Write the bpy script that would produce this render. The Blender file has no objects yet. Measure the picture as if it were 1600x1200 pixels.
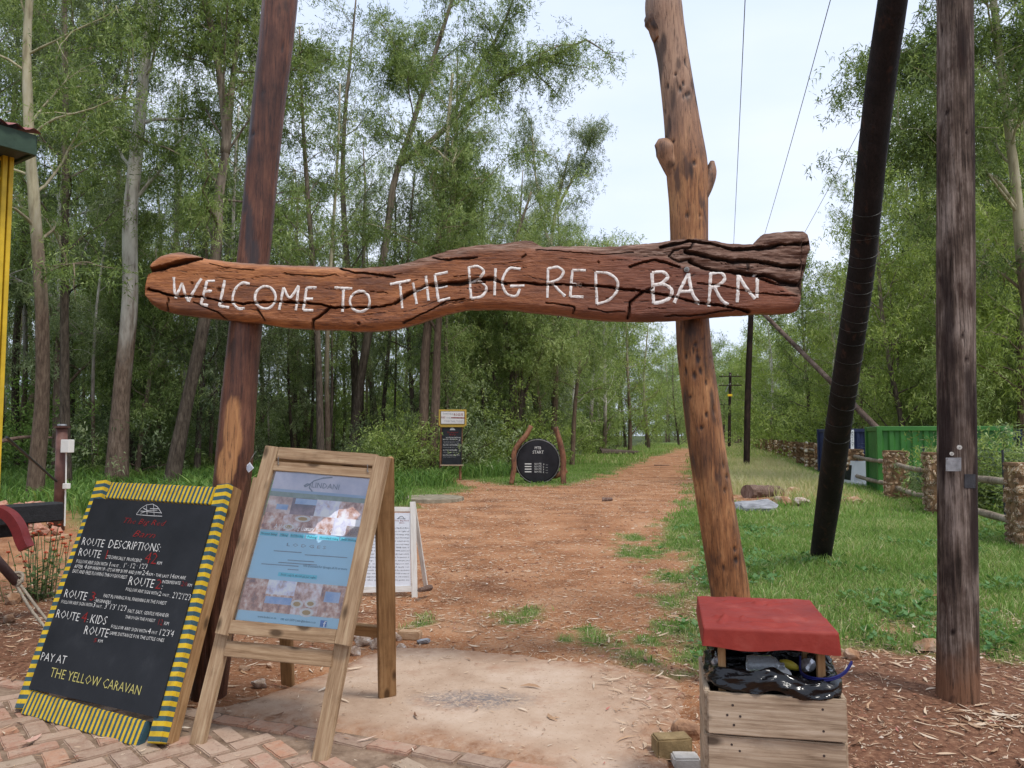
import bpy, bmesh, math, random
import numpy as np
from mathutils import Vector, Matrix, Euler
R = math.radians
random.seed(7)
scene = bpy.context.scene
COL = scene.collection
# ------------------------------------------------------------------ camera, sky, sun, exposure
FPX = 1209.0
PITCH = math.atan(80.0 / FPX)
CAM = Vector((0, 0, 1.5))
cd = bpy.data.cameras.new('camera'); cam = bpy.data.objects.new('camera', cd); COL.objects.link(cam)
cam.location = CAM; cam.rotation_euler = (math.pi / 2 + PITCH, 0, 0)
cd.sensor_width = 36; cd.lens = FPX / 1600 * 36; cd.clip_start = 0.05; cd.clip_end = 3000
scene.camera = cam
SUN_EL, SUN_AZ = R(62), R(140)          # high, veiled sun behind the right shoulder
world = bpy.data.worlds.new('World'); scene.world = world; world.use_nodes = True
wn = world.node_tree; wn.nodes.clear()
def wN(t): return wn.nodes.new(t)
wo = wN('ShaderNodeOutputWorld'); bg = wN('ShaderNodeBackground'); sky = wN('ShaderNodeTexSky')
sky.sky_type = 'NISHITA'; sky.sun_disc = False; sky.sun_elevation = SUN_EL; sky.sun_rotation = SUN_AZ
sky.air_density = 1.0; sky.dust_density = 3.0
tc = wN('ShaderNodeTexCoord'); mp = wN('ShaderNodeMapping'); mp.inputs['Scale'].default_value = (1, 1, 3)
nz = wN('ShaderNodeTexNoise'); nz.inputs['Scale'].default_value = 1.6; nz.inputs['Detail'].default_value = 5
rp = wN('ShaderNodeValToRGB'); rp.color_ramp.elements[0].position = 0.25; rp.color_ramp.elements[1].position = 0.75
rp.color_ramp.elements[0].color = (4.7, 5.7, 7.7, 1); rp.color_ramp.elements[1].color = (6.9, 7.3, 8.2, 1)
mx = wN('ShaderNodeMix'); mx.data_type = 'RGBA'; mx.inputs[0].default_value = 0.86
wn.links.new(tc.outputs['Generated'], mp.inputs['Vector']); wn.links.new(mp.outputs[0], nz.inputs['Vector'])
wn.links.new(nz.outputs['Fac'], rp.inputs[0]); wn.links.new(sky.outputs[0], mx.inputs[6]); wn.links.new(rp.outputs[0], mx.inputs[7])
wn.links.new(mx.outputs[2], bg.inputs['Color']); bg.inputs['Strength'].default_value = 0.1
wn.links.new(bg.outputs[0], wo.inputs['Surface'])
sd = bpy.data.lights.new('sun', 'SUN'); sd.energy = 1.5; sd.angle = R(10); sd.color = (1, .96, .9)
sun = bpy.data.objects.new('sun', sd); COL.objects.link(sun)
_sv = Vector((math.sin(SUN_AZ) * math.cos(SUN_EL), math.cos(SUN_AZ) * math.cos(SUN_EL), math.sin(SUN_EL)))
sun.rotation_euler = _sv.to_track_quat('Z', 'Y').to_euler()
vs = scene.view_settings; vs.view_transform = 'Standard'; vs.look = 'None'; vs.gamma = 1; vs.use_curve_mapping = False
vs.exposure = 0.70
scene.cycles.max_bounces = 8; scene.cycles.diffuse_bounces = 5; scene.cycles.glossy_bounces = 2
scene.cycles.transmission_bounces = 3; scene.cycles.use_denoising = True

# ------------------------------------------------------------------ where a spot of the photograph lies in the place
cP, sP = math.cos(PITCH), math.sin(PITCH)
def ray(px, py):
    xc = (px - 800) / FPX; yc = (600 - py) / FPX
    return Vector((xc, cP - yc * sP, sP + yc * cP))
def at(px, py, Y):
    d = ray(px, py); return CAM + d * (Y / d.y)
def gnd(px, py, z=0.0):
    d = ray(px, py); return CAM + d * ((z - CAM.z) / d.z)
def onp(px, py, plane, off=0.0):
    P, n = plane; d = ray(px, py)
    return CAM + d * ((P - CAM).dot(n) / d.dot(n)) + n * off
def mkplane(a, b, c):
    n = (b - a).cross(c - a).normalized()
    if n.dot(CAM - a) < 0: n = -n
    return (a.copy(), n)

# ------------------------------------------------------------------ numpy noise
def _h(ix, iy, iz, s):
    x = (ix.astype(np.int64) * 374761393 + iy.astype(np.int64) * 668265263 + iz.astype(np.int64) * 2147483647 + s * 1274126177) & 0xffffffff
    x = ((x ^ (x >> 13)) * 1274126177) & 0xffffffff
    x = ((x ^ (x >> 16)) * 2246822519) & 0xffffffff
    return ((x ^ (x >> 15)) & 0xffff) / 32767.5 - 1.0
def vn(P, s=0):
    P = np.asarray(P, float); f = np.floor(P); t = P - f; t = t * t * (3 - 2 * t)
    i = f.astype(np.int64); x, y, z = i[:, 0], i[:, 1], i[:, 2]; u, v, w = t[:, 0], t[:, 1], t[:, 2]
    def L(a, b, q): return a + (b - a) * q
    return L(L(L(_h(x, y, z, s), _h(x+1, y, z, s), u), L(_h(x, y+1, z, s), _h(x+1, y+1, z, s), u), v),
             L(L(_h(x, y, z+1, s), _h(x+1, y, z+1, s), u), L(_h(x, y+1, z+1, s), _h(x+1, y+1, z+1, s), u), v), w)
def fbm(P, s=0, o=3):
    P = np.asarray(P, float); r = 0; a = 1.0; t = 0
    for k in range(o):
        r = r + a * vn(P * 2 ** k + 17.3 * k, s + k); t += a; a *= .5
    return r / t
def sstep(a, b, x):
    t = np.clip((x - a) / (b - a), 0, 1); return t * t * (3 - 2 * t)

# ------------------------------------------------------------------ materials
class G:
    def __init__(s, name):
        s.m = bpy.data.materials.new(name); s.m.use_nodes = True; s.t = s.m.node_tree
        s.b = s.t.nodes['Principled BSDF']; s.out = s.t.nodes['Material Output']; s.tc = None
    def n(s, typ, ins=None, **kw):
        x = s.t.nodes.new('ShaderNode' + typ)
        for k, v in kw.items(): setattr(x, k, v)
        for k, v in (ins or {}).items(): s.put(x, k, v)
        return x
    def put(s, x, k, v):
        i = x.inputs[k]
        if hasattr(v, 'is_output') or isinstance(v, bpy.types.NodeSocket): s.t.links.new(v, i)
        elif isinstance(v, (tuple, list)) and len(v) == 3 and i.type == 'RGBA': i.default_value = (*v, 1)
        else: i.default_value = v
    def coord(s, scale=(1, 1, 1), which='Object', rnd=True):
        if s.tc is None: s.tc = s.n('TexCoord')
        mp = s.n('Mapping', {'Vector': s.tc.outputs[which], 'Scale': scale})
        if rnd:
            oi = s.n('ObjectInfo'); mu = s.n('Math', {0: oi.outputs['Random'], 1: 37.0}, operation='MULTIPLY')
            cm = s.n('CombineXYZ', {0: mu.outputs[0], 1: mu.outputs[0], 2: mu.outputs[0]})
            s.put(mp, 'Location', cm.outputs[0])
        return mp.outputs[0]
    def noise(s, scale=1, vec=None, detail=4, rough=.6, dist=0):
        ins = {'Scale': scale, 'Detail': detail, 'Roughness': rough, 'Distortion': dist}
        if vec is not None: ins['Vector'] = vec
        return s.n('TexNoise', ins).outputs['Fac']
    def ramp(s, fac, stops, interp='LINEAR'):
        x = s.n('ValToRGB', {'Fac': fac}); r = x.color_ramp; r.interpolation = interp
        while len(r.elements) < len(stops): r.elements.new(.5)
        for e, (p, c) in zip(r.elements, stops):
            e.position = p
        for e, (p, c) in zip(r.elements, stops):
            e.color = (*c, 1) if not isinstance(c, (int, float)) else (c, c, c, 1)
        return x.outputs['Color']
    def mix(s, fac, a, b, mode='MIX'):
        x = s.n('Mix', data_type='RGBA', blend_type=mode)
        s.put(x, 0, fac); s.put(x, 6, a); s.put(x, 7, b); return x.outputs[2]
    def math(s, op, a, b=0.0, clamp=False):
        x = s.n('Math', operation=op, use_clamp=clamp); s.put(x, 0, a); s.put(x, 1, b); return x.outputs[0]
    def attr(s, name):
        return s.n('Attribute', attribute_name=name)
    def bump(s, h, strength=.3, dist=.01, prev=None):
        ins = {'Height': h, 'Strength': strength, 'Distance': dist}
        if prev is not None: ins['Normal'] = prev
        return s.n('Bump', ins).outputs[0]
    def done(s, col, rough=.8, normal=None, spec=.3, metal=0, **kw):
        s.put(s.b, 'Base Color', col); s.put(s.b, 'Roughness', rough); s.put(s.b, 'Specular IOR Level', spec); s.put(s.b, 'Metallic', metal)
        if normal is not None: s.put(s.b, 'Normal', normal)
        for k, v in kw.items(): s.put(s.b, k, v)
        return s.m
def mottled(name, stops, scale=8, stretch=(1, 1, 1), rough=.8, bump=.3, bscale=None, spec=.3, bdist=.01, detail=5, metal=0, tint=0.0, **kw):
    g = G(name); v = g.coord(stretch)
    f = g.noise(scale, v, detail); c = g.ramp(f, stops)
    if tint:
        oi = g.n('ObjectInfo'); hs = g.n('HueSaturation', {'Color': c}); 
        g.put(hs, 'Value', g.math('ADD', g.math('MULTIPLY', oi.outputs['Random'], 2 * tint), 1 - tint)); c = hs.outputs[0]
    b = g.noise(bscale or scale * 3, v, 6)
    return g.done(c, rough, g.bump(b, bump, bdist), spec, metal, **kw)

# ------------------------------------------------------------------ object helpers
def W(o):
    m = Matrix.Identity(4)
    while o is not None: m = o.matrix_basis @ m; o = o.parent
    return m
def fast_mesh(name, V, Fs):
    V = np.ascontiguousarray(V, np.float32)
    if not isinstance(Fs, (list, tuple)): Fs = [Fs]
    Fs = [np.asarray(f, np.int32) for f in Fs if len(f)]
    me = bpy.data.meshes.new(name)
    me.vertices.add(len(V)); me.vertices.foreach_set('co', V.ravel())
    idx = np.concatenate([f.ravel() for f in Fs]).astype(np.int32)
    tot = np.concatenate([np.full(len(f), f.shape[1], np.int32) for f in Fs])
    st = np.concatenate([[0], np.cumsum(tot)[:-1]]).astype(np.int32)
    me.loops.add(len(idx)); me.loops.foreach_set('vertex_index', idx)
    me.polygons.add(len(tot)); me.polygons.foreach_set('loop_start', st)
    me.polygons.foreach_set('use_smooth', np.zeros(len(tot), bool))
    me.update(calc_edges=True); return me
def cattr(me, name, C, dom='POINT'):
    C = np.asarray(C, np.float32)
    if C.ndim == 1:
        a = me.attributes.new(name, 'FLOAT', dom); a.data.foreach_set('value', C)
    else:
        if C.shape[1] == 3: C = np.hstack([C, np.ones((len(C), 1), np.float32)])
        a = me.attributes.new(name, 'FLOAT_COLOR', dom); a.data.foreach_set('color', C.ravel())
def link(name, me, mat, parent=None, M=None, smooth=False):
    """me in world space when M is None (moved into the parent's space), else me is local to the world frame M."""
    o = bpy.data.objects.new(name, me); COL.objects.link(o); me.name = name
    if mat is not None and not me.materials: me.materials.append(mat)
    if smooth: me.polygons.foreach_set('use_smooth', np.ones(len(me.polygons), bool))
    Wp = W(parent) if parent is not None else Matrix.Identity(4)
    if M is None:
        if parent is not None: me.transform(Wp.inverted())
    else: o.matrix_basis = Wp.inverted() @ M
    if parent is not None: o.parent = parent
    return o
def obj(name, V, F, mat, parent=None, M=None, smooth=False, cols=None):
    me = fast_mesh(name, np.array([tuple(v) for v in V]) if not isinstance(V, np.ndarray) else V, F)
    if cols:
        for k, c in cols.items(): cattr(me, k, c)
    return link(name, me, mat, parent, M, smooth)
def tag(o, label=None, cat=None, group=None, kind=None):
    if label: o['label'] = label
    if cat: o['category'] = cat
    if group: o['group'] = group
    if kind or cat: o['kind'] = kind or 'thing'
    return o
def thing(name, label, cat, loc=(0, 0, 0), group=None):
    o = bpy.data.objects.new(name, None); COL.objects.link(o); o.location = loc; o.empty_display_size = .2
    o.matrix_basis = Matrix.Translation(Vector(loc))
    return tag(o, label, cat, group)
def world_origin(o):
    """move a top-level mesh's origin to its base."""
    me = o.data; n = len(me.vertices); c = np.empty(n * 3, np.float32); me.vertices.foreach_get('co', c); c = c.reshape(-1, 3)
    b = Vector(((c[:, 0].min() + c[:, 0].max()) / 2, (c[:, 1].min() + c[:, 1].max()) / 2, c[:, 2].min()))
    me.transform(Matrix.Translation(-b)); o.matrix_basis = Matrix.Translation(b); return o
def join(parts):
    Vs = []; Fs = {}; off = 0
    for V, F in parts:
        V = np.asarray(V, float).reshape(-1, 3); Vs.append(V)
        for f in (F if isinstance(F, (list, tuple)) and len(F) and isinstance(F[0], np.ndarray) else [F]):
            f = np.asarray(f)
            if len(f): Fs.setdefault(f.shape[1], []).append(f + off)
        off += len(V)
    return np.vstack(Vs), [np.vstack(v) for v in Fs.values()]
_bx = {}
def bevbox(sx, sy, sz, b=.003, seg=1):
    key = (round(sx, 4), round(sy, 4), round(sz, 4), round(b, 4), seg)
    if key in _bx: return _bx[key]
    bm = bmesh.new(); bmesh.ops.create_cube(bm, size=1)
    bmesh.ops.scale(bm, vec=(sx, sy, sz), verts=bm.verts)
    if b > 0: bmesh.ops.bevel(bm, geom=list(bm.edges), offset=b, segments=seg, affect='EDGES', profile=.6)
    bm.verts.index_update()
    V = np.array([v.co[:] for v in bm.verts]); F = {}
    for f in bm.faces: F.setdefault(len(f.verts), []).append([v.index for v in f.verts])
    bm.free(); r = (V, [np.array(x) for x in F.values()]); _bx[key] = r; return r
def xf(M, VF):
    V, F = VF; A = np.array(M); return V @ A[:3, :3].T + A[:3, 3], F
def frame(A, B, up):
    """local X from A to B, Z nearest to up, origin midway."""
    x = (B - A).normalized(); y = up.cross(x).normalized(); z = x.cross(y)
    M = Matrix((x, y, z)).transposed().to_4x4(); M.translation = (A + B) / 2; return M
def plank(name, A, B, w, t, up, mat, parent=None, b=.003, wob=0.0, seed=0, base=None):
    """board from A to B, width w across, thickness t along up."""
    M = frame(A, B, up); L = (B - A).length
    V, F = bevbox(L, w, t, b)
    if wob:
        V, F = subbox(L, w, t, b, seed, wob)
    return link(name, fast_mesh(name, V, F), mat, parent, M)
def subbox(L, w, t, b, seed, wob):
    bm = bmesh.new(); bmesh.ops.create_cube(bm, size=1); bmesh.ops.scale(bm, vec=(L, w, t), verts=bm.verts)
    ex = [e for e in bm.edges if abs((e.verts[0].co - e.verts[1].co).x) > L * .5]
    bmesh.ops.subdivide_edges(bm, edges=ex, cuts=max(2, int(L / .06)))
    bmesh.ops.bevel(bm, geom=[e for e in bm.edges if e.is_manifold and e.calc_face_angle(0) > .5], offset=b, segments=2, affect='EDGES')
    bm.verts.index_update(); V = np.array([v.co[:] for v in bm.verts]); F = {}
    for f in bm.faces: F.setdefault(len(f.verts), []).append([v.index for v in f.verts])
    bm.free()
    V = V + np.stack([np.zeros(len(V)), fbm(V * 9 + seed, seed, 2) * wob, fbm(V * 9 + seed + 50, seed + 3, 2) * wob], 1)
    return V, [np.array(x) for x in F.values()]
def tube(path, rad, n=8, caps=True, fn=None):
    P = np.array([tuple(p) for p in path], float); k = len(P); rad = np.broadcast_to(np.asarray(rad, float), (k,))
    T = np.gradient(P, axis=0); T /= np.linalg.norm(T, axis=1)[:, None] + 1e-12
    ref = np.array([1.0, 0, 0]) if abs(T[0][0]) < .8 else np.array([0, 1.0, 0])
    U = np.empty_like(P); u = ref - T[0] * ref.dot(T[0]); u /= np.linalg.norm(u)
    for i in range(k):
        u = u - T[i] * u.dot(T[i]); u /= np.linalg.norm(u) + 1e-12; U[i] = u
    Wv = np.cross(T, U); a = np.arange(n) / n * 2 * np.pi
    rr = rad[:, None] * np.ones((1, n))
    if fn is not None: rr = fn(rr, np.repeat(np.arange(k)[:, None], n, 1), np.repeat(a[None], k, 0), P)
    V = P[:, None] + (U[:, None] * np.cos(a)[None, :, None] + Wv[:, None] * np.sin(a)[None, :, None]) * rr[..., None]
    V = V.reshape(-1, 3); i = np.arange(k - 1)[:, None] * n; j = np.arange(n)[None]; j2 = (j + 1) % n
    F = np.stack([i + j, i + j2, i + n + j2, i + n + j], -1).reshape(-1, 4); Fs = [F]
    if caps:
        V = np.vstack([V, P[:1], P[-1:]]); c0 = k * n; c1 = c0 + 1; jj = np.arange(n); j2 = (jj + 1) % n
        Fs.append(np.vstack([np.stack([np.full(n, c0), j2, jj], 1), np.stack([np.full(n, c1), (k - 1) * n + jj, (k - 1) * n + j2], 1)]))
    return V, Fs
def smooth_path(pts, n, rad=None):
    P = np.array([tuple(p) for p in pts], float)
    if rad is not None: P = np.hstack([P, np.asarray(rad, float)[:, None]])
    k = len(P); d = np.concatenate([[0], np.cumsum(np.linalg.norm(np.diff(P[:, :3], axis=0), axis=1))])
    s = np.linspace(0, d[-1], n); m = np.gradient(P, d, axis=0)
    i = np.clip(np.searchsorted(d, s, side='right') - 1, 0, k - 2); h = (d[i + 1] - d[i])[:, None]; t = ((s - d[i]) / h[:, 0])[:, None]
    O = (2*t**3-3*t**2+1)*P[i] + (t**3-2*t**2+t)*h*m[i] + (-2*t**3+3*t**2)*P[i+1] + (t**3-t**2)*h*m[i+1]
    return (O[:, :3], O[:, 3]) if rad is not None else O
def rock_mesh(seed, sub=2, amp=.25, sc=(1, 1, 1), freq=1.4, chop=(.62, .92), nc=9):
    bm = bmesh.new(); bmesh.ops.create_icosphere(bm, subdivisions=sub, radius=1)
    V = np.array([v.co[:] for v in bm.verts]); F = np.array([[v.index for v in f.verts] for f in bm.faces]); bm.free()
    rng = np.random.default_rng(seed)
    for _ in range(nc):      # chop with planes for facets
        nrm = rng.normal(size=3); nrm /= np.linalg.norm(nrm); d = rng.uniform(*chop)
        q = V @ nrm; V = V - np.maximum(q - d, 0)[:, None] * nrm
    V = V * (1 + amp * fbm(V * freq + seed * 3.1, seed, 3))[:, None]
    return V * np.array(sc), F
def textmesh(s, shear=0.0, res=2, thin=0.0):
    c = bpy.data.curves.new('t', 'FONT'); c.body = s; c.size = 1; c.shear = shear; c.resolution_u = res; c.fill_mode = 'FRONT'; c.offset = thin
    o = bpy.data.objects.new('t', c); me = bpy.data.meshes.new_from_object(o)
    n = len(me.vertices); V = np.empty(n * 3, np.float32); me.vertices.foreach_get('co', V); V = V.reshape(-1, 3).astype(float)
    F = {}
    for p in me.polygons: F.setdefault(len(p.vertices), []).append(list(p.vertices))
    bpy.data.meshes.remove(me); bpy.data.objects.remove(o); bpy.data.curves.remove(c)
    return V, [np.array(x) for x in F.values()]
def sign_text(name, s, p0, p1, up, plane, mat, parent, off=.002, shear=0.0, res=1, thin=0.0):
    """lettering painted on a flat board; the line runs from p0 to p1, capitals reach up."""
    if not s.strip(): return None
    V, F = textmesh(s, shear, res, thin)
    w = V[:, 0].max(); h = .69
    a = V[:, 0] / w; b = V[:, 1] / h
    X = p0[0] + (p1[0] - p0[0]) * a + up[0] * b; Y = p0[1] + (p1[1] - p0[1]) * a + up[1] * b
    O = [onp(x, y, plane, off) for x, y in zip(X, Y)]
    return obj(name, O, F, mat, parent)
def quad_on(name, pts, plane, mat, parent, off=.001, th=0.0):
    O = [onp(x, y, plane, off) for x, y in pts]; n = len(O)
    return obj(name, O, [np.array([list(range(n))])], mat, parent)
def stroke_on(pts, w, plane, off, wob=0, seed=0):
    """a painted stroke in the plane through pixel points; w in metres."""
    P = [onp(x, y, plane, off) for x, y in pts]; n = plane[1]; L = []; k = len(P)
    rnd = random.Random(seed)
    for i in range(k):
        d = (P[min(i + 1, k - 1)] - P[max(i - 1, 0)]).normalized(); s = n.cross(d) * w * .5 * (1 + wob * rnd.uniform(-1, 1))
        L += [P[i] - s, P[i] + s]
    F = np.array([[2*i, 2*i+2, 2*i+3, 2*i+1] for i in range(k - 1)])
    return np.array([tuple(v) for v in L]), [F]
def copy_tree(o, parent=None):
    c = o.copy(); COL.objects.link(c); c.parent = parent
    for ch in list(o.children): copy_tree(ch, c)
    return c
# ------------------------------------------------------------------ GROUND
def G2(px, py): p = gnd(px, py); return (p.x, p.y)
dirt_poly = [G2(*p) for p in [(-250, 850), (-60, 802), (60, 799), (104, 812), (118, 838), (140, 850), (330, 815), (470, 800), (600, 800), (650, 790), (700, 778), (735, 766), (728, 757), (690, 752), (715, 749), (775, 757),
             (830, 760), (890, 760), (935, 749), (1000, 722), (1045, 708), (1062, 702)]]
dirt_poly += [(26.0, 110), (60, 240), (64, 240), (31, 110)]
dirt_poly += [G2(*p) for p in [(1088, 704), (1080, 722), (1076, 745), (1078, 775), (1055, 800), (1045, 835), (1058, 880), (1075, 930), (1082, 965), (1110, 990), (1150, 1005), (1240, 1008), (1330, 1014), (1420, 1022), (1520, 1034), (1640, 1048), (1900, 1060)]]
dirt_poly += [(6, 2.5), (6, -12), (-9, -12), (-9, 3)]
dirt_poly = np.array(dirt_poly)
patch = [(G2(1150, 783), 1.0, .8), (G2(1290, 778), .9, .5)]
tufts = [(G2(1000, 862), .42), (G2(1060, 850), .5), (G2(935, 1000), .22), (G2(1090, 1018), .42), (G2(1010, 1035), .2), (G2(1075, 985), .25), (G2(990, 840), .3), (G2(800, 965), .2), (G2(825, 955), .14),
         (G2(885, 1000), .1), (G2(660, 970), .14), (G2(1060, 905), .3), (G2(1010, 1000), .12), (G2(260, 880), .2), (G2(1040, 940), .18)]
slab_poly = np.array([G2(*p) for p in [(322, 1112), (400, 1092), (470, 1066), (545, 1038), (615, 1010), (700, 1013), (850, 1031), (980, 1041), (1075, 1052), (1092, 1100), (1075, 1150), (1046, 1190), (1050, 1280), (1080, 1400), (840, 1400), (832, 1195), (600, 1154)]])
PAV0 = Vector((-3.24, 4.90, 0)); PAVD = (Vector((.09, 3.545, 0)) - Vector((-1.6, 4.2, 0))).normalized()
PAVN = Vector((-PAVD.y, PAVD.x, 0))      # away from the paving
def sdf(poly, X, Y):
    X = np.asarray(X, float); Y = np.asarray(Y, float); d = np.full(X.shape, 1e9); ins = np.zeros(X.shape, bool); k = len(poly)
    for i in range(k):
        ax, ay = poly[i]; bx, by = poly[(i + 1) % k]; ex, ey = bx - ax, by - ay
        t = np.clip(((X - ax) * ex + (Y - ay) * ey) / (ex * ex + ey * ey + 1e-12), 0, 1)
        d = np.minimum(d, np.hypot(X - ax - t * ex, Y - ay - t * ey))
        if ay != by:
            c = ((ay > Y) != (by > Y)) & (X < (bx - ax) * (Y - ay) / (by - ay) + ax); ins ^= c
    return np.where(ins, -d, d)
def n2(X, Y, s, seed): return fbm(np.stack([np.ravel(X) * s, np.ravel(Y) * s, np.full(np.size(X), seed * 1.7)], 1), seed, 3).reshape(np.shape(X))
def grassiness(X, Y):
    """>0 grass, <0 bare."""
    d = sdf(dirt_poly, X, Y); g = d / (.25 + .012 * Y) + n2(X, Y, 1.6, 3) * 1.3 + n2(X, Y, 5.5, 4) * .8
    for (cx, cy), r in tufts: g = np.maximum(g, (1 - np.hypot((X - cx) / r, (Y - cy) / (r * 1.9))) * 1.5 + n2(X, Y, 7, 5) * 1.9 - .25)
    for (cx, cy), rx, ry in patch: g = np.minimum(g, (np.hypot((X - cx) / rx, (Y - cy) / (ry * 2)) - 1) * 2)
    # worn patches in the lawn near the utility pole
    worn = n2(X, Y, .9, 8) + n2(X, Y, 2.5, 9) * .5
    g = np.where((Y < 7.2) & (X > .8), np.minimum(g, .9 - worn * 4.2 + (Y - 6) * .9), g)
    return g
def fence_off(X, Y):       # + beyond the stone fence
    return (X - (6.9 + .268 * (Y - 10.3))) * .966
def gz(X, Y):
    X = np.asarray(X, float); Y = np.asarray(Y, float)
    z = n2(X, Y, .35, 11) * .045 * sstep(5, 14, Y) + n2(X, Y, 2.2, 12) * .012 + n2(X, Y, 9, 13) * .006
    z -= 0.95 * sstep(.9, 3.2, fence_off(X, Y)) * sstep(4, 9, Y)
    z += .05 * np.exp(-((X - 2.5) ** 2 + (Y - 4.5) ** 2) / .5)
    d = sdf(dirt_poly, X, Y); z += np.where(d > 0, np.minimum(d, .5) * .08, 0)
    s = (X - PAV0.x) * PAVN.x + (Y - PAV0.y) * PAVN.y      # paving bed is cut in a little
    z = np.where((s < .03) & (X < .45), -.05, z)
    z -= .03 * sstep(.06, -.12, sdf(slab_poly, X, Y))
    return z
def spaced(stops):
    o = []
    for (a, b, h) in stops: o += list(np.arange(a, b, h))
    return np.array(o + [stops[-1][1]])
gx = spaced([(-900, -100, 80), (-100, -30, 7), (-30, -9, 1.2), (-9, -3.6, .16), (-3.6, 3.8, .055), (3.8, 10, .12), (10, 30, .8), (30, 100, 7), (100, 900, 80)])
gy = spaced([(-200, -20, 30), (-20, 2.8, 1.9), (2.8, 6.5, .05), (6.5, 13, .1), (13, 30, .3), (30, 80, 1.6), (80, 300, 20), (300, 1500, 150)])
GX, GY = np.meshgrid(gx, gy); fx, fy = GX.ravel(), GY.ravel()
fz = gz(fx, fy)
Vg = np.stack([fx, fy, fz], 1); nx, ny = len(gx), len(gy)
ii = (np.arange(ny - 1)[:, None] * nx + np.arange(nx - 1)[None]).ravel()
Fg = np.stack([ii, ii + 1, ii + 1 + nx, ii + nx], 1)
gr = grassiness(fx, fy)
grass_w = sstep(-.5, .7, gr)
edge_left = fx - (.25 * fy - 8.2)                       # <0 inside the left wood
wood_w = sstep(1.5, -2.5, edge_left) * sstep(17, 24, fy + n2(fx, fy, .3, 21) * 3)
dry_w = sstep(12, 19, fy + n2(fx, fy, .25, 22) * 5) * sstep(.225, .28, fx / np.maximum(fy, 1)) * sstep(90, 60, fy)
mulch_w = np.clip(sstep(.2, -.6, (fx + 1.5) + n2(fx, fy, .8, 23) * 1.2) * sstep(9, 6, fy) + sstep(1.0, 1.5, fx) * sstep(6.5, 5, fy), 0, 1)   # dark humus and litter at both sides
g = G('ground_earth'); v = g.coord(rnd=False)
dirt = g.ramp(g.noise(1.1, v, 8, .65), [(.32, (.155, .058, .024)), (.5, (.325, .142, .062)), (.68, (.46, .245, .13))])
dirt = g.mix(g.ramp(g.noise(38, v, 3), [(.5, 0.0), (.68, .6)]), dirt, (.46, .30, .19))
dirt = g.mix(g.ramp(g.noise(70, g.coord((1, 1.5, 1), rnd=False), 2), [(.62, 0.0), (.7, .7)]), dirt, (.55, .42, .30))
mul = g.ramp(g.noise(26, v, 6, .7), [(.3, (.07, .034, .02)), (.52, (.19, .088, .05)), (.72, (.33, .185, .11))])
dcol = g.mix(g.attr('mulch').outputs['Fac'], dirt, mul)
gcol = g.ramp(g.noise(9, v, 6, .7), [(.3, (.075, .10, .03)), (.55, (.14, .17, .05)), (.75, (.28, .24, .12))])
gcol = g.mix(g.attr('dry').outputs['Fac'], gcol, g.ramp(g.noise(6, v, 5), [(.3, (.15, .17, .05)), (.7, (.30, .29, .13))]))
c = g.mix(g.attr('grass').outputs['Fac'], dcol, gcol)
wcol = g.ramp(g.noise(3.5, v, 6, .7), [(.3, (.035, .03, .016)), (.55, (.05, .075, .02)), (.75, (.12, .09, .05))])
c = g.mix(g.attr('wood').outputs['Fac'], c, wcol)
M_ground = g.done(c, .95, g.bump(g.noise(45, v, 6, .7), .7, .02, g.bump(g.noise(7, v, 4), .6, .04)), .15)
me = fast_mesh('ground', Vg, Fg)
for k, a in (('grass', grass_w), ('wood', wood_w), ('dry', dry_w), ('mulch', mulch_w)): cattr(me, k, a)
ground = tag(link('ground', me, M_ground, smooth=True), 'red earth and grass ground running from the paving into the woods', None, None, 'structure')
def zat(x, y): return float(gz(np.array([x]), np.array([y]))[0])
def stand(px, py):
    p = gnd(px, py); return Vector((p.x, p.y, zat(p.x, p.y)))

# concrete slab, its rim sinking unevenly under the earth
sx = np.arange(-1.75, 1.15, .03); sy = np.arange(2.4, 5.9, .03); SX, SY = np.meshgrid(sx, sy); a, b = SX.ravel(), SY.ravel()
d = sdf(slab_poly, a, b) + n2(a, b, 3, 31) * .06 + n2(a, b, 14, 34) * .03 + .10 * sstep(.6, .95, a)
z = .014 - sstep(-.05, .1, d) * .08 + n2(a, b, 2.5, 32) * .005 + n2(a, b, 12, 33) * .0022
keep = (d < .12); idx = np.full(len(a), -1); idx[keep] = np.arange(keep.sum()); nxs = len(sx)
q = (np.arange(len(sy) - 1)[:, None] * nxs + np.arange(nxs - 1)[None]).ravel(); F = np.stack([q, q + 1, q + 1 + nxs, q + nxs], 1)
F = idx[F]; F = F[(F >= 0).all(1)]
g = G('dusty_concrete'); v = g.coord(rnd=False)
c = g.ramp(g.noise(1.6, v, 8, .7), [(.3, (.34, .225, .15)), (.5, (.46, .33, .235)), (.72, (.56, .43, .33))])
gp = G2(740, 1097)
mpx = g.n('Mapping', {'Vector': v, 'Location': (-gp[0] / .42, -gp[1] / .2, 0), 'Scale': (1 / .42, 1 / .2, 0)})
ln = g.n('VectorMath', {0: mpx.outputs[0]}, operation='LENGTH').outputs['Value']
blot = g.math('MULTIPLY', g.ramp(ln, [(.4, 1.0), (1.0, 0.0)]), g.ramp(g.noise(40, v, 5, .8), [(.42, 0.0), (.55, .9)]))
c = g.mix(blot, c, (.17, .15, .145))
c = g.mix(g.ramp(g.noise(60, v, 3), [(.63, 0.0), (.7, .8)]), c, (.16, .09, .055))
c = g.mix(g.ramp(g.noise(3.1, g.coord((1, 1, 1), rnd=False), 6, .75), [(.55, 0.0), (.75, .7)]), c, (.33, .17, .10))
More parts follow.
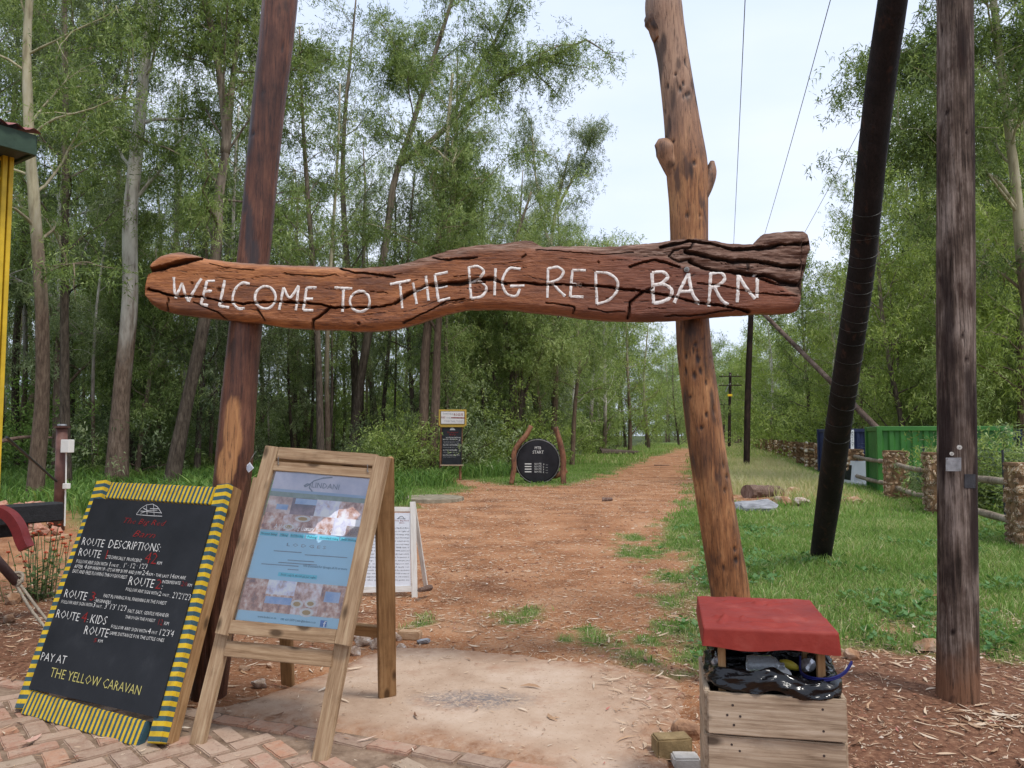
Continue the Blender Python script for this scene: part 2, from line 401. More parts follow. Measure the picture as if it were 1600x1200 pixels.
c = g.mix(g.math('MULTIPLY', g.attr('soil').outputs['Fac'], g.ramp(g.noise(16, v, 6, .75), [(.35, .25), (.6, .95)])), c, g.ramp(g.noise(9, v, 6), [(.3, (.20, .09, .045)), (.7, (.40, .225, .13))]))
M_slab = g.done(c, .93, g.bump(g.noise(50, v, 6, .7), .5, .006, g.bump(g.noise(8, v, 5), .35, .015)), .15)
slab = tag(obj('concrete_slab', np.stack([a[keep], b[keep], z[keep]], 1), F, M_slab, smooth=True, cols={'soil': np.clip(sstep(-.30, .02, d + n2(a, b, 5, 35) * .12) + sstep(.35, .95, a + n2(a, b, 2.5, 36) * .3) * .8, 0, 1)[keep]}), 'dusty tan concrete slab at the start of the trail', None, None, 'structure')

# brick paving: a sand bed and worn bricks laid one by one
bedV, bedF = [], []
def pav(s, t): return PAV0 + PAVD * s - PAVN * t
bw, bh = 44, 20; P = []
for j in range(bh + 1):
    for i in range(bw + 1):
        p = pav(-3.2 + i / bw * 7.6, -.03 + j / bh * 3.2); P.append((p.x, p.y, .004))
P = np.array(P); P[:, 2] += n2(P[:, 0], P[:, 1], 3, 41) * .004
q = (np.arange(bh)[:, None] * (bw + 1) + np.arange(bw)[None]).ravel(); F = np.stack([q, q + bw + 1, q + bw + 2, q + 1], 1)
M_sand = mottled('joint_sand', [(.3, (.13, .08, .05)), (.6, (.27, .185, .125)), (.8, (.36, .27, .19))], 14, bump=.6)
paving = tag(obj('brick_paving', P, F, M_sand), 'worn brick paving in a loose herringbone, bordering the slab', None, None, 'structure')
g = G('worn_brick'); v = g.coord(); oi = g.n('ObjectInfo')
base = g.ramp(oi.outputs['Random'], [(0, (.36, .17, .11)), (.25, (.27, .16, .11)), (.42, (.37, .24, .17)), (.6, (.24, .15, .11)), (.78, (.40, .17, .09)), (.9, (.32, .24, .17))], 'CONSTANT')
c = g.mix(g.ramp(g.noise(14, v, 6, .7), [(.3, .1), (.7, .85)]), base, (.43, .32, .235))
c = g.mix(g.ramp(g.noise(45, v, 4, .7), [(.55, 0.0), (.72, .6)]), c, (.15, .08, .055))
M_brick = g.done(c, .9, g.bump(g.noise(60, v, 6), .6, .004), .2)
bmeshes = []
for k in range(7):
    V, F = subbox(.222, .104, .07, .006, k, 0)
    V = V + np.stack([fbm(V * 25 + k * 9, k, 2), fbm(V * 25 + k * 9 + 40, k, 2), .8 * fbm(V * 18 + k * 9 + 80, k, 2)], 1) * .0045
    me = fast_mesh('brick', V, F); me.materials.append(M_brick); bmeshes.append(me)
rng = random.Random(5)
def lay_brick(x, y, ang, z=-.022, sc=(1, 1, 1), tilt=.02):
    o = bpy.data.objects.new('brick', rng.choice(bmeshes)); COL.objects.link(o); o.parent = paving
    o.location = (x + rng.uniform(-.004, .004), y + rng.uniform(-.004, .004), z + rng.uniform(-.005, .004))
    o.rotation_euler = (rng.uniform(-tilt, tilt) + (math.pi if rng.random() < .5 else 0), rng.uniform(-tilt, tilt), ang + rng.uniform(-.07, .07)); o.scale = sc
bang = math.atan2(PAVD.y, PAVD.x); nb = 0
def in_view(x, y): return y > 3.05 and y < 6 and abs(x) < y * .70 + .1
s = -1.6
while s < 4.3:                                   # border course, end to end
    p = pav(s, .055)
    if in_view(p.x, p.y) and not (p.x > .22): lay_brick(p.x, p.y, bang, -.017); nb += 1
    s += .236
A1 = R(41)
ex, ey = Vector((math.cos(A1), math.sin(A1), 0)), Vector((-math.sin(A1), math.cos(A1), 0)); m = .118
for i in range(-40, 60):                         # herringbone: cells (i - j) % 4 pair up along and across
    for j in range(-60, 60):
        c4 = (i - j) % 4
        if c4 == 0: u0, v0, rot = i + 1, j + .5, 0
        elif c4 == 3: u0, v0, rot = i + .5, j + 1, 1
        else: continue
        p = PAV0 + ex * (u0 * m) + ey * (v0 * m); t = -(p - PAV0).dot(PAVN)
        if t < .20 or t > 2.6 or not in_view(p.x, p.y) or p.x > .5 or nb > 295: continue
        lay_brick(p.x, p.y, A1 + rot * math.pi / 2, sc=(.94, .93, 1)); nb += 1
print('bricks', nb)

# ------------------------------------------------------------------ grass, litter, gravel
nr = np.random.default_rng(11)
def blades(X, Y, Z, H, Wd, lean, tone, segs=2, bend=.5, dirs=None):
    n = len(X); az = nr.uniform(0, 2 * np.pi, n); dx, dy = np.cos(az), np.sin(az); wz = nr.uniform(0, 2 * np.pi, n); wx, wy = np.cos(wz), np.sin(wz)
    L = lean * nr.uniform(.1, 1.0, n) * H; base = np.stack([X, Y, Z], 1)
    def pt(t): return base + np.stack([dx * L * t ** 1.7, dy * L * t ** 1.7, H * (t - bend * .35 * t ** 3)], 1)
    wv = np.stack([wx, wy, np.zeros(n)], 1) * (Wd * .5)[:, None]
    rows = [pt(0) - wv * .7, pt(0) + wv * .7, pt(.55) + wv, pt(.55) - wv, pt(1.0)]
    V = np.stack(rows, 1).reshape(-1, 3); k = np.arange(n) * 5
    Q = np.stack([k, k + 1, k + 2, k + 3], 1); T = np.stack([k + 3, k + 2, k + 4], 1)
    return V, Q, T, tone
def grass_obj(name, sets, mat, label, cat):
    Vs, Qs, Ts, Cs = [], [], [], []; off = 0
    for V, Q, T, c in sets: Vs.append(V); Qs.append(Q + off); Ts.append(T + off); Cs.append(c); off += len(V)
    me = fast_mesh(name, np.vstack(Vs), [np.vstack(Qs), np.vstack(Ts)]); c = np.concatenate(Cs); cattr(me, 'tone', np.concatenate([c, c]), 'FACE')
    return tag(link(name, me, mat), label, cat, None, 'stuff')
def foliage_mat(name, stops, transl=.35, rough=.5, rnd=0.0, spec=.3):
    g = G(name); f = g.attr('tone').outputs['Fac']
    if rnd:
        oi = g.n('ObjectInfo'); f = g.math('ADD', f, g.math('MULTIPLY', g.math('SUBTRACT', oi.outputs['Random'], .5), rnd), True)
    c = g.ramp(f, stops); g.done(c, rough, None, spec)
    tr = g.n('BsdfTranslucent', {'Color': g.mix(.5, c, g.mix(1.0, c, (1.0, 1.0, .35), 'MULTIPLY'))})
    ms = g.n('MixShader'); g.put(ms, 0, transl); g.t.links.new(g.b.outputs[0], ms.inputs[1]); g.t.links.new(tr.outputs[0], ms.inputs[2]); g.t.links.new(ms.outputs[0], g.out.inputs['Surface'])
    return g.m
M_grass = foliage_mat('grass_blade', [(0, (.06, .11, .022)), (.35, (.155, .28, .055)), (.6, (.26, .40, .10)), (.8, (.50, .49, .23)), (1, (.66, .58, .36))], .45)
def scat(n, x0, x1, y0, y1, ypow=1.0):
    return nr.uniform(x0, x1, n), y0 + (y1 - y0) * nr.uniform(0, 1, n) ** ypow
def vis(X, Y, pad=.5): return np.abs(X) < Y * .68 + pad
sets = []
X, Y = scat(330000, -8, 10.5, 4.6, 13.5); k = vis(X, Y); X, Y = X[k], Y[k]
gn = grassiness(X, Y); k = (gn + nr.normal(0, .35, len(X)) > .15) & (nr.uniform(size=len(X)) < np.clip(.45 + .55 * np.clip(gn, 0, 1), 0, 1)); 
k &= (fence_off(X, Y) < 4); X, Y, gn = X[k], Y[k], gn[k]
cl = n2(X, Y, 2.2, 51); H = (.032 + .03 * np.clip(gn, 0, 1.2) + .06 * np.clip(cl + .15, 0, 1)) * nr.uniform(.5, 1.6, len(X))
tone = np.clip(.46 + .16 * cl + .22 * np.clip(n2(X, Y, .7, 58), -.2, 1) + nr.normal(0, .17, len(X)) + .3 * (nr.uniform(size=len(X)) < .08) + .25 * sstep(.8, 0, gn), 0, 1)
H = H * np.where(sdf(dirt_poly, X, Y) < -.1, .6, 1)
sets.append(blades(X, Y, gz(X, Y) - .004, H, nr.uniform(.004, .009, len(X)), 1.0, tone))
# mid lawn and the tall pale grass of the verge
X, Y = scat(150000, -9, 16, 13.5, 40, 1.3); k = vis(X, Y); X, Y = X[k], Y[k]; gn = grassiness(X, Y)
el = X - (.25 * Y - 8.2); k = (gn + nr.normal(0, .3, len(X)) > .2) & (el > -1.5) & (fence_off(X, Y) < 3); X, Y, gn, el = X[k], Y[k], gn[k], el[k]
tall = sstep(.235, .29, X / Y + n2(X, Y, .5, 55) * .02) * sstep(14, 19, Y + n2(X, Y, .5, 56) * 3) * sstep(.2, -1.2, fence_off(X, Y) + .4)
pl = sstep(1.6, .2, fence_off(X, Y) + 2.2)
H = (.09 + .30 * tall) * nr.uniform(.5, 1.4, len(X)); tone = np.clip(.48 + .42 * tall + nr.normal(0, .12, len(X)) + .15 * n2(X, Y, .9, 57), 0, 1)
sets.append(blades(X, Y, gz(X, Y) - .01, H, nr.uniform(.009, .02, len(X)), .7, tone))
X, Y = scat(60000, -3, 45, 40, 130, 1.5); k = vis(X, Y); X, Y = X[k], Y[k]; gn = grassiness(X, Y)
el = X - (.25 * Y - 8.2); k = (gn > .3) & (el > -1) & (fence_off(X, Y) < 1.0); X, Y = X[k], Y[k]
sets.append(blades(X, Y, gz(X, Y) - .02, nr.uniform(.15, .4, len(X)), nr.uniform(.03, .06, len(X)), .6, np.clip(nr.normal(.62, .12, len(X)) + .14 * sstep(.23, .28, X / Y), 0, 1)))
grass = grass_obj('grass', sets, M_grass, 'short green grass and taller pale grass along the trail', 'grass')

# lush undergrowth at the foot of the wood
M_under = foliage_mat('undergrowth_leaf', [(0, (.04, .08, .018)), (.4, (.10, .20, .04)), (.7, (.19, .31, .07)), (1, (.33, .42, .13))], .4)
sets = []
X, Y = scat(90000, -22, 8, 12.5, 46, 1.0); el = X - (.25 * Y - 8.2); front = n2(X, Y, .4, 61)
left = (X < -4.8 + .0 * Y) | (X < Y * -.13)
k = vis(X, Y, 1) & (grassiness(X, Y) > .2) & ((el < .8 + front * 1.5) & (Y > 21 + front * 4) | (left & (Y > 13.5 + front * 1.5))) & (n2(X, Y, .55, 62) > -.22)
X, Y = X[k], Y[k]; hh = np.clip(.55 + n2(X, Y, .45, 63) * .55, .15, 1.1)
sets.append(blades(X, Y, gz(X, Y) - .02, hh * nr.uniform(.5, 1.15, len(X)), nr.uniform(.018, .04, len(X)), .9, np.clip(nr.normal(.5, .17, len(X)) + .3 * n2(X, Y, .8, 64), 0, 1), bend=.9))
grass_obj('undergrowth', sets, M_under, 'lush dark green undergrowth at the foot of the gum trees', 'undergrowth')

# broad leaved weeds in the lawn
X, Y = scat(3400, 1.2, 9.5, 4.9, 13); k = vis(X, Y) & (grassiness(X, Y) > .5) & (n2(X, Y, .9, 71) > .12); X, Y = X[k], Y[k]; n = len(X)
Vs, Fs, Cs = [], [], []; off = 0
for lf in range(7):
    az = nr.uniform(0, 2*np.pi, n); L = nr.uniform(.03, .075, n); el_ = nr.uniform(.1, .8, n); d = np.stack([np.cos(az)*np.cos(el_), np.sin(az)*np.cos(el_), np.sin(el_)], 1); s = np.stack([-np.sin(az), np.cos(az), 0*az], 1)
    b = np.stack([X, Y, gz(X, Y) + .03], 1) + d * .015 * lf * .5; h = (L * .38)[:, None] * s
    V = np.stack([b, b + d*(L*.45)[:, None] + h, b + d*L[:, None], b + d*(L*.45)[:, None] - h], 1).reshape(-1, 3); kk = np.arange(n)*4 + off
    Vs.append(V); Fs.append(np.stack([kk, kk+1, kk+2, kk+3], 1)); off += len(V); Cs.append(np.clip(nr.normal(.62, .12, n), 0, 1))
me = fast_mesh('weeds', np.vstack(Vs), np.vstack(Fs)); cattr(me, 'tone', np.concatenate(Cs), 'FACE')
tag(link('weeds', me, foliage_mat('weed_leaf', [(0, (.04, .10, .03)), (.5, (.09, .21, .06)), (1, (.20, .34, .12))])), 'low broad leaved weeds growing through the lawn', 'weeds', None, 'stuff')

# fallen gum leaves
M_litter = foliage_mat('fallen_leaf', [(0, (.10, .045, .022)), (.28, (.26, .13, .07)), (.45, (.46, .29, .17)), (.7, (.62, .48, .34)), (.93, (.74, .63, .50)), (1, (.45, .16, .12))], .1, .7)
def on_pav(X, Y): return ((X - PAV0.x) * PAVN.x + (Y - PAV0.y) * PAVN.y < .0) & (X < .45)
def litter(n, area, L0, L1, dens, pw=1.0, curl=.35):
    X, Y = scat(n, *area, pw); k = vis(X, Y) & (nr.uniform(size=len(X)) < dens(X, Y)); X, Y = X[k], Y[k]; n = len(X)
    L = nr.uniform(L0, L1, n); wd = L * nr.uniform(.07, .17, n); az = nr.uniform(0, 2*np.pi, n); d = np.stack([np.cos(az), np.sin(az)], 1); s = np.stack([-d[:, 1], d[:, 0]], 1)
    cv = nr.uniform(-curl, curl, n); z = np.where(on_pav(X, Y), .018, np.where(sdf(slab_poly, X, Y) < 0, .02, gz(X, Y) + .003)); lift = nr.uniform(0, .3, n) * L; roll = nr.uniform(-.6, .6, n)
    rows = []
    for t, w in ((0, .15), (.33, 1), (.68, .85), (1, .05)):
        c = np.stack([X, Y], 1) + d * (L * (t - .5))[:, None] + s * (cv * L * (t - .5) ** 2 * 2)[:, None]; zz = z + lift * (t - .4) ** 2 * 2
        for sg in (-1, 1):
            p = c + s * (wd * .5 * w * sg)[:, None]; rows.append(np.stack([p[:, 0], p[:, 1], zz + wd * .5 * w * (1 + sg * roll) * .8], 1))
    V = np.stack(rows, 1).reshape(-1, 3); k = np.arange(n)[:, None] * 8
    F = np.concatenate([k + np.array([[0, 1, 3, 2]]), k + np.array([[2, 3, 5, 4]]), k + np.array([[4, 5, 7, 6]])]); tone = np.clip(nr.normal(.56, .2, n), 0, 1)
    return V, F, np.concatenate([tone] * 3)
def den_near(X, Y):
    p = on_pav(X, Y); s_ = sdf(slab_poly, X, Y); base = .5 + .5 * n2(X, Y, 1.3, 81); right = sstep(1.0, 1.6, X); left = sstep(-1.0, -1.8, X) * sstep(.0, .15, s_)
    d = base * (.95 + .5 * right + .2 * left) + .35 * (np.exp(-((X-.95)/.3)**2) * (Y < 5)); d = np.where(p, .10, d); return np.where((s_ < 0) & (X < .55), .09, d)
def den_path(X, Y): return np.clip(.55 + .6 * n2(X, Y, .9, 83), 0, 1) * (grassiness(X, Y) < .9)
parts = [litter(3600, (-4.2, 4.2, 3.2, 7.2), .03, .11, den_near), litter(60000, (-4.6, 4.8, 3.4, 9.5), .010, .042, lambda X, Y: den_near(X, Y) * 1.2),
         litter(75000, (-5, 7, 6, 26), .025, .085, lambda X, Y: den_path(X, Y) * 1.3, 1.1), litter(900, (-4, 4.5, 3.2, 6.5), .07, .14, den_near), litter(12000, (0, 16, 22, 60), .06, .16, lambda X, Y: den_path(X, Y) * .8)]
X0 = gnd(1540, 1140); parts.append(litter(700, (X0.x - .35, X0.x + .6, X0.y - .25, X0.y + .3), .04, .11, lambda X, Y: np.exp(-((X - X0.x - .1) / .28) ** 2 - ((Y - X0.y) / .13) ** 2)))
off = 0; Vs, Fs, Cs = [], [], []
for V, F, c in parts: Vs.append(V); Fs.append(F + off); Cs.append(c); off += len(V)
me = fast_mesh('leaf_litter', np.vstack(Vs), np.vstack(Fs)); cattr(me, 'tone', np.concatenate(Cs), 'FACE')
tag(link('leaf_litter', me, M_litter), 'dry curled gum leaves scattered over the earth', 'fallen leaves', None, 'stuff')
# bark strips and twigs
Vs, Fs, Cs = [], [], []; off = 0
for k in range(420):
    x = nr.uniform(-4, 4.2); y = 3.3 + 6 * nr.uniform() ** 1.4
    if on_pav(np.array([x]), np.array([y]))[0] and nr.uniform() < .9: continue
    if sdf(slab_poly, np.array([x]), np.array([y]))[0] < .05 and nr.uniform() < .8: continue
    L = nr.uniform(.05, .22); az = nr.uniform(0, 6.28); z0 = zat(x, y) + .008; c = nr.uniform(-.04, .04)
    pts = [(x + math.cos(az)*L*(t-.5) - math.sin(az)*c*math.sin(t*3), y + math.sin(az)*L*(t-.5) + math.cos(az)*c*math.sin(t*3), z0 + .01*math.sin(t*5+k)) for t in (0, .3, .6, 1)]
    V, F = tube(pts, nr.uniform(.0012, .0032), 4, False); Vs.append(V); Fs.append(F[0] + off); off += len(V); Cs.append(np.full(len(F[0]), nr.uniform(.05, .7)))
me = fast_mesh('fallen_twigs', np.vstack(Vs), np.vstack(Fs)); cattr(me, 'tone', np.concatenate(Cs), 'FACE'); tag(link('fallen_twigs', me, M_litter), 'thin dry twigs lying among the fallen leaves', 'twigs', None, 'stuff')
# earth clods and small stones
def stones(n, area, r0, r1, dens, pw=1):
    X, Y = scat(n, *area, pw); k = vis(X, Y) & (nr.uniform(size=len(X)) < dens(X, Y)); X, Y = X[k], Y[k]; n = len(X); r = r0 + (r1 - r0) * nr.uniform(size=n) ** 3
    base = np.array([[1,0,0],[0,1,0],[-1,0,0],[0,-1,0],[0,0,.7],[0,0,-.7]], float); Fb = np.array([[0,1,4],[1,2,4],[2,3,4],[3,0,4],[1,0,5],[2,1,5],[3,2,5],[0,3,5]])
    az = nr.uniform(0, 6.28, n); c, s = np.cos(az), np.sin(az); J = base[None] * nr.uniform(.55, 1.35, (n, 6, 1))
    Vx = (J[..., 0] * c[:, None] - J[..., 1] * s[:, None]) * r[:, None]; Vy = (J[..., 0] * s[:, None] + J[..., 1] * c[:, None]) * r[:, None] * .8; Vz = J[..., 2] * r[:, None] * .8
    V = np.stack([Vx + X[:, None], Vy + Y[:, None], Vz + gz(X, Y)[:, None] + r[:, None] * .15], -1).reshape(-1, 3)
    F = (Fb[None] + (np.arange(n) * 6)[:, None, None]).reshape(-1, 3); return V, F, np.repeat(nr.uniform(0, 1, n), 8)
dd = lambda X, Y: (grassiness(X, Y) < .3) * (~on_pav(X, Y)) * np.where(sdf(slab_poly, X, Y) < 0, .06, 1) * np.clip(.6 + n2(X, Y, .8, 91), 0, 1)
ps = [stones(16000, (-4.4, 4.4, 3.2, 9), .003, .014, dd), stones(5000, (.9, 4.2, 3.2, 5.6), .004, .02, dd), stones(5000, (-4, 8, 8, 30), .008, .03, dd, 1.3), stones(500, (-4.4, 4.4, 3.3, 8), .012, .03, lambda X, Y: dd(X, Y) * ((X < -.9) | (X > 1.0)))]
off = 0; Vs, Fs, Cs = [], [], []
for V, F, c in ps: Vs.append(V); Fs.append(F + off); Cs.append(c); off += len(V)
me = fast_mesh('gravel', np.vstack(Vs), np.vstack(Fs)); cattr(me, 'tone', np.concatenate(Cs), 'FACE')
g = G('clod'); c = g.ramp(g.attr('tone').outputs['Fac'], [(0, (.13, .06, .035)), (.45, (.27, .12, .07)), (.75, (.36, .2, .12)), (.92, (.5, .38, .28)), (1, (.6, .52, .44))])
tag(link('gravel', me, g.done(c, .95)), 'small earth clods and stones loose on the trail', 'gravel', None, 'stuff')
# ------------------------------------------------------------------ GUM TREES
def bark(name, low, high, z0, z1, patchy=.5):
    """rough dark stocking of bark below, smooth shed bark above."""
    g = G(name); v = g.coord((3, 3, .6)); vs_ = g.coord((1, 1, .35))
    sep = g.n('SeparateXYZ', {0: g.n('TexCoord').outputs['Object']}); z = sep.outputs['Z']; oi = g.n('ObjectInfo')
    zz = g.math('ADD', z, g.math('MULTIPLY', g.math('SUBTRACT', g.noise(1.2, vs_, 4), .5), 7.0))
    zz = g.math('ADD', zz, g.math('MULTIPLY', g.math('SUBTRACT', oi.outputs['Random'], .5), 4.0))
    f = g.n('MapRange', {'Value': zz, 'From Min': z0, 'From Max': z1}).outputs[0]
    lo = g.ramp(g.noise(6, v, 7, .7), [(.3, low[0]), (.5, low[1]), (.72, low[2])])
    hi = g.ramp(g.noise(2.2, v, 5, .6), [(.32, high[0]), (.48, high[1]), (.68, high[2])])
    c = g.mix(f, lo, hi)
    rg = g.math('MULTIPLY', g.noise(14, v, 7, .7), g.math('SUBTRACT', 1.3, f))
    return g.done(c, .85, g.bump(rg, .9, .03), .2)
B_pale = bark('bark_pale', [(.05, .035, .025), (.16, .11, .08), (.27, .20, .15)], [(.20, .17, .14), (.52, .48, .43), (.66, .63, .58)], 3.5, 6)
B_dark = bark('bark_dark', [(.025, .018, .014), (.088, .065, .048), (.185, .145, .108)], [(.07, .055, .04), (.19, .15, .115), (.32, .26, .19)], 5, 9)
B_cream = bark('bark_cream', [(.06, .04, .028), (.15, .10, .07), (.26, .19, .13)], [(.25, .21, .13), (.42, .37, .24), (.50, .45, .33)], 4, 8)
L_green = foliage_mat('gum_leaf_green', [(0, (0.071, 0.106, 0.035)), (.4, (0.189, 0.266, 0.077)), (.7, (0.330, 0.419, 0.142)), (1, (0.519, 0.590, 0.260))], .45, .45, .34)
L_blue = foliage_mat('gum_leaf_grey', [(0, (0.071, 0.100, 0.053)), (.4, (0.177, 0.230, 0.106)), (.7, (0.307, 0.372, 0.189)), (1, (0.519, 0.578, 0.330))], .43, .45, .34)
L_lime = foliage_mat('gum_leaf_lime', [(0, (0.094, 0.130, 0.033)), (.4, (0.236, 0.319, 0.077)), (.7, (0.378, 0.472, 0.130)), (1, (0.543, 0.614, 0.236))], .5, .45, .30)
def leaves(C, per, rng, L=.15, hw=.013, rad=.30, hang=.5, droop=.5, tone0=None, strands=7):
    """leaves strung on drooping twigs below each cluster centre."""
    n = len(C); ns = strands; m = max(1, per // ns)
    st = np.repeat(C, ns, 0) + rng.normal(0, 1, (n * ns, 3)) * np.array([rad, rad, rad * .6])
    sdv = np.stack([rng.normal(0, .35, n * ns), rng.normal(0, .35, n * ns), -np.ones(n * ns)], 1); sl = rng.uniform(.3, 1, n * ns) * hang
    t = rng.uniform(0, 1, (n * ns, m)); P = st[:, None] + sdv[:, None] * (sl[:, None] * t)[..., None] + rng.normal(0, .05, (n * ns, m, 3))
    P = P.reshape(-1, 3); k = len(P); D = rng.normal(0, .55, (k, 3)); D[:, 2] -= droop; D /= np.linalg.norm(D, axis=1)[:, None]
    Wv = np.cross(D, rng.normal(size=(k, 3))); Wv /= np.linalg.norm(Wv, axis=1)[:, None]
    ll = L * rng.uniform(.6, 1.25, k)[:, None]; h = hw * rng.uniform(.7, 1.2, k)[:, None]
    V = np.stack([P - Wv * h, P + Wv * h, P + D * ll], 1).reshape(-1, 3); F = np.arange(k * 3).reshape(-1, 3)
    ct = rng.normal(0, .19, n) if tone0 is None else tone0; tone = np.repeat(np.repeat(ct, ns), m) + rng.normal(.5, .13, k)
    return V, F, np.clip(tone, 0, 1)
def gen_tree(seed, H, path=None, r0=.17, r1=.03, lo=.3, spread=3.2, nl=16, per=90, L=.17, hw=.0165, limbs=None, ncl=3.2, sub=4, hi=.97, up=.8, flare=1.25, dense=1.0, nseg=9, hang=.48, rad=.30):
    rng = np.random.default_rng(seed); parts = []
    if path is None:
        ln = rng.normal(0, .035, 2); ph = rng.uniform(0, 6, 4); zz = np.linspace(0, H, 9)
        path = [(ln[0] * z + .22 * math.sin(z * .35 + ph[0]) - .22 * math.sin(ph[0]), ln[1] * z + .22 * math.sin(z * .3 + ph[1]) - .22 * math.sin(ph[1]), z) for z in zz]; path[0] = (path[0][0], path[0][1], -.3)
    P0 = np.array([tuple(p) for p in path]); t = np.linspace(0, 1, len(P0)); rr = r0 * (1 - t) ** .8 + r1; rr[0] *= flare
    P, rr = smooth_path(P0, 44, rr); n3 = lambda r, i, a, Pp: r * (1 + .09 * fbm(np.stack([np.cos(a) * 1.3 + seed, np.sin(a) * 1.3, Pp[:, 2][:, None] * 1.2 * np.ones_like(a)], -1).reshape(-1, 3), seed, 2).reshape(r.shape))
    parts.append(tube(P, rr, nseg, True, n3)); C = []
    def branch(b, d, L_, r, depth, curve):
        k = 6; q = [b]; dd = d.copy()
        for i in range(k):
            dd = dd + rng.normal(0, .13, 3) + np.array([0, 0, curve]) / k; dd /= np.linalg.norm(dd); q.append(q[-1] + dd * L_ / k)
        q = np.array(q); parts.append(tube(q, np.linspace(r, max(r * .25, .006), k + 1), 5 if depth else 6, False))
        if depth < 1:
            for s_ in range(sub):
                i = rng.integers(2, k + 1); nd = dd * .55 + rng.normal(0, .55, 3); nd[2] += .12; nd /= np.linalg.norm(nd)
                branch(q[i], nd, L_ * rng.uniform(.3, .55), r * .45, depth + 1, -.35)
        m = max(1, int(L_ * ncl * (1.0 if depth else .8) * dense)); u = rng.uniform(.35 if depth == 0 else .2, 1.05, m)
        idx = np.clip(u * k, 0, k - .01); i = idx.astype(int); fr = (idx - i)[:, None]; C.append(q[i] * (1 - fr) + q[i + 1] * fr)
    Ht = P[-1][2]
    for k in range(nl):
        f = lo + (hi - lo) * ((k + rng.uniform(0, .8)) / nl); i = int(np.clip(f * 43, 1, 43)); az = k * 2.4 + rng.uniform(-.5, .5); el = R(rng.uniform(22, 60)) * up + .1
        q = (f - lo) / (hi - lo); Ls = spread * (.55 + .6 * math.sin(math.pi * min(1, .25 + .7 * q))) * rng.uniform(.6, 1.15)
        branch(P[i], np.array([math.cos(az) * math.cos(el), math.sin(az) * math.cos(el), math.sin(el)]), Ls, max(.014, rr[i] * .32), 0, .15 if q > .3 else -.2)
    for lp, lr in (limbs or []):
        q, r_ = smooth_path(lp, 20, np.linspace(lr, lr * .25, len(lp))); parts.append(tube(q, r_, 7, True)); C.append(np.repeat(q[11:], 4, 0) + rng.normal(0, .35, (36, 3)))
        for s_ in range(int(11 * dense) + 2):
            i = rng.integers(7, 20); nd = (q[min(i + 1, 19)] - q[i - 1]); nd /= np.linalg.norm(nd); nd = nd * .6 + rng.normal(0, .6, 3); nd /= np.linalg.norm(nd); branch(q[i], nd, spread * rng.uniform(.35, .7), lr * .3, 0, -.1)
    TV, TF = join(parts); C = np.vstack(C) if C else np.zeros((0, 3))
    LV, LF, tone = leaves(C, per, rng, L, hw, rad, hang)
    return TV, TF, LV, LF, tone
def tree_meshes(data, name='gum'):
    TV, TF, LV, LF, tone = data
    mt = fast_mesh('trunk', TV, TF); mt.polygons.foreach_set('use_smooth', np.ones(len(mt.polygons), bool))
    ml = fast_mesh('crown', LV, LF); cattr(ml, 'tone', tone, 'FACE'); return mt, ml
NT = [0, 0]
def put_tree(ms, loc, rz, sc, mats, label, group=None, name='gum_tree'):
    t = thing(name, label, 'tree', loc, group); t.rotation_euler = (0, 0, rz); t.scale = sc if isinstance(sc, tuple) else (sc,) * 3; NT[0] += 1
    for me, nm, mt in ((ms[0], 'trunk', mats[0]), (ms[1], 'crown', mats[1])):
        o = bpy.data.objects.new(nm, me); COL.objects.link(o); o.parent = t
        if not me.materials: me.materials.append(mt)
        o.material_slots[0].link = 'OBJECT'; o.material_slots[0].material = mt
    return t
# ---- the near trees one can point at, trunk by trunk
def hero(label, pts, Y, r0, mats, seed, limbs=(), dY=0.0, **kw):
    base = gnd(pts[0][0], pts[0][1]); b = at(pts[0][0], pts[0][1], Y); b.z = zat(b.x, b.y)
    r0 *= .74; k = len(pts); W3 = [at(px, py, Y + dY * i / k) for i, (px, py) in enumerate(pts)]
    W3[0].z = b.z - .3; path = [p - b for p in W3]
    if 'ext' in kw:
        e = kw.pop('ext'); d = (path[-1] - path[-2]).normalized(); path.append(path[-1] + Vector((d.x, d.y, d.z)) * e)
    lm = [([at(px, py, Y + dy * i / len(lp)) - b for i, (px, py) in enumerate(lp)], lr) for lp, lr, dy in limbs]
    d = gen_tree(seed, 0, path, r0=r0, limbs=lm, **kw); NT[1] += len(d[3])
    return put_tree(tree_meshes(d), b, 0, 1.0, mats, label)
hero('tall grey trunked gum rising behind the rusty pipe post', [(94, 722), (93, 600), (98, 480), (95, 380), (103, 240), (98, 120), (100, 0)], 26, .19, (B_pale, L_blue), 101, [([(103, 240), (80, 130), (40, 20)], .1, 1), ([(100, 200), (135, 110), (175, -20)], .09, -1)], ext=5, r1=.06, spread=3.6, nl=24, lo=.12, per=84)
hero('thick gum with mottled white upper trunk left of the arch', [(182, 757), (188, 640), (203, 470), (204, 330), (214, 230), (226, 100), (238, 0)], 24, .27, (B_pale, L_green), 102, ext=6, r1=.09, spread=3.2, nl=15, lo=.42, per=84)
hero('leaning brown gum with a cream forked top beside the left arch pole', [(265, 757), (290, 640), (318, 510), (338, 390), (343, 300), (352, 240), (345, 130), (322, 0)], 22.5, .19, (B_dark, L_green), 103, [([(352, 240), (362, 140), (378, 0)], .15, .5)], ext=4, r1=.06, spread=3.2, nl=18, lo=.35, per=84)
hero('pale straight gum seen beside the top of the left arch pole', [(372, 735), (376, 560), (386, 380), (392, 200), (401, 0)], 29, .18, (B_pale, L_green), 104, ext=6, r1=.09, spread=3.4, nl=18, lo=.3, per=80)
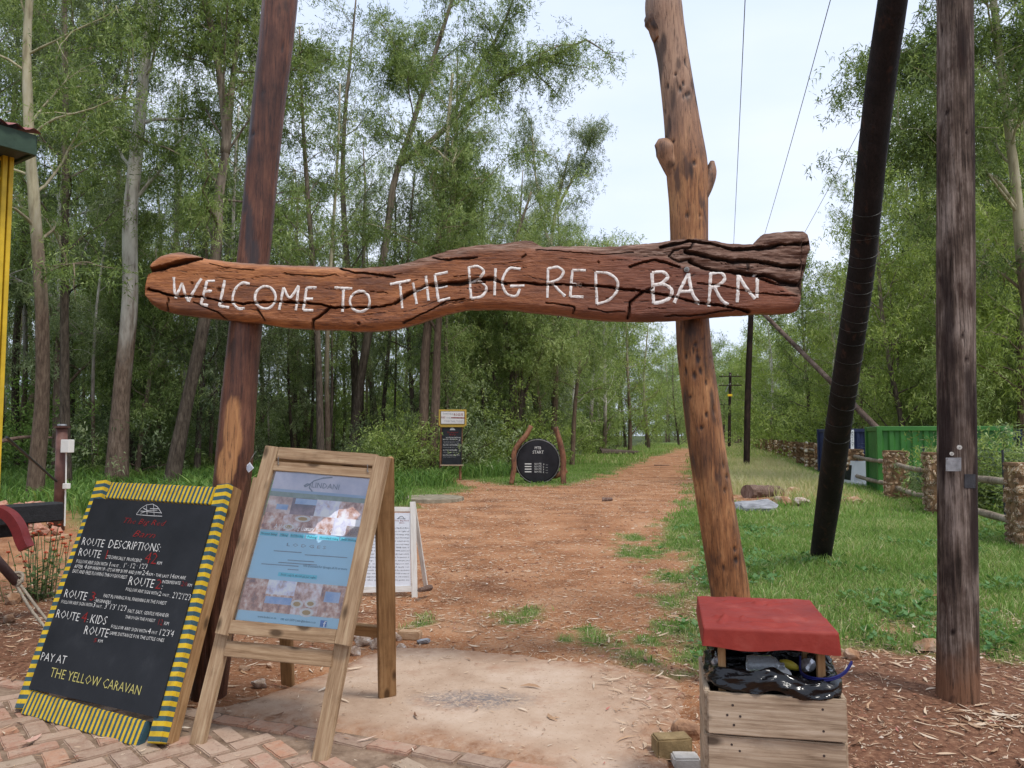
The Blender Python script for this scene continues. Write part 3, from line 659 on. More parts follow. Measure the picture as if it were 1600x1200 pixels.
hero('dark forked gum spreading a long limb over the trail', [(548, 738), (560, 620), (585, 470), (603, 380), (617, 280), (640, 210), (668, 120), (700, 20)], 31, .19, (B_dark, L_green), 105,
     [([(622, 258), (680, 215), (745, 155), (800, 115), (870, 85), (915, 62)], .14, -2), ([(640, 210), (655, 150), (630, 110), (618, 60)], .07, 1), ([(700, 190), (740, 120), (790, 30), (820, -60)], .09, -2)], ext=4, r1=.05, spread=2.8, nl=12, lo=.55, per=90, hi=.99)
hero('brown twin stemmed gum with charred foot behind the menu board', [(655, 748), (662, 660), (664, 560), (676, 450), (690, 330), (697, 240)], 27.5, .22, (B_cream, L_green), 106, [([(672, 740), (680, 640), (684, 520), (700, 380), (712, 230)], .2, -.5)], ext=3, r1=.05, spread=2.8, nl=14, lo=.4, per=84, flare=1.6)
hero('many stemmed dark gum behind the round start sign', [(800, 715), (798, 660), (800, 600), (790, 520), (800, 400), (830, 300)], 34, .17, (B_dark, L_green), 107, [([(797, 690), (775, 600), (758, 540), (740, 470)], .12, 0), ([(802, 690), (825, 600), (850, 540), (880, 480)], .12, 1), ([(802, 700), (815, 620), (815, 540), (835, 430)], .1, -1)], r1=.05, spread=3, nl=14, lo=.35, per=84)
hero('slender cream gum catching light beyond the start sign', [(893, 706), (898, 640), (905, 560), (900, 470), (915, 380)], 38, .10, (B_cream, L_green), 108, r1=.04, spread=2.4, nl=14, lo=.3, per=84)
hero('gum with airy dark top leaning toward the open sky', [(862, 700), (868, 560), (858, 430), (868, 330), (890, 240)], 41, .14, (B_cream, L_blue), 109, [([(868, 330), (900, 270), (930, 210)], .09, -1), ([(862, 400), (840, 300), (830, 190)], .1, 1)], r1=.05, spread=2.6, nl=14, lo=.5, per=80, dense=.8)
hero('tall pale stemmed gum at the upper right beside the grey utility pole', [(1640, 720), (1620, 560), (1598, 420), (1588, 300), (1570, 150), (1552, 0)], 20, .15, (B_cream, L_green), 110, [([(1590, 330), (1555, 280), (1490, 250), (1455, 200)], .07, -1), ([(1570, 150), (1520, 90), (1465, 60), (1415, 90)], .07, 1), ([(1580, 200), (1600, 100), (1640, 0)], .07, 0)], ext=4, r1=.06, spread=3.2, nl=20, lo=.32, per=84)
# ---- the wood: variants placed one by one
near = [tree_meshes(gen_tree(200 + k, H, r0=r, lo=lo, spread=s, nl=nl, per=62)) for k, (H, r, lo, s, nl) in enumerate([(20, .16, .30, 2.8, 18), (18, .12, .34, 2.4, 16), (19, .18, .24, 3.2, 19)])]
stems_ = [tree_meshes(gen_tree(260 + k, H, r0=r, lo=lo, spread=s, nl=nl, per=60)) for k, (H, r, lo, s, nl) in enumerate([(14, .075, .5, 1.4, 9), (12, .055, .45, 1.2, 9), (15, .09, .55, 1.5, 9)])]
thin = [tree_meshes(gen_tree(220 + k, H, r0=r, lo=lo, spread=s, nl=nl, per=72)) for k, (H, r, lo, s, nl) in enumerate([(11, .07, .12, 1.7, 18), (8.5, .055, .06, 1.7, 18)])]
far = [tree_meshes(gen_tree(240 + k, H, r0=r, lo=lo, spread=s, nl=nl, per=26, L=.30, hw=.034, rad=.42, nseg=6)) for k, (H, r, lo, s, nl) in enumerate([(18, .16, .10, 3.2, 22), (17, .17, .07, 3.4, 24), (14, .13, .03, 3.2, 22)])]
full = [tree_meshes(gen_tree(280 + k, H, r0=r, lo=lo, spread=s, nl=nl, per=34, L=.27, hw=.034, rad=.42, nseg=6)) for k, (H, r, lo, s, nl) in enumerate([(18, .15, .10, 3.4, 26), (15, .13, .04, 3.4, 26)])]
rw = random.Random(21)
placed = []
def ok(x, y, d): return all((x - a) ** 2 + (y - b) ** 2 > d * d for a, b in placed)
def place_label(label, x, y, s, ma):
    px = 800 + FPX * x / y; bk = {'bark_pale': 'pale barked', 'bark_dark': 'dark barked', 'bark_cream': 'cream barked'}[ma[0].name]
    zones = [(60, 'behind the yellow wagon'), (180, 'above the pipe post'), (330, 'left of the left gate post'), (430, 'behind the left gate post'), (540, 'above the A-frame'), (640, 'right of the A-frame'), (740, 'behind the route board'), (800, 'between route board and start sign'),
             (900, 'behind the start sign'), (1000, 'beyond the start sign'), (1070, 'beside the right gate post'), (1130, 'where the trail vanishes'), (1190, 'near the slim pole'), (1270, 'under the beam end'), (1350, 'behind the leaning black pole'), (1460, 'above the green container'), (9999, 'right of the utility pole')]
    z = next(t for lim, t in zones if px < lim)
    return f'{bk} {label} {z}'
def wood(n, fx_, dmin, kinds, mats, label, group, s0=.85, s1=1.1):
    c = 0; tries = 0
    while c < n and tries < n * 60:
        tries += 1; x, y = fx_()
        if abs(x) > y * .72 + 3 or not ok(x, y, dmin): continue
        if y < 30 and abs(800 + FPX * x / y - 706) < 75: continue      # nothing grows in front of the route board
        placed.append((x, y)); s = rw.uniform(s0, s1); s *= (.68 if 1190 < 800 + FPX * x / y < 1435 and y < 48 else 1); ki = rw.choice(kinds); ro = rw.uniform(0, 6.28); sz = rw.uniform(.92, 1.06); ma = rw.choice(mats); lb = place_label(label, x, y, s, ma)
        put_tree(ki, (x, y, zat(x, y) - .05), ro, (s, s, s * sz), ma, lb, group); c += 1
    return c
for p in [gnd(94, 760)]: pass
placed += [(-15.2, 26), (-12.3, 24), (-9.9, 22.5), (-10.1, 29), (-6.4, 31), (-3.3, 27.5), (0, 34), (2.9, 38), (2.1, 41)]
def e1():
    y = rw.uniform(25, 50); return (.25 * y - 8.2 - rw.random() ** 1.3 * (12 + y * .55) - .3, y)
def e2():
    y = rw.uniform(34, 70); return (.25 * y - 8.0 - rw.random() * (14 + y * .55), y)
def e3():
    y = rw.uniform(50, 125); return (.25 * y - 7.6 + 3.8 * max(0, min(1, (y - 60) / 30)) - rw.random() ** 1.3 * 20, y)
def e4():
    y = rw.uniform(17.5, 24); return (-y * rw.uniform(.56, .8), y)
mm = [(B_dark, L_green), (B_dark, L_green), (B_pale, L_blue), (B_dark, L_blue), (B_cream, L_green)]
n1 = wood(34, e1, 1.5, near, mm, 'front row gum', 'gums in the front of the left wood', .8, 1.05)
n2_ = wood(38, e1, .8, thin, [(B_dark, L_green), (B_cream, L_green), (B_dark, L_blue)], 'slim young gum', 'young gums in the left wood', .7, 1.15)
n2b = wood(64, e1, .55, stems_, [(B_dark, L_green), (B_cream, L_green), (B_pale, L_blue), (B_dark, L_lime)], 'slender leaning stem', 'slender stems in the left wood', .7, 1.15)
n3_ = wood(18, e2, 1.6, far, [(B_dark, L_green), (B_dark, L_blue), (B_pale, L_green)], 'gum deep in the wood', 'gums deep in the left wood', .85, 1.05)
n4_ = wood(32, e3, 2.0, far, [(B_dark, L_green), (B_cream, L_lime), (B_pale, L_green)], 'distant gum lining the trail', 'distant gums lining the trail on the left', .85, 1.0)
n5_ = wood(5, e4, 2.4, near, mm, 'gum at the rim of the wood', 'gums behind the yellow wagon', .85, 1.0)
def r1():
    y = rw.uniform(27, 48); return (.262 * y + 6.4 + rw.random() ** 1.4 * (10 + y * .42), y)
def r2():
    y = rw.uniform(48, 130); return (.262 * y + 4.2 + rw.random() ** 1.2 * 26, y)
def r3():
    y = rw.uniform(150, 240); return (y * (.185 + rw.random() * .12), y)
n6_ = wood(30, r1, 1.8, near + full, [(B_cream, L_lime), (B_pale, L_green), (B_dark, L_lime), (B_cream, L_green)], 'gum beyond the stone fence', 'gums behind the stone fence', .8, 1.05)
n7_ = wood(56, r2, 2.2, full, [(B_cream, L_lime), (B_pale, L_lime), (B_dark, L_green)], 'distant bright leafed gum', 'distant gums on the right of the trail', .74, .92)
n8_ = wood(34, r3, 5, far, [(B_pale, L_lime), (B_cream, L_green)], 'far small gum', 'far gums closing the trail', .95, 1.4)
def r4():
    y = rw.uniform(26, 31); return (y * rw.uniform(.48, .72), y)
n9_ = wood(6, r4, 1.4, thin, [(B_cream, L_lime), (B_dark, L_green)], 'small leafy gum beyond the fence', 'small gums behind the green container', .7, .95)
print('trees', NT[0], n1, n2_, n3_, n4_, n5_, n6_, n7_, n8_, n9_)

# leafy shrubs low in the wood
def shrub_mesh(seed, h=1.6, r=1.0, n=150, L=.11, hw=.016):
    rng = np.random.default_rng(seed); parts = []; C = []
    for k in range(9):
        az = rng.uniform(0, 6.28); el = rng.uniform(.7, 1.5); d = np.array([math.cos(az)*math.cos(el), math.sin(az)*math.cos(el), math.sin(el)]); L_ = h * rng.uniform(.6, 1.1)
        q = [np.zeros(3), d*L_*.5, d*L_ + np.array([math.cos(az), math.sin(az), -.2])*r*.35]; P = smooth_path(q, 7); parts.append(tube(P, np.linspace(.02, .006, 7), 4, False)); C.append(P[2:])
    C = np.vstack(C); C = np.repeat(C, max(1, n // len(C)), 0) + rng.normal(0, 1, (max(1, n // len(C)) * len(C), 3)) * np.array([r*.38, r*.38, h*.18]); C[:, 2] = np.maximum(C[:, 2], .08)
    LV, LF, tone = leaves(C, 40, rng, L, hw, .14, .22, .2); LV[:, 2] = np.maximum(LV[:, 2], 0)
    TV, TF = join(parts); a = fast_mesh('stem', TV, TF); b = fast_mesh('foliage', LV, LF); cattr(b, 'tone', tone, 'FACE'); return a, b
shr = [shrub_mesh(300), shrub_mesh(301, 2.1, 1.2, 200), shrub_mesh(302, 1.1, .9, 120)]
L_shrub = foliage_mat('shrub_leaf', [(0, (0.047, 0.094, 0.024)), (.4, (0.130, 0.236, 0.047)), (.7, (0.236, 0.366, 0.083)), (1, (0.401, 0.519, 0.153))], .4, .5, .3)
def put_shrub(x, y, s, label, group, ms=None, lm=None):
    t = thing('shrub', label, 'shrub', (x, y, zat(x, y) - .03), group); t.rotation_euler = (0, 0, rw.uniform(0, 6.28)); t.scale = (s, s, s); ms = ms or rw.choice(shr); lm = lm or rw.choice([L_shrub, L_green, L_blue, L_lime])
    for me, nm, mt in ((ms[0], 'stem', B_dark), (ms[1], 'foliage', lm or L_shrub)):
        o = bpy.data.objects.new(nm, me); COL.objects.link(o); o.parent = t
        if not me.materials: me.materials.append(mt)
        o.material_slots[0].link = 'OBJECT'; o.material_slots[0].material = mt
    return t
c = 0
while c < 60:
    y = rw.uniform(26, 55); x = .25 * y - 8.2 - rw.random() ** 1.5 * (6 + y * .6) + .4
    if abs(x) > y * .7: continue
    put_shrub(x, y, rw.uniform(.7, 1.5), place_label('leafy shrub under the left wood', x, y, 1, (B_dark,)).replace('dark barked ', ''), 'shrubs under the left wood'); c += 1
for k in range(46):
    y = rw.uniform(48, 66); x = .25 * y - 9.5 - rw.random() * (8 + y * .62)
    if abs(x) < y * .7: put_shrub(x, y, rw.uniform(2.0, 3.2), place_label('tall bush deep in the wood', x, y, 1, (B_dark,)).replace('dark barked ', ''), 'tall bushes deep in the left wood', lm=rw.choice([L_lime, L_green]))
for px, py, s in [(740, 728, 1.0), (760, 735, .85), (715, 730, .9), (838, 722, .9), (775, 742, .6), (620, 735, .8), (600, 745, .7)]:
    p = gnd(px, py); put_shrub(p.x, p.y, s, 'bright leafy shrub between the menu board and the start sign', 'shrubs by the start sign')
for k in range(44):
    y = rw.uniform(30, 105); put_shrub(.262 * y + 6.2 + rw.random() * 6 + (3 if y < 40 else 0), y, rw.uniform(1.4, 3.0), 'leafy shrub growing behind the stone fence', 'shrubs behind the stone fence', lm=L_lime)
for px, Yp, s in [(1443, 18.0, .34), (1466, 18.2, .45), (1540, 15.6, .75), (1566, 15.2, .8), (1592, 14.8, .85), (1625, 14.0, .8)]:
    p = at(px, 700, Yp); put_shrub(p.x, p.y, s * 1.3, 'green creeper-like shrub on the wire fence before the green container', 'shrubs on the wire fence')
# ------------------------------------------------------------------ GATEWAY POSTS AND CARVED BEAM
def woodmat(name, cols, rough=.45, spec=.4, grain=(1, 1, .07), scale=9, bump=.5, patches=None, dirt=None, coat=0, bdist=.008):
    """cols: dark, mid, light; grain runs along the stretched axis; vertex layers: bare, char."""
    g = G(name); v = g.coord(grain, rnd=False); v2 = g.coord((1, 1, .5), rnd=False)
    fine = g.noise(scale * 5, v, 6, .7, .6); big = g.noise(scale * .45, v2, 5, .65)
    c = g.ramp(g.math('ADD', g.math('MULTIPLY', fine, .45), g.math('MULTIPLY', big, .55)), [(.39, cols[0]), (.5, cols[1]), (.61, cols[2])])
    if patches is not None: c = g.mix(g.attr('bare').outputs['Fac'], c, g.ramp(fine, [(.35, patches[0]), (.65, patches[1])]))
    spots = g.ramp(g.noise(scale * 1.4, g.coord((1, 1, .35), rnd=False), 3, .5), [(.60, 0.0), (.68, .75)])
    c = g.mix(spots, c, (.05, .025, .018)); c = g.mix(g.ramp(g.noise(scale * 9, v, 5, .8, .3), [(.53, 0.0), (.62, .75)]), c, tuple(x * .5 for x in cols[0]))
    if dirt is not None: c = g.mix(g.attr('char').outputs['Fac'], c, dirt)  # stains, plus darker grooves and pits, mixed in as colour
    n1 = g.bump(g.noise(scale * 7, v, 8, .75), bump, bdist)
    n2b = g.bump(g.ramp(g.noise(scale * 2.2, v, 4, .5), [(.30, 0.0), (.36, 1.0)]), .5, bdist * 1.5, n1)
    return g.done(c, g.ramp(fine, [(.3, rough - .12), (.7, rough + .2)]), n2b, spec, **({'Coat Weight': coat, 'Coat Roughness': .3} if coat else {}))
def pole_obj(name, px_path, px_w, Y, mat, label, cat, n=56, k=230, fn=None, below=.35, seed=0, holes=0, parent=None, dY=0.0):
    pts = []; rr = []
    for i, ((px, py), w) in enumerate(zip(px_path, px_w)):
        y = Y + dY * i / (len(px_path) - 1); p = at(px, py, y); pts.append(p); rr.append(w / 2 / FPX * (y * cP + (p.z - 1.5) * sP) / math.sqrt(1 + ((px - 800) / FPX) ** 2))
    b = pts[0].copy()
    P, r = smooth_path(pts, k, rr)
    rng = np.random.default_rng(seed); hs = [(rng.uniform(0, 6.28), P[rng.integers(0, k)][2], rng.uniform(.004, .014), rng.uniform(.006, .03)) for _ in range(holes)]
    A = {}
    def f(rr_, i, a, Pp):
        z = Pp[:, 2][:, None] * np.ones_like(a); q = np.stack([np.cos(a), np.sin(a), z], -1).reshape(-1, 3)
        d = .045 * fbm(q * np.array([1.2, 1.2, 1.4]) + seed, seed, 3) + .028 * fbm(q * np.array([5, 5, 1.3]) + seed, seed + 5, 3)
        gr_ = fbm(q * np.array([7, 7, .8]) + seed * 2, seed + 9, 2); d -= .05 * sstep(.36, .5, gr_)
        R_ = rr_ * (1 + d.reshape(rr_.shape)); Hm = np.zeros(rr_.shape)
        for (ha, hz, hr, hh) in hs:
            da = np.abs((a - ha + math.pi) % (2 * math.pi) - math.pi) * rr_; hm_ = np.exp(-(da / hr) ** 2 - ((z - hz) / hh) ** 2); R_ -= .012 * hm_; Hm = np.maximum(Hm, hm_)
        A['h'] = Hm.ravel(); A['g'] = gr_
        return R_
    V, F = tube(P, r, n, True, f)
    bare = np.zeros(len(V)); ch = np.zeros(len(V))
    if fn: bb, cc = fn(V); bare, ch = bb, cc
    else: ch[:-2] = sstep(.36, .5, A['g']) * .7
    ch[:-2] = np.maximum(ch[:-2], sstep(.15, .6, A['h']) * .95)  # pits coloured darker, like the grooves above
    me = fast_mesh(name, V, F); cattr(me, 'bare', bare); cattr(me, 'char', ch)
    o = link(name, me, mat, parent, smooth=True)
    if parent is None: tag(o, label, cat); world_origin(o)
    return o
def zpix(py, Y): return at(800, py, Y).z
M_left = woodmat('varnished_red_brown', [(.040, .016, .010), (.105, .040, .023), (.20, .085, .048)], .42, .35, patches=[(.30, .13, .05), (.50, .25, .10)], dirt=(.035, .028, .03))
YL = 4.55
def leftfn(V):
    def im(px, py, rx, ry, seed):
        p = at(px, py, YL - .09); d = np.sqrt(((V[:, 0] - p.x) / (rx / FPX * 4.5)) ** 2 + ((V[:, 2] - p.z) / (ry / FPX * 4.5)) ** 2) + fbm(V * np.array([18, 18, 5]), seed, 3) * .55
        return sstep(1.1, .9, d) * (V[:, 1] < YL + .02)
    bare = np.maximum(im(363, 678, 15, 62, 3), im(352, 735, 12, 30, 4)); bare = np.maximum(bare, im(392, 762, 5, 50, 5) * .6)
    ch = np.maximum.reduce([im(388, 210, 6, 42, 6), im(393, 130, 5, 60, 9) * .6, im(389, 365, 6, 40, 7), im(381, 312, 5, 20, 8), im(395, 395, 9, 20, 2)]) * .8
    return bare, ch
left = pole_obj('gate_post', [(323, 1118), (330, 1060), (341, 960), (353, 840), (364, 740), (372, 640), (381, 540), (392, 440), (402, 350), (411, 250), (421, 150), (432, 60), (438, 0), (442, -60), (446, -130)],
                [57, 57, 57, 57, 60, 57, 53, 52, 51, 51, 52, 54, 55, 54, 50], YL, M_left, 'smooth dark red-brown gate post behind the striped menu board, holding the beam', 'gate post', fn=leftfn, seed=3, holes=26)
M_right = woodmat('varnished_orange_brown', [(.095, .036, .014), (.27, .112, .040), (.46, .225, .09)], .45, .35, dirt=(.03, .016, .012), bump=.7, patches=[(.30, .19, .13), (.44, .31, .23)])
YR = 4.75
def rightfn(V):
    q = V * np.array([14, 14, 2.6]); c = sstep(.22, .42, fbm(q, 71, 3)) * .75
    c = np.maximum(c, sstep(.0, .25, fbm(V * np.array([7, 7, 3.0]), 73, 3)) * .55 * sstep(1.7, 1.2, V[:, 2]))
    bare = sstep(2.9, 3.9, V[:, 2]) * .65
    return bare, c
rp_root = pole_obj('gate_post', [(1152, 1066), (1148, 1000), (1141, 930), (1128, 850), (1115, 770), (1103, 690), (1094, 620), (1084, 540), (1080, 470), (1077, 380), (1076, 320), (1074, 270), (1067, 200), (1059, 140), (1050, 80), (1043, 45), (1037, 15), (1036, -15), (1038, -50)],
                   [66, 64, 62, 61, 60, 58, 57, 54, 52, 60, 62, 66, 57, 52, 50, 53, 58, 52, 44], YR, M_right, 'crooked orange-brown gate post with two branch stubs above the beam', 'gate post', fn=rightfn, seed=8, holes=120, n=84, k=420)
def stub(pts, ws, Y, seed):
    P = [at(px, py, Y) for px, py in pts]; P, r = smooth_path(P, 16, [w / 2 / FPX * Y for w in ws])
    V, F = tube(P, r, 22, True, lambda rr, i, a, Pp: rr * (1 + .14 * fbm(np.stack([np.cos(a) * 1.5 + seed, np.sin(a) * 1.5, i * .25], -1).reshape(-1, 3), seed, 3).reshape(rr.shape)))
    me = fast_mesh('branch_stub', V, F); cattr(me, 'bare', np.full(len(V), .3)); cattr(me, 'char', sstep(-.1, .5, fbm(V * 18, seed, 3)) * .8)
    return link('branch_stub', me, M_right, rp_root, smooth=True)
stub([(1062, 278), (1048, 248), (1035, 228), (1026, 222)], [34, 36, 30, 12], YR - .02, 5)
stub([(1086, 318), (1103, 288), (1111, 266), (1113, 252)], [30, 24, 17, 7], YR - .02, 6)
stub([(1036, 60), (1024, 36), (1014, 26), (1010, 24)], [34, 32, 26, 16], YR - .01, 7)

# the beam: outline, cracks and ridges of the slab of wood
BA = at(226, 450, 4.36); BB = at(1260, 430, 4.50)
BN = Vector((BB.y - BA.y, -(BB.x - BA.x), 0)).normalized()          # towards the camera
BP = (BA.copy(), BN)
top_px = [(226, 452), (230, 428), (235, 408), (248, 398), (262, 393), (278, 391), (300, 396), (320, 402), (340, 405), (375, 408), (430, 411), (500, 414), (560, 417), (600, 414), (630, 410), (655, 402), (680, 395), (705, 388), (720, 384), (745, 381), (770, 379), (800, 376), (818, 373), (832, 374), (840, 378), (850, 383), (880, 382), (915, 382), (950, 383), (975, 381), (1000, 380), (1030, 376), (1045, 373), (1065, 371), (1090, 369), (1110, 372), (1140, 377), (1165, 379), (1183, 379), (1190, 370), (1197, 363), (1215, 360), (1240, 359), (1258, 359), (1263, 363), (1267, 380)]
bot_px = [(226, 462), (232, 472), (245, 481), (270, 488), (300, 492), (340, 497), (370, 501), (400, 503), (430, 508), (460, 511), (500, 513), (530, 514), (560, 516), (595, 515), (620, 511), (650, 504), (675, 495), (700, 487), (730, 482), (765, 480), (800, 482), (830, 485), (870, 489), (910, 495), (940, 498), (980, 500), (1020, 501), (1060, 499), (1100, 495), (1150, 491), (1190, 488), (1225, 488), (1245, 487), (1252, 482), (1254, 450), (1260, 420), (1267, 388)]
tx, ty = np.array(top_px).T; bx_, by_ = np.array(bot_px).T
def z3(x, y): return (200 + x / 2.857, 350 + y / 2.857)
def z4(x, y): return (720 + x / 2.807, 340 + y / 2.807)
cracks = []   # (points, width px, depth m)
def ck(f, pts, w, d): cracks.append(([f(*p) for p in pts], w, d))
ck(z3, [(90, 290), (180, 318), (330, 325), (420, 345), (520, 355), (680, 345), (770, 350), (860, 358), (900, 372), (1000, 372), (1120, 370), (1190, 355), (1230, 325), (1270, 305), (1330, 275), (1400, 262), (1500, 262), (1590, 258)], 2.2, .045)
ck(z3, [(1190, 355), (1240, 318), (1330, 272), (1500, 265)], 4.0, .04)
ck(z4, [(0, 285), (60, 270), (130, 265), (180, 285), (280, 285), (380, 292), (480, 292), (600, 300), (700, 312), (800, 320), (900, 340), (1000, 365), (1100, 380), (1200, 395), (1270, 410)], 2.4, .045)
ck(z4, [(0, 288), (70, 268), (140, 266), (200, 288)], 3.6, .04)
ck(z3, [(85, 212), (180, 185), (250, 168), (318, 150)], 5.2, .06)
ck(z3, [(820, 470), (828, 430), (868, 402), (908, 368)], 2.4, .03)
ck(z3, [(945, 195), (1010, 215), (1100, 225), (1190, 240)], 2.2, .025)
ck(z3, [(180, 330), (170, 385)], 1.6, .02); ck(z3, [(290, 350), (400, 395), (435, 425)], 1.4, .018)
ck(z3, [(1230, 440), (1330, 392), (1420, 345), (1500, 335)], 1.6, .018)
ck(z3, [(1360, 148), (1430, 160), (1545, 150)], 2.2, .02); ck(z3, [(580, 385), (610, 430)], 2, .015)
ck(z3, [(360, 175), (480, 200), (560, 205)], 1.1, .01); ck(z3, [(700, 220), (840, 235), (930, 225)], 1.0, .01); ck(z3, [(1000, 320), (1090, 300), (1160, 310)], 1.0, .01)
ck(z4, [(740, 218), (800, 195), (850, 185), (900, 197), (960, 215)], 2.4, .03)
ck(z4, [(735, 438), (743, 370), (798, 325), (840, 308)], 2.4, .03); ck(z4, [(375, 372), (440, 380), (500, 395), (495, 420)], 2.2, .02)
ck(z4, [(1010, 190), (1060, 215), (1100, 228), (1180, 235), (1260, 245), (1330, 250), (1400, 275), (1520, 290)], 4.2, .055)
ck(z4, [(990, 145), (1050, 158), (1120, 180), (1200, 190), (1300, 190), (1400, 210), (1530, 215)], 4.4, .055)
ck(z4, [(880, 128), (940, 112), (1010, 95), (1100, 108), (1200, 135), (1340, 130), (1400, 118), (1530, 110)], 4.0, .05)
ck(z4, [(1300, 258), (1380, 292), (1500, 293)], 2.6, .03); ck(z4, [(1040, 290), (1160, 300), (1280, 330), (1480, 345)], 1.6, .018)
ck(z4, [(0, 178), (70, 173)], 1.8, .015); ck(z4, [(1030, 100), (1010, 130), (935, 140), (915, 170), (960, 190), (1010, 180)], 2.0, .02)
ck(z4, [(330, 140), (480, 150), (620, 160), (760, 150)], 1.3, .012); ck(z4, [(560, 400), (640, 412), (720, 410)], 1.4, .012); ck(z4, [(900, 430), (1040, 425), (1200, 405)], 1.6, .015)
ck(z4, [(270, 175), (285, 160)], 2, .012); ck(z4, [(1260, 200), (1262, 222)], 3, .015)
knots = [z3(283, 262) + (2.6,), z3(405, 293) + (4.2,), z4(990, 228) + (4.5,), z4(605, 195) + (2.2,), z3(1030, 445) + (2.5,)]
grey_line = np.array([(226, 400), (270, 396), (320, 400), (375, 411), (500, 417), (600, 420), (650, 414), (700, 400), (740, 393), (800, 390), (850, 386), (900, 389), (960, 396), (1000, 402), (1040, 402), (1060, 412), (1090, 420), (1150, 424), (1200, 430), (1235, 455), (1270, 475)])
_rc = np.random.default_rng(77)
for _k in range(60):
    _x = _rc.uniform(245, 1240); _u = _rc.uniform(.12, .9); _L = _rc.uniform(14, 70)
    _f = lambda q: np.interp(q, tx, ty) * (1 - _u) + np.interp(q, bx_, by_) * _u
    _s = _rc.uniform(-3, 3); cracks.append(([(_x + _L * t_, float(_f(_x + _L * t_)) + _s * t_) for t_ in (0, .35, .7, 1)], _rc.uniform(.35, .7), _rc.uniform(.003, .007)))
def crackfield(X, Y):
    D = np.zeros(X.shape); Cc = np.zeros(X.shape)
    wob = n2(X, Y, .09, 301) * 2.2
    for pts, w, dep in cracks:
        m = (X > min(p[0] for p in pts) - 12) & (X < max(p[0] for p in pts) + 12)
        if not m.any(): continue
        w = w * .8; x, y = X[m], Y[m] + wob[m]; dd = np.full(x.shape, 99.0)
        for (ax, ay), (bx2, by2) in zip(pts[:-1], pts[1:]):
            ex_, ey_ = bx2 - ax, by2 - ay; t = np.clip(((x - ax) * ex_ + (y - ay) * ey_) / (ex_ * ex_ + ey_ * ey_), 0, 1); dd = np.minimum(dd, np.hypot(x - ax - t * ex_, y - ay - t * ey_))
        ww = w * (.75 + .5 * n2(x, y, .06, 303)); D[m] = np.maximum(D[m], dep * np.clip(1.25 - dd / ww, 0, 1) ** .6); Cc[m] = np.maximum(Cc[m], np.clip(1.25 - dd / (ww * 1.5), 0, 1))
    for kx, ky, kr in knots:
        dd = np.hypot(X - kx, Y - ky); D = np.maximum(D, .015 * np.clip(1.3 - dd / kr, 0, 1)); D -= .004 * np.exp(-((dd - kr * 1.8) / kr) ** 2); Cc = np.maximum(Cc, .8 * np.clip(1.3 - dd / kr, 0, 1))
    return D, Cc
def beam_front(X, Y):
    """how far behind the front plane the surface lies, metres."""
    T = np.interp(X, tx, ty); B = np.interp(X, bx_, by_); u = np.clip((Y - T) / np.maximum(B - T, 1), 0, 1)
    edge = .032 * (np.clip(1 - u / .13, 0, 1) ** 2 + np.clip(1 - (1 - u) / .12, 0, 1) ** 2)
    gl = np.interp(X, grey_line[:, 0], grey_line[:, 1] + 3); rough = sstep(3, -8, Y - gl)
    ridged = n2(X, Y * 4, .02, 305) * .022 + n2(X, Y * 3.5, .06, 306) * .009
    d = edge + n2(X, Y, .012, 307) * .010 + n2(X, Y * 1.6, .045, 313) * .005 + n2(X, Y * 4, .03, 308) * .0026 + n2(X, Y * 14, .05, 312) * .0016 + rough * (ridged + .012)
    D, Cc = crackfield(X, Y)
    return d + D, Cc, np.clip(rough, 0, 1)
NS, NF = 520, 84
xs = np.linspace(226.5, 1266.5, NS); T = np.interp(xs, tx, ty); B = np.interp(xs, bx_, by_)
T = T + n2(xs, xs * 0, .09, 309) * 1.6; B = B + n2(xs, xs * 0 + 9, .06, 310) * 1.4
uf = .5 - .5 * np.cos(np.linspace(0, 1, NF) * math.pi) * .35 - np.linspace(.5, -.5, NF) * .65; uf = np.clip(uf, 0, 1); uf[0], uf[-1] = 0, 1
XX = np.repeat(xs[:, None], NF, 1); YY = T[:, None] + (B - T)[:, None] * uf[None]
df, cf, gf = beam_front(XX.ravel(), YY.ravel()); df = df.reshape(NS, NF); cf = cf.reshape(NS, NF); gf = gf.reshape(NS, NF)
# rays onto the plane, vectorised
def onp_np(X, Y, plane, off):
    P_, n_ = plane; d = np.stack([(X - 800) / FPX, cP - (600 - Y) / FPX * sP, sP + (600 - Y) / FPX * cP], -1); nn = np.array(n_); C0 = np.array(CAM)
    t = (np.array(P_) - C0).dot(nn) / (d @ nn); return C0 + d * t[..., None] + nn * np.asarray(off)[..., None]
VF = onp_np(XX, YY, BP, -df)
TH = .19; NBk = 22; rings = [VF]; backs = []
endt = np.clip(np.minimum(np.arange(NS), np.arange(NS)[::-1]) / 14, 0, 1) ** .5      # ends round off a little in depth
ph = np.linspace(0, math.pi, NBk + 2)[1:-1]; mid = (VF[:, 0] + VF[:, -1]) / 2; half = (VF[:, 0] - VF[:, -1]) / 2
bn = np.array(BN)
BK = []
for a_ in ph[::-1]:
    ca, sa = math.cos(a_), math.sin(a_)
    ca = -ca
    c_ = np.sign(ca) * abs(ca) ** .45; s_ = abs(sa) ** .6
    BK.append(mid - half * c_ - bn[None] * (s_ * TH * (.45 + .55 * endt))[:, None])
BK = np.stack(BK, 1); BK += (n2(BK[..., 0], BK[..., 2] * 3, 2.5, 311) * .02)[..., None] * -bn
Vb = np.concatenate([VF, BK], 1); NR = NF + NBk; Vb = Vb.reshape(-1, 3)
i = np.arange(NS - 1)[:, None] * NR; j = np.arange(NR)[None]; j2 = (j + 1) % NR
Fb = np.stack([i + j, i + NR + j, i + NR + j2, i + j2], -1).reshape(-1, 4)
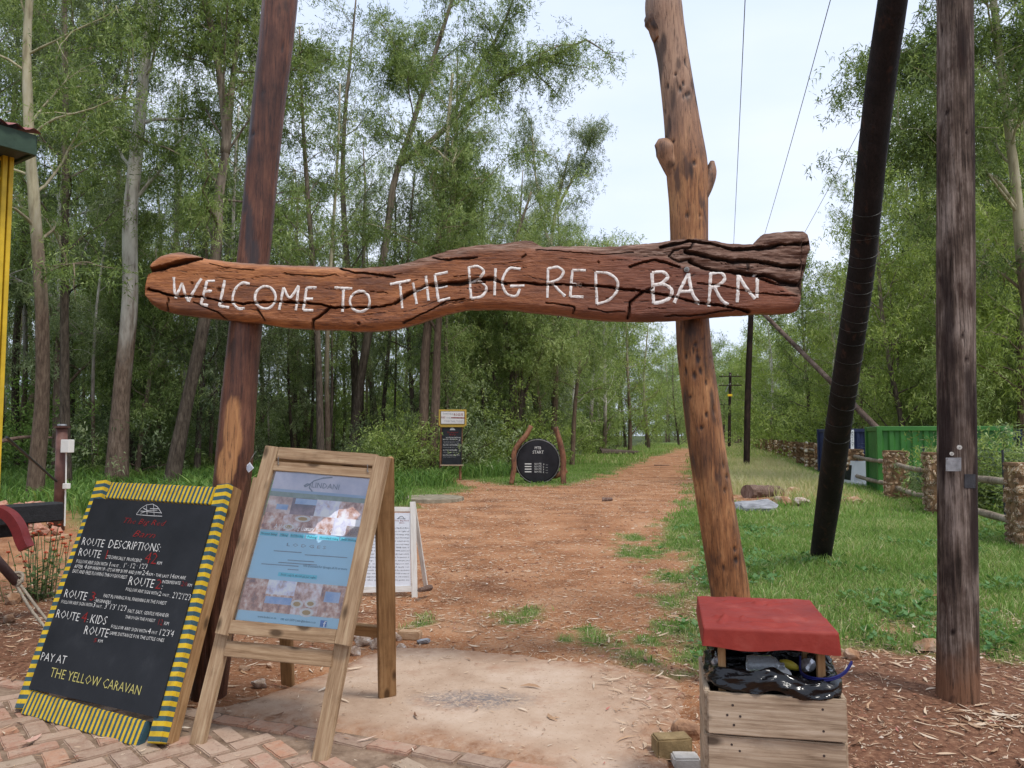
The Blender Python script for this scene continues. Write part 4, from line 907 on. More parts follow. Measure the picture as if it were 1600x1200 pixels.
cl_ = np.concatenate([Vb.reshape(NS, NR, 3)[0].mean(0)[None], Vb.reshape(NS, NR, 3)[-1].mean(0)[None]]); Vb2 = np.vstack([Vb, cl_]); c0 = NS * NR; jj = np.arange(NR); jn = (jj + 1) % NR
caps = np.vstack([np.stack([np.full(NR, c0), jj, jn], 1), np.stack([np.full(NR, c0 + 1), (NS - 1) * NR + jn, (NS - 1) * NR + jj], 1)])
grey = np.concatenate([gf, np.full((NS, NBk), .75)], 1).ravel(); crk = np.concatenate([cf, np.full((NS, NBk), .1)], 1).ravel(); grey = np.append(grey, [.5, .5]); crk = np.append(crk, [.3, .3])
g = G('varnished_beam'); vv = g.coord((.10, .10, 1), rnd=False); v2 = g.coord((.35, .35, 1), rnd=False)
wv = g.noise(5, v2, 3, .5); fine = g.noise(125, vv, 7, .75, .8); big = g.noise(3.0, v2, 5, .6)
gx_ = g.math('ADD', g.math('MULTIPLY', fine, .5), g.math('MULTIPLY', big, .5))
c = g.ramp(gx_, [(.38, (.075, .022, .010)), (.46, (.24, .078, .024)), (.55, (.42, .155, .048)), (.66, (.56, .25, .09))])
# the left two thirds stay orange, the right end is a deeper red-brown
sepx = g.n('SeparateXYZ', {0: g.n('TexCoord').outputs['Object']}).outputs['X']
red = g.n('MapRange', {'Value': g.math('ADD', sepx, g.math('MULTIPLY', big, .6)), 'From Min': -.2, 'From Max': 1.2}).outputs[0]
c = g.mix(red, c, g.ramp(gx_, [(.36, (.065, .020, .012)), (.5, (.175, .055, .026)), (.64, (.30, .105, .048))]))
c = g.mix(g.ramp(g.noise(4.5, v2, 4, .6), [(.52, 0.0), (.66, .7)]), c, (.08, .028, .016))
gc = g.ramp(g.noise(50, vv, 6, .75, .5), [(.36, (.055, .028, .018)), (.5, (.19, .11, .075)), (.64, (.38, .27, .21))])
c = g.mix(g.math('MULTIPLY', g.attr('bare').outputs['Fac'], g.ramp(big, [(.3, .55), (.6, 1.0)])), c, gc)
c = g.mix(g.math('MULTIPLY', g.attr('char').outputs['Fac'], .92), c, (.018, .010, .008))  # shade inside cracks and knots put into the colour, nearly black
nn_ = g.bump(g.noise(150, vv, 8, .8, .4), 1.0, .006); nn_ = g.bump(g.ramp(g.noise(16, vv, 4, .6, .5), [(.30, 0.0), (.37, 1.0)]), .55, .008, nn_)
M_beam = g.done(c, g.math('ADD', g.math('MULTIPLY', g.attr('bare').outputs['Fac'], .35), .46), nn_, .4)
me = fast_mesh('sign_beam', Vb2, [Fb, caps]); cattr(me, 'bare', grey); cattr(me, 'char', crk)
beam = tag(link('sign_beam', me, M_beam), 'long carved orange-brown timber beam reading WELCOME TO THE BIG RED BARN across both gate posts', 'sign beam')
world_origin(beam)
g = G('chalky_white_paint'); M_paint = g.done(g.ramp(g.noise(60, g.coord(rnd=False), 4, .7), [(.33, (.45, .34, .27)), (.46, (.72, .66, .60)), (.65, (.84, .80, .76))]), .8, g.bump(g.noise(90, g.coord(rnd=False)), .4, .003))
def arc(cx, cy, rx, ry, a0, a1, n=14): return [(cx + rx * math.cos(R(a0 + (a1 - a0) * i / n)), cy + ry * math.sin(R(a0 + (a1 - a0) * i / n))) for i in range(n + 1)]
LT = [(z3, [[(203, 237), (206, 290), (213, 331)], [(213, 331), (226, 298), (240, 262)], [(240, 262), (252, 305), (268, 345)], [(268, 345), (298, 290), (326, 242)]]),
      (z3, [[(352, 253), (325, 360)], [(352, 254), (387, 253)], [(338, 302), (375, 298)], [(323, 358), (358, 364)]]),
      (z3, [[(431, 250), (408, 366)], [(408, 366), (452, 373)]]), (z3, [[(543, 267), (510, 263), (482, 285), (468, 325), (473, 358), (498, 378), (522, 376)]]),
      (z3, [arc(613, 328, 46, 50, -90, 270, 22)]), (z3, [[(675, 383), (695, 284)], [(695, 284), (720, 328), (762, 275)], [(762, 275), (750, 386)]]),
      (z3, [[(797, 285), (783, 385)], [(797, 285), (842, 284)], [(790, 335), (826, 334)], [(783, 385), (827, 386)]]),
      (z3, [[(923, 285), (1002, 288)], [(963, 287), (958, 393)]]), (z3, [arc(1036, 346, 44, 46, -90, 270, 22)]),
      (z3, [[(1170, 269), (1262, 251)], [(1214, 262), (1224, 376)]]), (z3, [[(1272, 262), (1288, 356)], [(1329, 230), (1341, 341)], [(1276, 302), (1336, 278)]]),
      (z3, [[(1370, 225), (1386, 345)], [(1370, 225), (1428, 213)], [(1378, 285), (1426, 275)], [(1386, 343), (1438, 330)]]),
      (z4, [[(35, 215), (45, 354)], [(35, 218), (78, 213), (101, 235), (84, 262), (42, 279)], [(42, 279), (92, 284), (112, 310), (95, 342), (45, 354)]]),
      (z4, [[(152, 222), (148, 341)]]), (z4, [[(262, 226), (215, 222), (190, 252), (184, 298), (204, 335), (243, 342), (260, 312)], [(216, 301), (279, 298)]]),
      (z4, [[(383, 220), (380, 351)], [(383, 222), (430, 218), (450, 235), (438, 262), (386, 285)], [(400, 281), (428, 315), (458, 344)]]),
      (z4, [[(490, 230), (480, 346)], [(490, 230), (549, 230)], [(485, 291), (534, 292)], [(480, 346), (538, 348)]]),
      (z4, [[(592, 238), (597, 379)], [(592, 240), (650, 245), (686, 280), (684, 322), (650, 360), (597, 379)]]),
      (z4, [[(838, 243), (845, 376)], [(838, 243), (888, 240), (908, 258), (888, 282), (842, 298)], [(842, 298), (898, 295), (925, 320), (915, 352), (880, 370), (845, 376)]]),
      (z4, [[(935, 374), (965, 310), (998, 245)], [(998, 245), (1022, 345), (1048, 379)], [(962, 325), (1012, 322)]]),
      (z4, [[(1096, 243), (1088, 389)], [(1092, 246), (1143, 243), (1158, 264), (1140, 290), (1093, 309)], [(1110, 302), (1145, 360), (1172, 383)]]),
      (z4, [[(1217, 248), (1213, 371)], [(1217, 250), (1245, 300), (1290, 356)], [(1301, 244), (1298, 352)]])]
chars = 'WELCOMETOTHEBIGREDBARN'
for li, (f, strokes) in enumerate(LT):
    parts = []; wpx = 4.0 if li < 18 else 5.0
    for si, st in enumerate(strokes):
        if len(st) < 2: continue
        q = [f(*p) for p in st]; L = sum(math.dist(a, b) for a, b in zip(q[:-1], q[1:])); m = max(6, int(L / 1.3))
        S = smooth_path([(a, b, 0) for a, b in q], m) if len(q) > 2 else np.linspace((*q[0], 0), (*q[1], 0), m)
        sx_, sy_ = S[:, 0], S[:, 1]; tn = np.gradient(S[:, :2], axis=0); tn /= np.linalg.norm(tn, axis=1)[:, None]; nx_, ny_ = -tn[:, 1], tn[:, 0]
        wv_ = wpx * .5 * (1 + .28 * fbm(np.stack([np.arange(m) * .35, np.full(m, li * 3.1 + si), np.zeros(m)], 1), 5, 2)); jx = .35 * fbm(np.stack([np.arange(m) * .2, np.full(m, li + si * 7.7), np.ones(m)], 1), 6, 2)
        cols_ = []
        for a_, lift in ((-1, .0005), (-.5, .0032), (0, .0038), (.5, .0032), (1, .0005)):
            X_ = sx_ + nx_ * (wv_ * a_ + jx); Y_ = sy_ + ny_ * (wv_ * a_ + jx); dd, cc_, _ = beam_front(X_, Y_); cols_.append(onp_np(X_, Y_, BP, -dd + lift))
        V = np.stack(cols_, 1).reshape(-1, 3); i = np.arange(m - 1)[:, None] * 5; j = np.arange(4)[None]; F = np.stack([i + j, i + j + 1, i + 5 + j + 1, i + 5 + j], -1).reshape(-1, 4); parts.append((V, F))
    V, F = join(parts); obj('letter', V, F, M_paint, beam, smooth=True)
# bolt head with washer on the beam
M_steel = mottled('dull_steel', [(.3, (.16, .15, .14)), (.7, (.34, .33, .31))], 30, bump=.3, rough=.5, metal=.7)
M_galv = mottled('galvanised_plate', [(.3, (.20, .20, .20)), (.55, (.32, .32, .32)), (.75, (.45, .45, .45))], 25, bump=.2, rough=.5, metal=.5)
def disc(name, c, n, r, t, mat, parent, k=16):
    n = n.normalized(); V, F = tube([c - n * t, c, c + n * t * .001], [r, r, r * .8], k, True); return obj(name, V, F, mat, parent, smooth=False)
kx, ky = z4(990, 228); pb = onp(kx, ky, BP, .0); disc('bolt', pb + BN * .006, BN, .016, .02, M_steel, beam); disc('bolt', pb + BN * .014, BN, .009, .02, M_steel, beam, 6)

# ------------------------------------------------------------------ POWER POLES
M_grey = woodmat('weathered_pole', [(.030, .020, .015), (.125, .088, .068), (.33, .26, .215)], .85, .15, grain=(1, 1, .035), scale=12, bump=1.0, dirt=(.022, .013, .012), patches=[(.19, .09, .05), (.28, .14, .08)], bdist=.012)
def utilfn(V):
    q = V * np.array([9, 9, 1.3]); c = sstep(.05, .35, fbm(q, 81, 4)) * .85
    return sstep(.42, .1, V[:, 2] + .15 * fbm(V * 12, 82, 2)) * .9, np.clip(c, 0, 1) * sstep(.15, .5, V[:, 2])
util = pole_obj('utility_pole', [(1497, 1120), (1496, 900), (1494, 600), (1493, 300), (1492, 0), (1491, -340), (1489, -900), (1487, -1620)], [69, 66, 63, 61, 59, 56, 51, 44], 4.40, M_grey, 'thick weathered grey-brown utility pole with metal plates, at the right edge', 'utility pole', n=72, k=420, fn=utilfn, seed=21, holes=50)
UP = (at(1490, 700, 4.40 - .118), Vector((-.33, -.94, 0)).normalized())
def plate(px0, py0, px1, py1, off, parent, mat, n=None, name='plate', lines=True):
    P_ = UP if n is None else (UP[0], n); c = [onp(px0, py1, P_), onp(px1, py1, P_), onp(px1, py0, P_), onp(px0, py0, P_)]; nn = P_[1]
    ctr = sum(c, Vector()) / 4; sh = nn * off; f = [v + sh + nn * .003 for v in c]; b_ = [v + sh for v in c]
    return obj(name, f + b_, [np.array([[0, 1, 2, 3], [7, 6, 5, 4], [0, 4, 5, 1], [1, 5, 6, 2], [2, 6, 7, 3], [3, 7, 4, 0]])], mat, parent), [ctr + sh] + f
pl, cs = plate(1477, 715, 1501, 736, .012, util, M_galv)
for q in cs[1:]:
    d_ = cs[0] - q; disc('nail', q + d_ * .18 + UP[1] * .004, UP[1], .004, .006, M_steel, util, 8)
M_washer = mottled('pale_washer', [(.3, (.45, .42, .36)), (.7, (.66, .64, .58))], 40)
for px, py, r in ((1498.5, 699, .0125), (1486.5, 709, .0105)):
    p = onp(px, py, UP, .012); disc('washer', p + UP[1] * .004, UP[1], r, .012, M_washer, util, 14); disc('nail', p + UP[1] * .007, UP[1], r * .3, .01, M_steel, util, 8)
M_blackmet = mottled('black_painted_tin', [(.3, (.02, .02, .022)), (.7, (.05, .05, .055))], 30, bump=.3, rough=.5)
plate(1508, 741, 1525, 763, -.006, util, M_blackmet, Vector((.15, -1, 0)).normalized())
xarm_c = Vector((util.location.x - .0, 4.40, 8.35))
M_pole = woodmat('creosoted_pole', [(.012, .008, .007), (.03, .018, .014), (.06, .036, .027)], .75, .2, grain=(1, 1, .05), scale=10, bump=.8)
def crossarm(parent, c, L, d=Vector((1, -.25, 0)).normalized(), ins=3, mat=None, r=.05):
    a, b = c - d * L / 2, c + d * L / 2; plank('crossarm', a, b, r * 2, r * 2, Vector((0, 0, 1)), mat or M_pole, parent, .006)
    for k in range(ins):
        p = a + (b - a) * ((k + .5) / ins if ins > 1 else .5) + Vector((0, 0, r)); V, F = tube([p, p + Vector((0, 0, .05)), p + Vector((0, 0, .09)), p + Vector((0, 0, .14)), p + Vector((0, 0, .17))], [.012, .014, .045, .035, .02], 10); obj('insulator', V, F, M_washer, parent, smooth=True)
def topof(o):
    n = len(o.data.vertices); c = np.empty(n * 3, np.float32); o.data.vertices.foreach_get('co', c); c = c.reshape(-1, 3); k = c[:, 2].argmax(); return Vector([float(x) for x in c[k]]) + o.location
ut = topof(util); crossarm(util, Vector((ut.x, 4.40 - .16, 8.3)), 3.1)
M_wrap = mottled('dark_binding_wire', [(.3, (.05, .05, .05)), (.7, (.11, .11, .105))], 30, rough=.5, metal=.5)
# leaning black brace pole bound with wire
M_black = woodmat('tarred_pole', [(.008, .006, .006), (.015, .011, .011), (.028, .020, .019)], .7, .2, grain=(1, 1, .06), scale=9, bump=.7, bdist=.006)
bpts = [(at(1279, 878, 9.3), 33), (at(1300, 740, 8.3), 41), (at(1324, 570, 7.35), 44), (at(1348, 400, 6.7), 45), (at(1362, 250, 6.2), 48), (at(1380, 100, 5.75), 51), (at(1395, 0, 5.45), 51), (at(1420, -180, 5.05), 52), (at(1450, -420, 4.62), 52)]
bpts[0][0].z = -.1
P, r = smooth_path([p for p, w in bpts], 160, [w / 2 / FPX * p.y * .90 for p, w in bpts])
V, F = tube(P, r, 40, True, lambda rr, i, a, Pp: rr * (1 + .05 * fbm(np.stack([np.cos(a) * 2, np.sin(a) * 2, i * .06], -1).reshape(-1, 3), 31, 3).reshape(rr.shape)))
me = fast_mesh('brace_pole', V, F); cattr(me, 'bare', np.zeros(len(V))); cattr(me, 'char', np.zeros(len(V)))
brace = world_origin(tag(link('brace_pole', me, M_black, smooth=True), 'leaning black tarred pole wound with thin wire, propping the utility pole', 'brace pole'))
def pyof(p):
    d = p - CAM; yc = (-d.y * sP + d.z * cP) / (d.y * cP + d.z * sP); return 600 - yc * FPX
pys = np.array([pyof(Vector(p)) for p in P])
for k, py in enumerate([325, 361, 373, 393, 412, 431, 450, 470, 491, 512, 531, 556, 590, 607, 625, 655, 681]):
    i = int(np.abs(pys - py).argmin()); i = min(max(i, 1), 158); T_ = Vector(P[i + 1] - P[i - 1]).normalized(); u = T_.orthogonal().normalized(); w = T_.cross(u); tl = random.Random(k).uniform(-.25, .25)
    ring = [Vector(P[i]) + (u * math.cos(a) + w * math.sin(a)) * (r[i] * 1.05 + .003) + T_ * math.cos(a + k) * r[i] * tl for a in np.linspace(0, 2 * math.pi, 29)]
    V, F = tube(ring, .0016, 4, False); obj('wire', V, F, M_wrap, brace)
# thin poles along the trail
def simple_pole(pts, ws, Ys, label, name='utility_pole'):
    p3 = [at(px, py, y) for (px, py), y in zip(pts, Ys)]; p3[0].z = zat(p3[0].x, p3[0].y) - .3; P, r = smooth_path(p3, 24, [w / 2 / FPX * y for w, y in zip(ws, Ys)])
    V, F = tube(P, r, 14); me = fast_mesh(name, V, F); cattr(me, 'bare', np.zeros(len(V))); cattr(me, 'char', np.zeros(len(V)))
    return world_origin(tag(link(name, me, M_pole, smooth=True), label, 'utility pole'))
mp_ = simple_pole([(1166, 734), (1169, 600), (1173, 500), (1176, 440), (1177, 410)], [10, 9.5, 8.5, 8, 7.5], [33] * 5, 'slim dark utility pole rising from the pale grass behind the beam')
mt = at(1176, 428, 33); crossarm(mp_, Vector((mt.x, 32.8, mt.z)), 2.6)
fp = simple_pole([(1139.5, 700), (1140, 640), (1141, 590), (1141, 582)], [5, 4.6, 4.2, 4], [92] * 4, 'distant utility pole with two crossarms and a yellow plate')
for py in (588, 602): q = at(1141, py, 91.7); crossarm(fp, q, 2.7, Vector((1, 0, 0)), 3, r=.06)
M_yel = mottled('yellow_plate', [(.3, (.75, .45, .02)), (.7, (.85, .55, .04))], 5)
q = at(1140.5, 617.5, 91.6); V, F = xf(Matrix.Translation(q), bevbox(.55, .05, .26, .01)); obj('plate', V, F, M_yel, fp)
q0, q1 = at(1134, 612, 91.7), at(1139, 600, 91.7); V, F = tube([q0, q1], .05, 6); obj('brace', V, F, M_galv, fp)
fp2 = simple_pole([(1131, 692), (1131.5, 630)], [3, 2.6], [150] * 2, 'farthest utility pole, barely seen beside the right gate post'); q = at(1131, 632, 149.8); crossarm(fp2, q, 2.4, Vector((1, 0, 0)), 2, r=.06)
# wooden strut bracing the slim pole
a_, b_ = at(1181, 478, 32.7), Vector((13.2, 22.5, -1.0)); P = [a_.lerp(b_, t) for t in np.linspace(0, 1, 12)]
V, F = tube(P, np.linspace(.085, .115, 12), 12); me = fast_mesh('pole_strut', V, F); cattr(me, 'bare', np.full(len(V), .0)); cattr(me, 'char', np.zeros(len(V)))
M_strut = woodmat('grey_brown_strut', [(.06, .04, .03), (.13, .09, .07), (.22, .16, .13)], .8, .2, scale=6)
world_origin(tag(link('pole_strut', me, M_strut, smooth=True), 'slanting grey wooden strut running down from the slim pole behind the containers', 'strut'))
# overhead wires
def wire(a, b, sag, label, r=.006, group=None, name='power_line'):
    P = [a.lerp(b, t) - Vector((0, 0, sag * 4 * t * (1 - t))) for t in np.linspace(0, 1, 40)]; V, F = tube(P, r, 4, False)
    return world_origin(tag(obj(name, V, F, M_wire), label, 'wire', group))
M_wire = mottled('dull_wire', [(.3, (.10, .10, .10)), (.7, (.18, .18, .18))], 10, rough=.5)
for k, (pa, Y, lab) in enumerate((((1163, 0), 12.4, 'overhead wire nearest the right gate post, dropping behind the beam'), ((1292, 0), 12.4, 'middle overhead wire crossing the open sky'), ((1402, 70), 14.0, 'overhead wire that passes behind the black leaning pole'))):
    m_ = at(*pa, Y); e = Vector((mt.x + (k - 1) * .87, 32.8 - (k - 1) * .22, mt.z + .2)) if k < 2 else at(1222, 424, 32.6)
    d_ = (m_ - e); s0 = e + d_ * ((32.8 - 4.3) / (32.8 - Y)); wire(e, s0, .25, lab, .0075)
for k, dz in enumerate((0, 3.5, 7)): wire(at(1160, 476 + dz, 60), at(1420, 470 + dz, 60), .1, ('top', 'middle', 'lowest')[k] + ' of the three thin level wires crossing the trees behind the black leaning pole', .018)
# ------------------------------------------------------------------ PAINTS AND PLANKS
def flat(name, col, rough=.6, spec=.3, nse=.12, scale=20, bump=.1, **kw):
    lo = tuple(max(0, c * (1 - nse)) for c in col); hi = tuple(min(1, c * (1 + nse)) for c in col)
    return mottled(name, [(.3, lo), (.7, hi)], scale, rough=rough, spec=spec, bump=bump, **kw)
def pine(name, cols, rough=.65, knots=True, sc=1.0, spec=.25):
    g = G(name); v = g.coord((.8 * sc, 14 * sc, 14 * sc)); f = g.noise(5, v, 6, .65, .35); big = g.noise(2.5, g.coord((1, 2.5, 2.5)), 4)
    c = g.ramp(g.math('ADD', g.math('MULTIPLY', f, .65), g.math('MULTIPLY', big, .35)), [(.36, cols[0]), (.5, cols[1]), (.64, cols[2])])
    if knots:
        vo = g.n('TexVoronoi', {'Vector': g.coord((4, 9, 9)), 'Scale': 1.0}); c = g.mix(g.ramp(vo.outputs['Distance'], [(.10, .9), (.2, 0.0)]), c, tuple(x * .38 for x in cols[0]))
    c = g.mix(g.ramp(g.noise(6, g.coord(), 5, .7), [(.55, 0.0), (.75, .45)]), c, tuple(x * .55 for x in cols[0]))
    return g.done(c, rough, g.bump(g.noise(8, v, 7, .7), .45, .004), spec)
M_pine = pine('weathered_pine', [(.19, .11, .055), (.34, .22, .125), (.48, .345, .21)])
M_pine2 = pine('orange_pine', [(.17, .085, .035), (.28, .155, .065), (.38, .23, .11)])
M_greyp = pine('greyed_pallet_wood', [(.20, .135, .085), (.37, .27, .18), (.50, .39, .28)])
M_white = pine('white_painted_wood', [(.55, .50, .44), (.72, .69, .63), (.80, .78, .73)], knots=False)
def striped(name, period, duty=.5, axis='X'):
    g = G(name); tcx = g.n('TexCoord').outputs['Object']; sp = g.n('SeparateXYZ', {0: tcx}); x = sp.outputs[axis]
    x = g.math('ADD', x, g.math('MULTIPLY', g.math('SUBTRACT', g.noise(9, g.coord(rnd=False), 3), .5), .002))
    fr = g.math('FRACT', g.math('DIVIDE', x, period)); k = g.math('LESS_THAN', fr, duty)
    yel = g.ramp(g.noise(18, g.coord(), 5), [(.3, (.46, .29, .012)), (.6, (.66, .44, .02))]); blu = g.ramp(g.noise(18, g.coord(), 5), [(.3, (.028, .066, .082)), (.7, (.045, .10, .125))])
    c = g.mix(k, blu, yel); c = g.mix(g.ramp(g.noise(14, g.coord((1.5, 6, 6)), 6, .75), [(.60, 0.0), (.70, .8)]), c, (.17, .11, .06))
    return g.done(c, .55, g.bump(g.noise(30, g.coord(), 5), .3, .003), .35)
M_str_side = striped('striped_paint_wide', .0455); M_str_cross = striped('striped_paint_narrow', .0335)
M_board = mottled('blackboard_paint', [(.3, (.010, .011, .013)), (.6, (.017, .018, .021)), (.8, (.03, .031, .034))], 5, rough=.5, bump=.15, spec=.3)
M_chalk = flat('white_lettering', (.62, .60, .56), .7); M_red = flat('red_lettering', (.22, .014, .012), .6); M_yl = flat('yellow_lettering', (.48, .42, .13), .6)
M_black = flat('black_lettering', (.02, .02, .022), .6); M_chalk2 = flat('faded_white_lettering', (.42, .41, .40), .7)
UPV = Vector((0, 0, 1))
# ------------------------------------------------------------------ STRIPED MENU BOARD
def z1(x, y): return (x / 2.727, 740 + y / 2.727)
FL, FR = gnd(20, 1108, .015), gnd(243, 1166, .015); width = (FR - FL).length; wd = (FR - FL).normalized()
TLb = at(163, 752, 4.86); TRb = TLb + wd * width; PLb = mkplane(FL, FR, TLb); bn_ = PLb[1]
TRb = onp(352, 759, PLb)
sb = thing('menu_board', 'big black route board framed in yellow and blue stripes, leaning on the left arch pole', 'sign board', (FL + FR) / 2)
def pq(x, y, o=0): return onp(x, y, PLb, o)
# left stile, right stile (thick timber), top and bottom rails
plank('stile', pq(36, 1108), pq(163, 752), .088, .045, bn_, M_str_side, sb, .004, .0012, 1)
s2 = plank('stile', pq(245, 1162), pq(352, 758), .088, .045, bn_, M_str_side, sb, .004, .0012, 2)
e_ = wd * .044; plank('stile_edge', pq(245, 1162) - bn_ * .058, pq(352, 758) - bn_ * .058, .088, .07, bn_, M_pine2, sb, .005, .003, 3)
plank('stile_edge', pq(36, 1108) - bn_ * .058, pq(163, 752) - bn_ * .058, .088, .07, bn_, M_pine2, sb, .005, .003, 5)
plank('rail', pq(172, 767, -.002), pq(336, 776, -.002), .105, .04, bn_, M_str_cross, sb, .004, .002, 4)
plank('rail', pq(46, 1098, .004), pq(228, 1148, .004), .118, .042, bn_, M_str_cross, sb, .004, .002, 6)
pc = [pq(*z1(400, 105), .004), pq(*z1(918, 138), .004), pq(*z1(668, 1040), .004), pq(*z1(122, 915), .004)]
pc = [onp(*z1(x, y), (PLb[0] + bn_ * .032, bn_)) for x, y in ((400, 105), (918, 138), (668, 1040), (122, 915))]
pan = obj('panel', pc + [p - bn_ * .014 for p in pc], [np.array([[3, 2, 1, 0], [4, 5, 6, 7], [0, 1, 5, 4], [1, 2, 6, 5], [2, 3, 7, 6], [3, 0, 4, 7]])], M_board, sb)
PB = (PLb[0] + bn_ * .0325, bn_)
def T(s, x0, y0, x1, y1, h, mat=M_chalk, shear=0.0, off=.0016, nm='lettering', f=z1, plane=None, parent=None, lean=-.27):
    """h: cap height in zoomed pixels; letters lean with the board."""
    up = (h * .30 * (1 if f is z1 else 0), -h * .97); a = f(x0, y0); b = f(x1, y1); o = f(0, 0); u = f(*up); u = (u[0] - o[0], u[1] - o[1])
    return sign_text(nm, s, a, b, u, plane or PB, mat, parent or pan, off, shear, 1, -.010 if h > 18 else -.006)
T('ROUTE', 345, 303, 440, 315, 34); T('DESCRIPTIONS:', 458, 316, 680, 334, 36)
T('ROUTE', 331, 349, 425, 361, 34); T('1', 437, 363, 452, 365, 40, M_red, off=.002); T(':', 449, 362, 458, 363, 22)
T('TECHNICALLY  PROFICIENT', 458, 362, 602, 379, 15, M_chalk); T('42', 612, 381, 664, 387, 50, M_red, off=.002); T('KM', 668, 387, 688, 389, 14)
T('FOLLOW ANY SIGN WITH', 324, 380, 456, 395, 16, M_chalk); T('1', 461, 395, 468, 396, 20); T('ON IT ...', 472, 396, 515, 401, 12); T("1' \u00b7 1'2 \u00b7 1'2'3", 523, 402, 625, 406, 22)
T('AFTER', 316, 402, 352, 405, 15, M_chalk); T('4', 358, 406, 368, 407, 20); T("KM WARM UP - IT'S HUMP BUMP AND JUMP", 372, 407, 602, 432, 15, M_chalk); T('24', 604, 432, 630, 435, 22); T('KM \u2022 THE LAST', 632, 435, 718, 445, 13, M_chalk); T('14', 721, 446, 740, 448, 20); T('KM ARE', 742, 447, 790, 451, 14, M_chalk)
T('EASY AND FREE FLOWING THROUGH FOREST', 308, 422, 540, 450, 16, M_chalk)
T('ROUTE', 543, 473, 652, 488, 38); T('2', 658, 490, 683, 493, 44, M_red, off=.002); T(':', 683, 492, 692, 493, 24)
T('INTERMEDIATE', 690, 467, 768, 474, 14, M_chalk); T('20', 770, 479, 796, 482, 22, M_red, off=.002); T('KM', 798, 480, 816, 483, 13)
T('FOLLOW ANY SIGN WITH', 535, 499, 672, 519, 15, M_chalk); T('2', 674, 521, 686, 522, 20); T('ON IT ...', 690, 521, 728, 528, 12); T("2'1'2'1'2'3", 733, 530, 809, 541, 27)
T('ROUTE', 270, 526, 366, 541, 36); T('3', 378, 541, 402, 543, 40, M_red, off=.002); T(':', 400, 541, 408, 542, 22); T('FAST FLOWING FUN, FINISHING IN THE FOREST', 440, 527, 708, 560, 15, M_chalk)
T('BEGINNERS.', 408, 547, 473, 556, 14, M_chalk); T('FOLLOW ANY SIGN WITH', 260, 552, 392, 568, 15, M_chalk); T('3', 394, 569, 404, 570, 22); T('ON IT ...', 407, 570, 440, 574, 12); T("3' 1'3' 1'2'3", 444, 576, 536, 586, 24)
T('FAST, EASY, GENTLE MEANDER', 543, 592, 718, 612, 15, M_chalk); T('THROUGH THE FOREST', 533, 617, 660, 634, 14, M_chalk); T('12', 668, 644, 692, 647, 26, M_red, off=.002); T('KM', 698, 645, 718, 647, 15)
T('ROUTE', 235, 612, 334, 630, 36); T('4', 342, 632, 366, 635, 46, M_red, off=.002); T(':', 366, 633, 374, 634, 22); T('KIDS', 380, 636, 450, 645, 38); T('ROUTE', 354, 683, 458, 699, 38)
T('FOLLOW ANY SIGN WITH', 472, 658, 624, 680, 15, M_chalk); T('4', 627, 682, 640, 683, 24); T('ON IT', 643, 682, 668, 686, 14); T("1'2'3'4", 674, 688, 737, 696, 28)
T('SAME DISTANCE FOR THE LITTLE ONES', 466, 686, 698, 718, 15, M_chalk); T('5', 398, 718, 412, 720, 18, M_red, off=.002); T('KM', 416, 718, 436, 721, 13)
T('PAY AT', 170, 795, 278, 812, 36); T('THE YELLOW CARAVAN', 210, 865, 594, 945, 42, M_yl)
T('The Big Red', 518, 210, 704, 224, 24, M_red, .35); T('Barn', 560, 268, 660, 276, 28, M_red, .4)
lg = [stroke_on([z1(*p) for p in pts], .0035, PB, .002, .2, i) for i, pts in enumerate([[(582, 174), (600, 150), (625, 134), (652, 130), (672, 142), (690, 170)], [(582, 175), (640, 180), (692, 182)], [(612, 148), (630, 158), (672, 156)], [(625, 136), (628, 175)], [(655, 131), (658, 178)], [(600, 160), (690, 168)], [(640, 150), (680, 150)], [(600, 170), (625, 160)]])]
V, F = join(lg); obj('emblem', V, F, M_chalk2, pan)
# ------------------------------------------------------------------ TIMBER A-FRAME WITH POSTER
aFL, aFR, aBL, aBR = gnd(302, 1168, .005), gnd(497, 1192, .01), gnd(450, 1070, .015), gnd(605, 1088, .016)
aTL, aTR = at(424, 699, 4.12), at(597, 711, 3.93)
PA = mkplane(aFL, aFR, (aTL + aTR) / 2); an = PA[1]
A_ = thing('a_frame_sign', 'pale pine A-frame sign holding a blue lodge poster, in front of the left arch pole', 'A-frame sign', (aFL + aFR + aBL + aBR) / 4)
def pa(x, y, o=0): return onp(x, y, PA, o)
# legs run behind the poster frame
plank('leg', pa(300, 1167, -.04), pa(401, 745, -.04), .080, .032, an, M_pine, A_, .003, .002, 11)
plank('leg', pa(493, 1194, -.04), pa(578, 760, -.04), .080, .032, an, M_pine, A_, .003, .002, 12)
plank('stile', pa(349, 992), pa(427, 698), .080, .034, an, M_pine, A_, .003, .002, 13)
plank('stile', pa(536, 1008), pa(598, 714, .0), .078, .034, an, M_pine, A_, .003, .002, 14)
plank('top_rail', pa(436, 708, .001), pa(590, 720, .001), .062, .030, an, M_pine, A_, .003, .002, 15)
plank('top_rail', pa(426, 728, -.002), pa(588, 741, -.002), .050, .026, an, M_pine, A_, .003, .002, 16)
plank('bottom_rail', pa(360, 979, .002), pa(527, 995, .002), .066, .028, an, M_pine, A_, .003, .002, 17)
plank('stretcher', pa(348, 1013, -.03), pa(516, 1030, -.03), .074, .03, an, M_pine, A_, .003, .002, 18)
bnA = (aBR - aBL).cross(aTL - aBL).normalized(); bnA = bnA if bnA.y > 0 else -bnA
tR = at(600, 716, 4.06); tL = at(437, 702, 4.25)
plank('back_leg', aBR, tR, .10, .034, (wd * -.2 + Vector((.94, .35, 0))).normalized().cross((tR - aBR).normalized()).normalized() * 1, M_pine2, A_, .003, .002, 19)
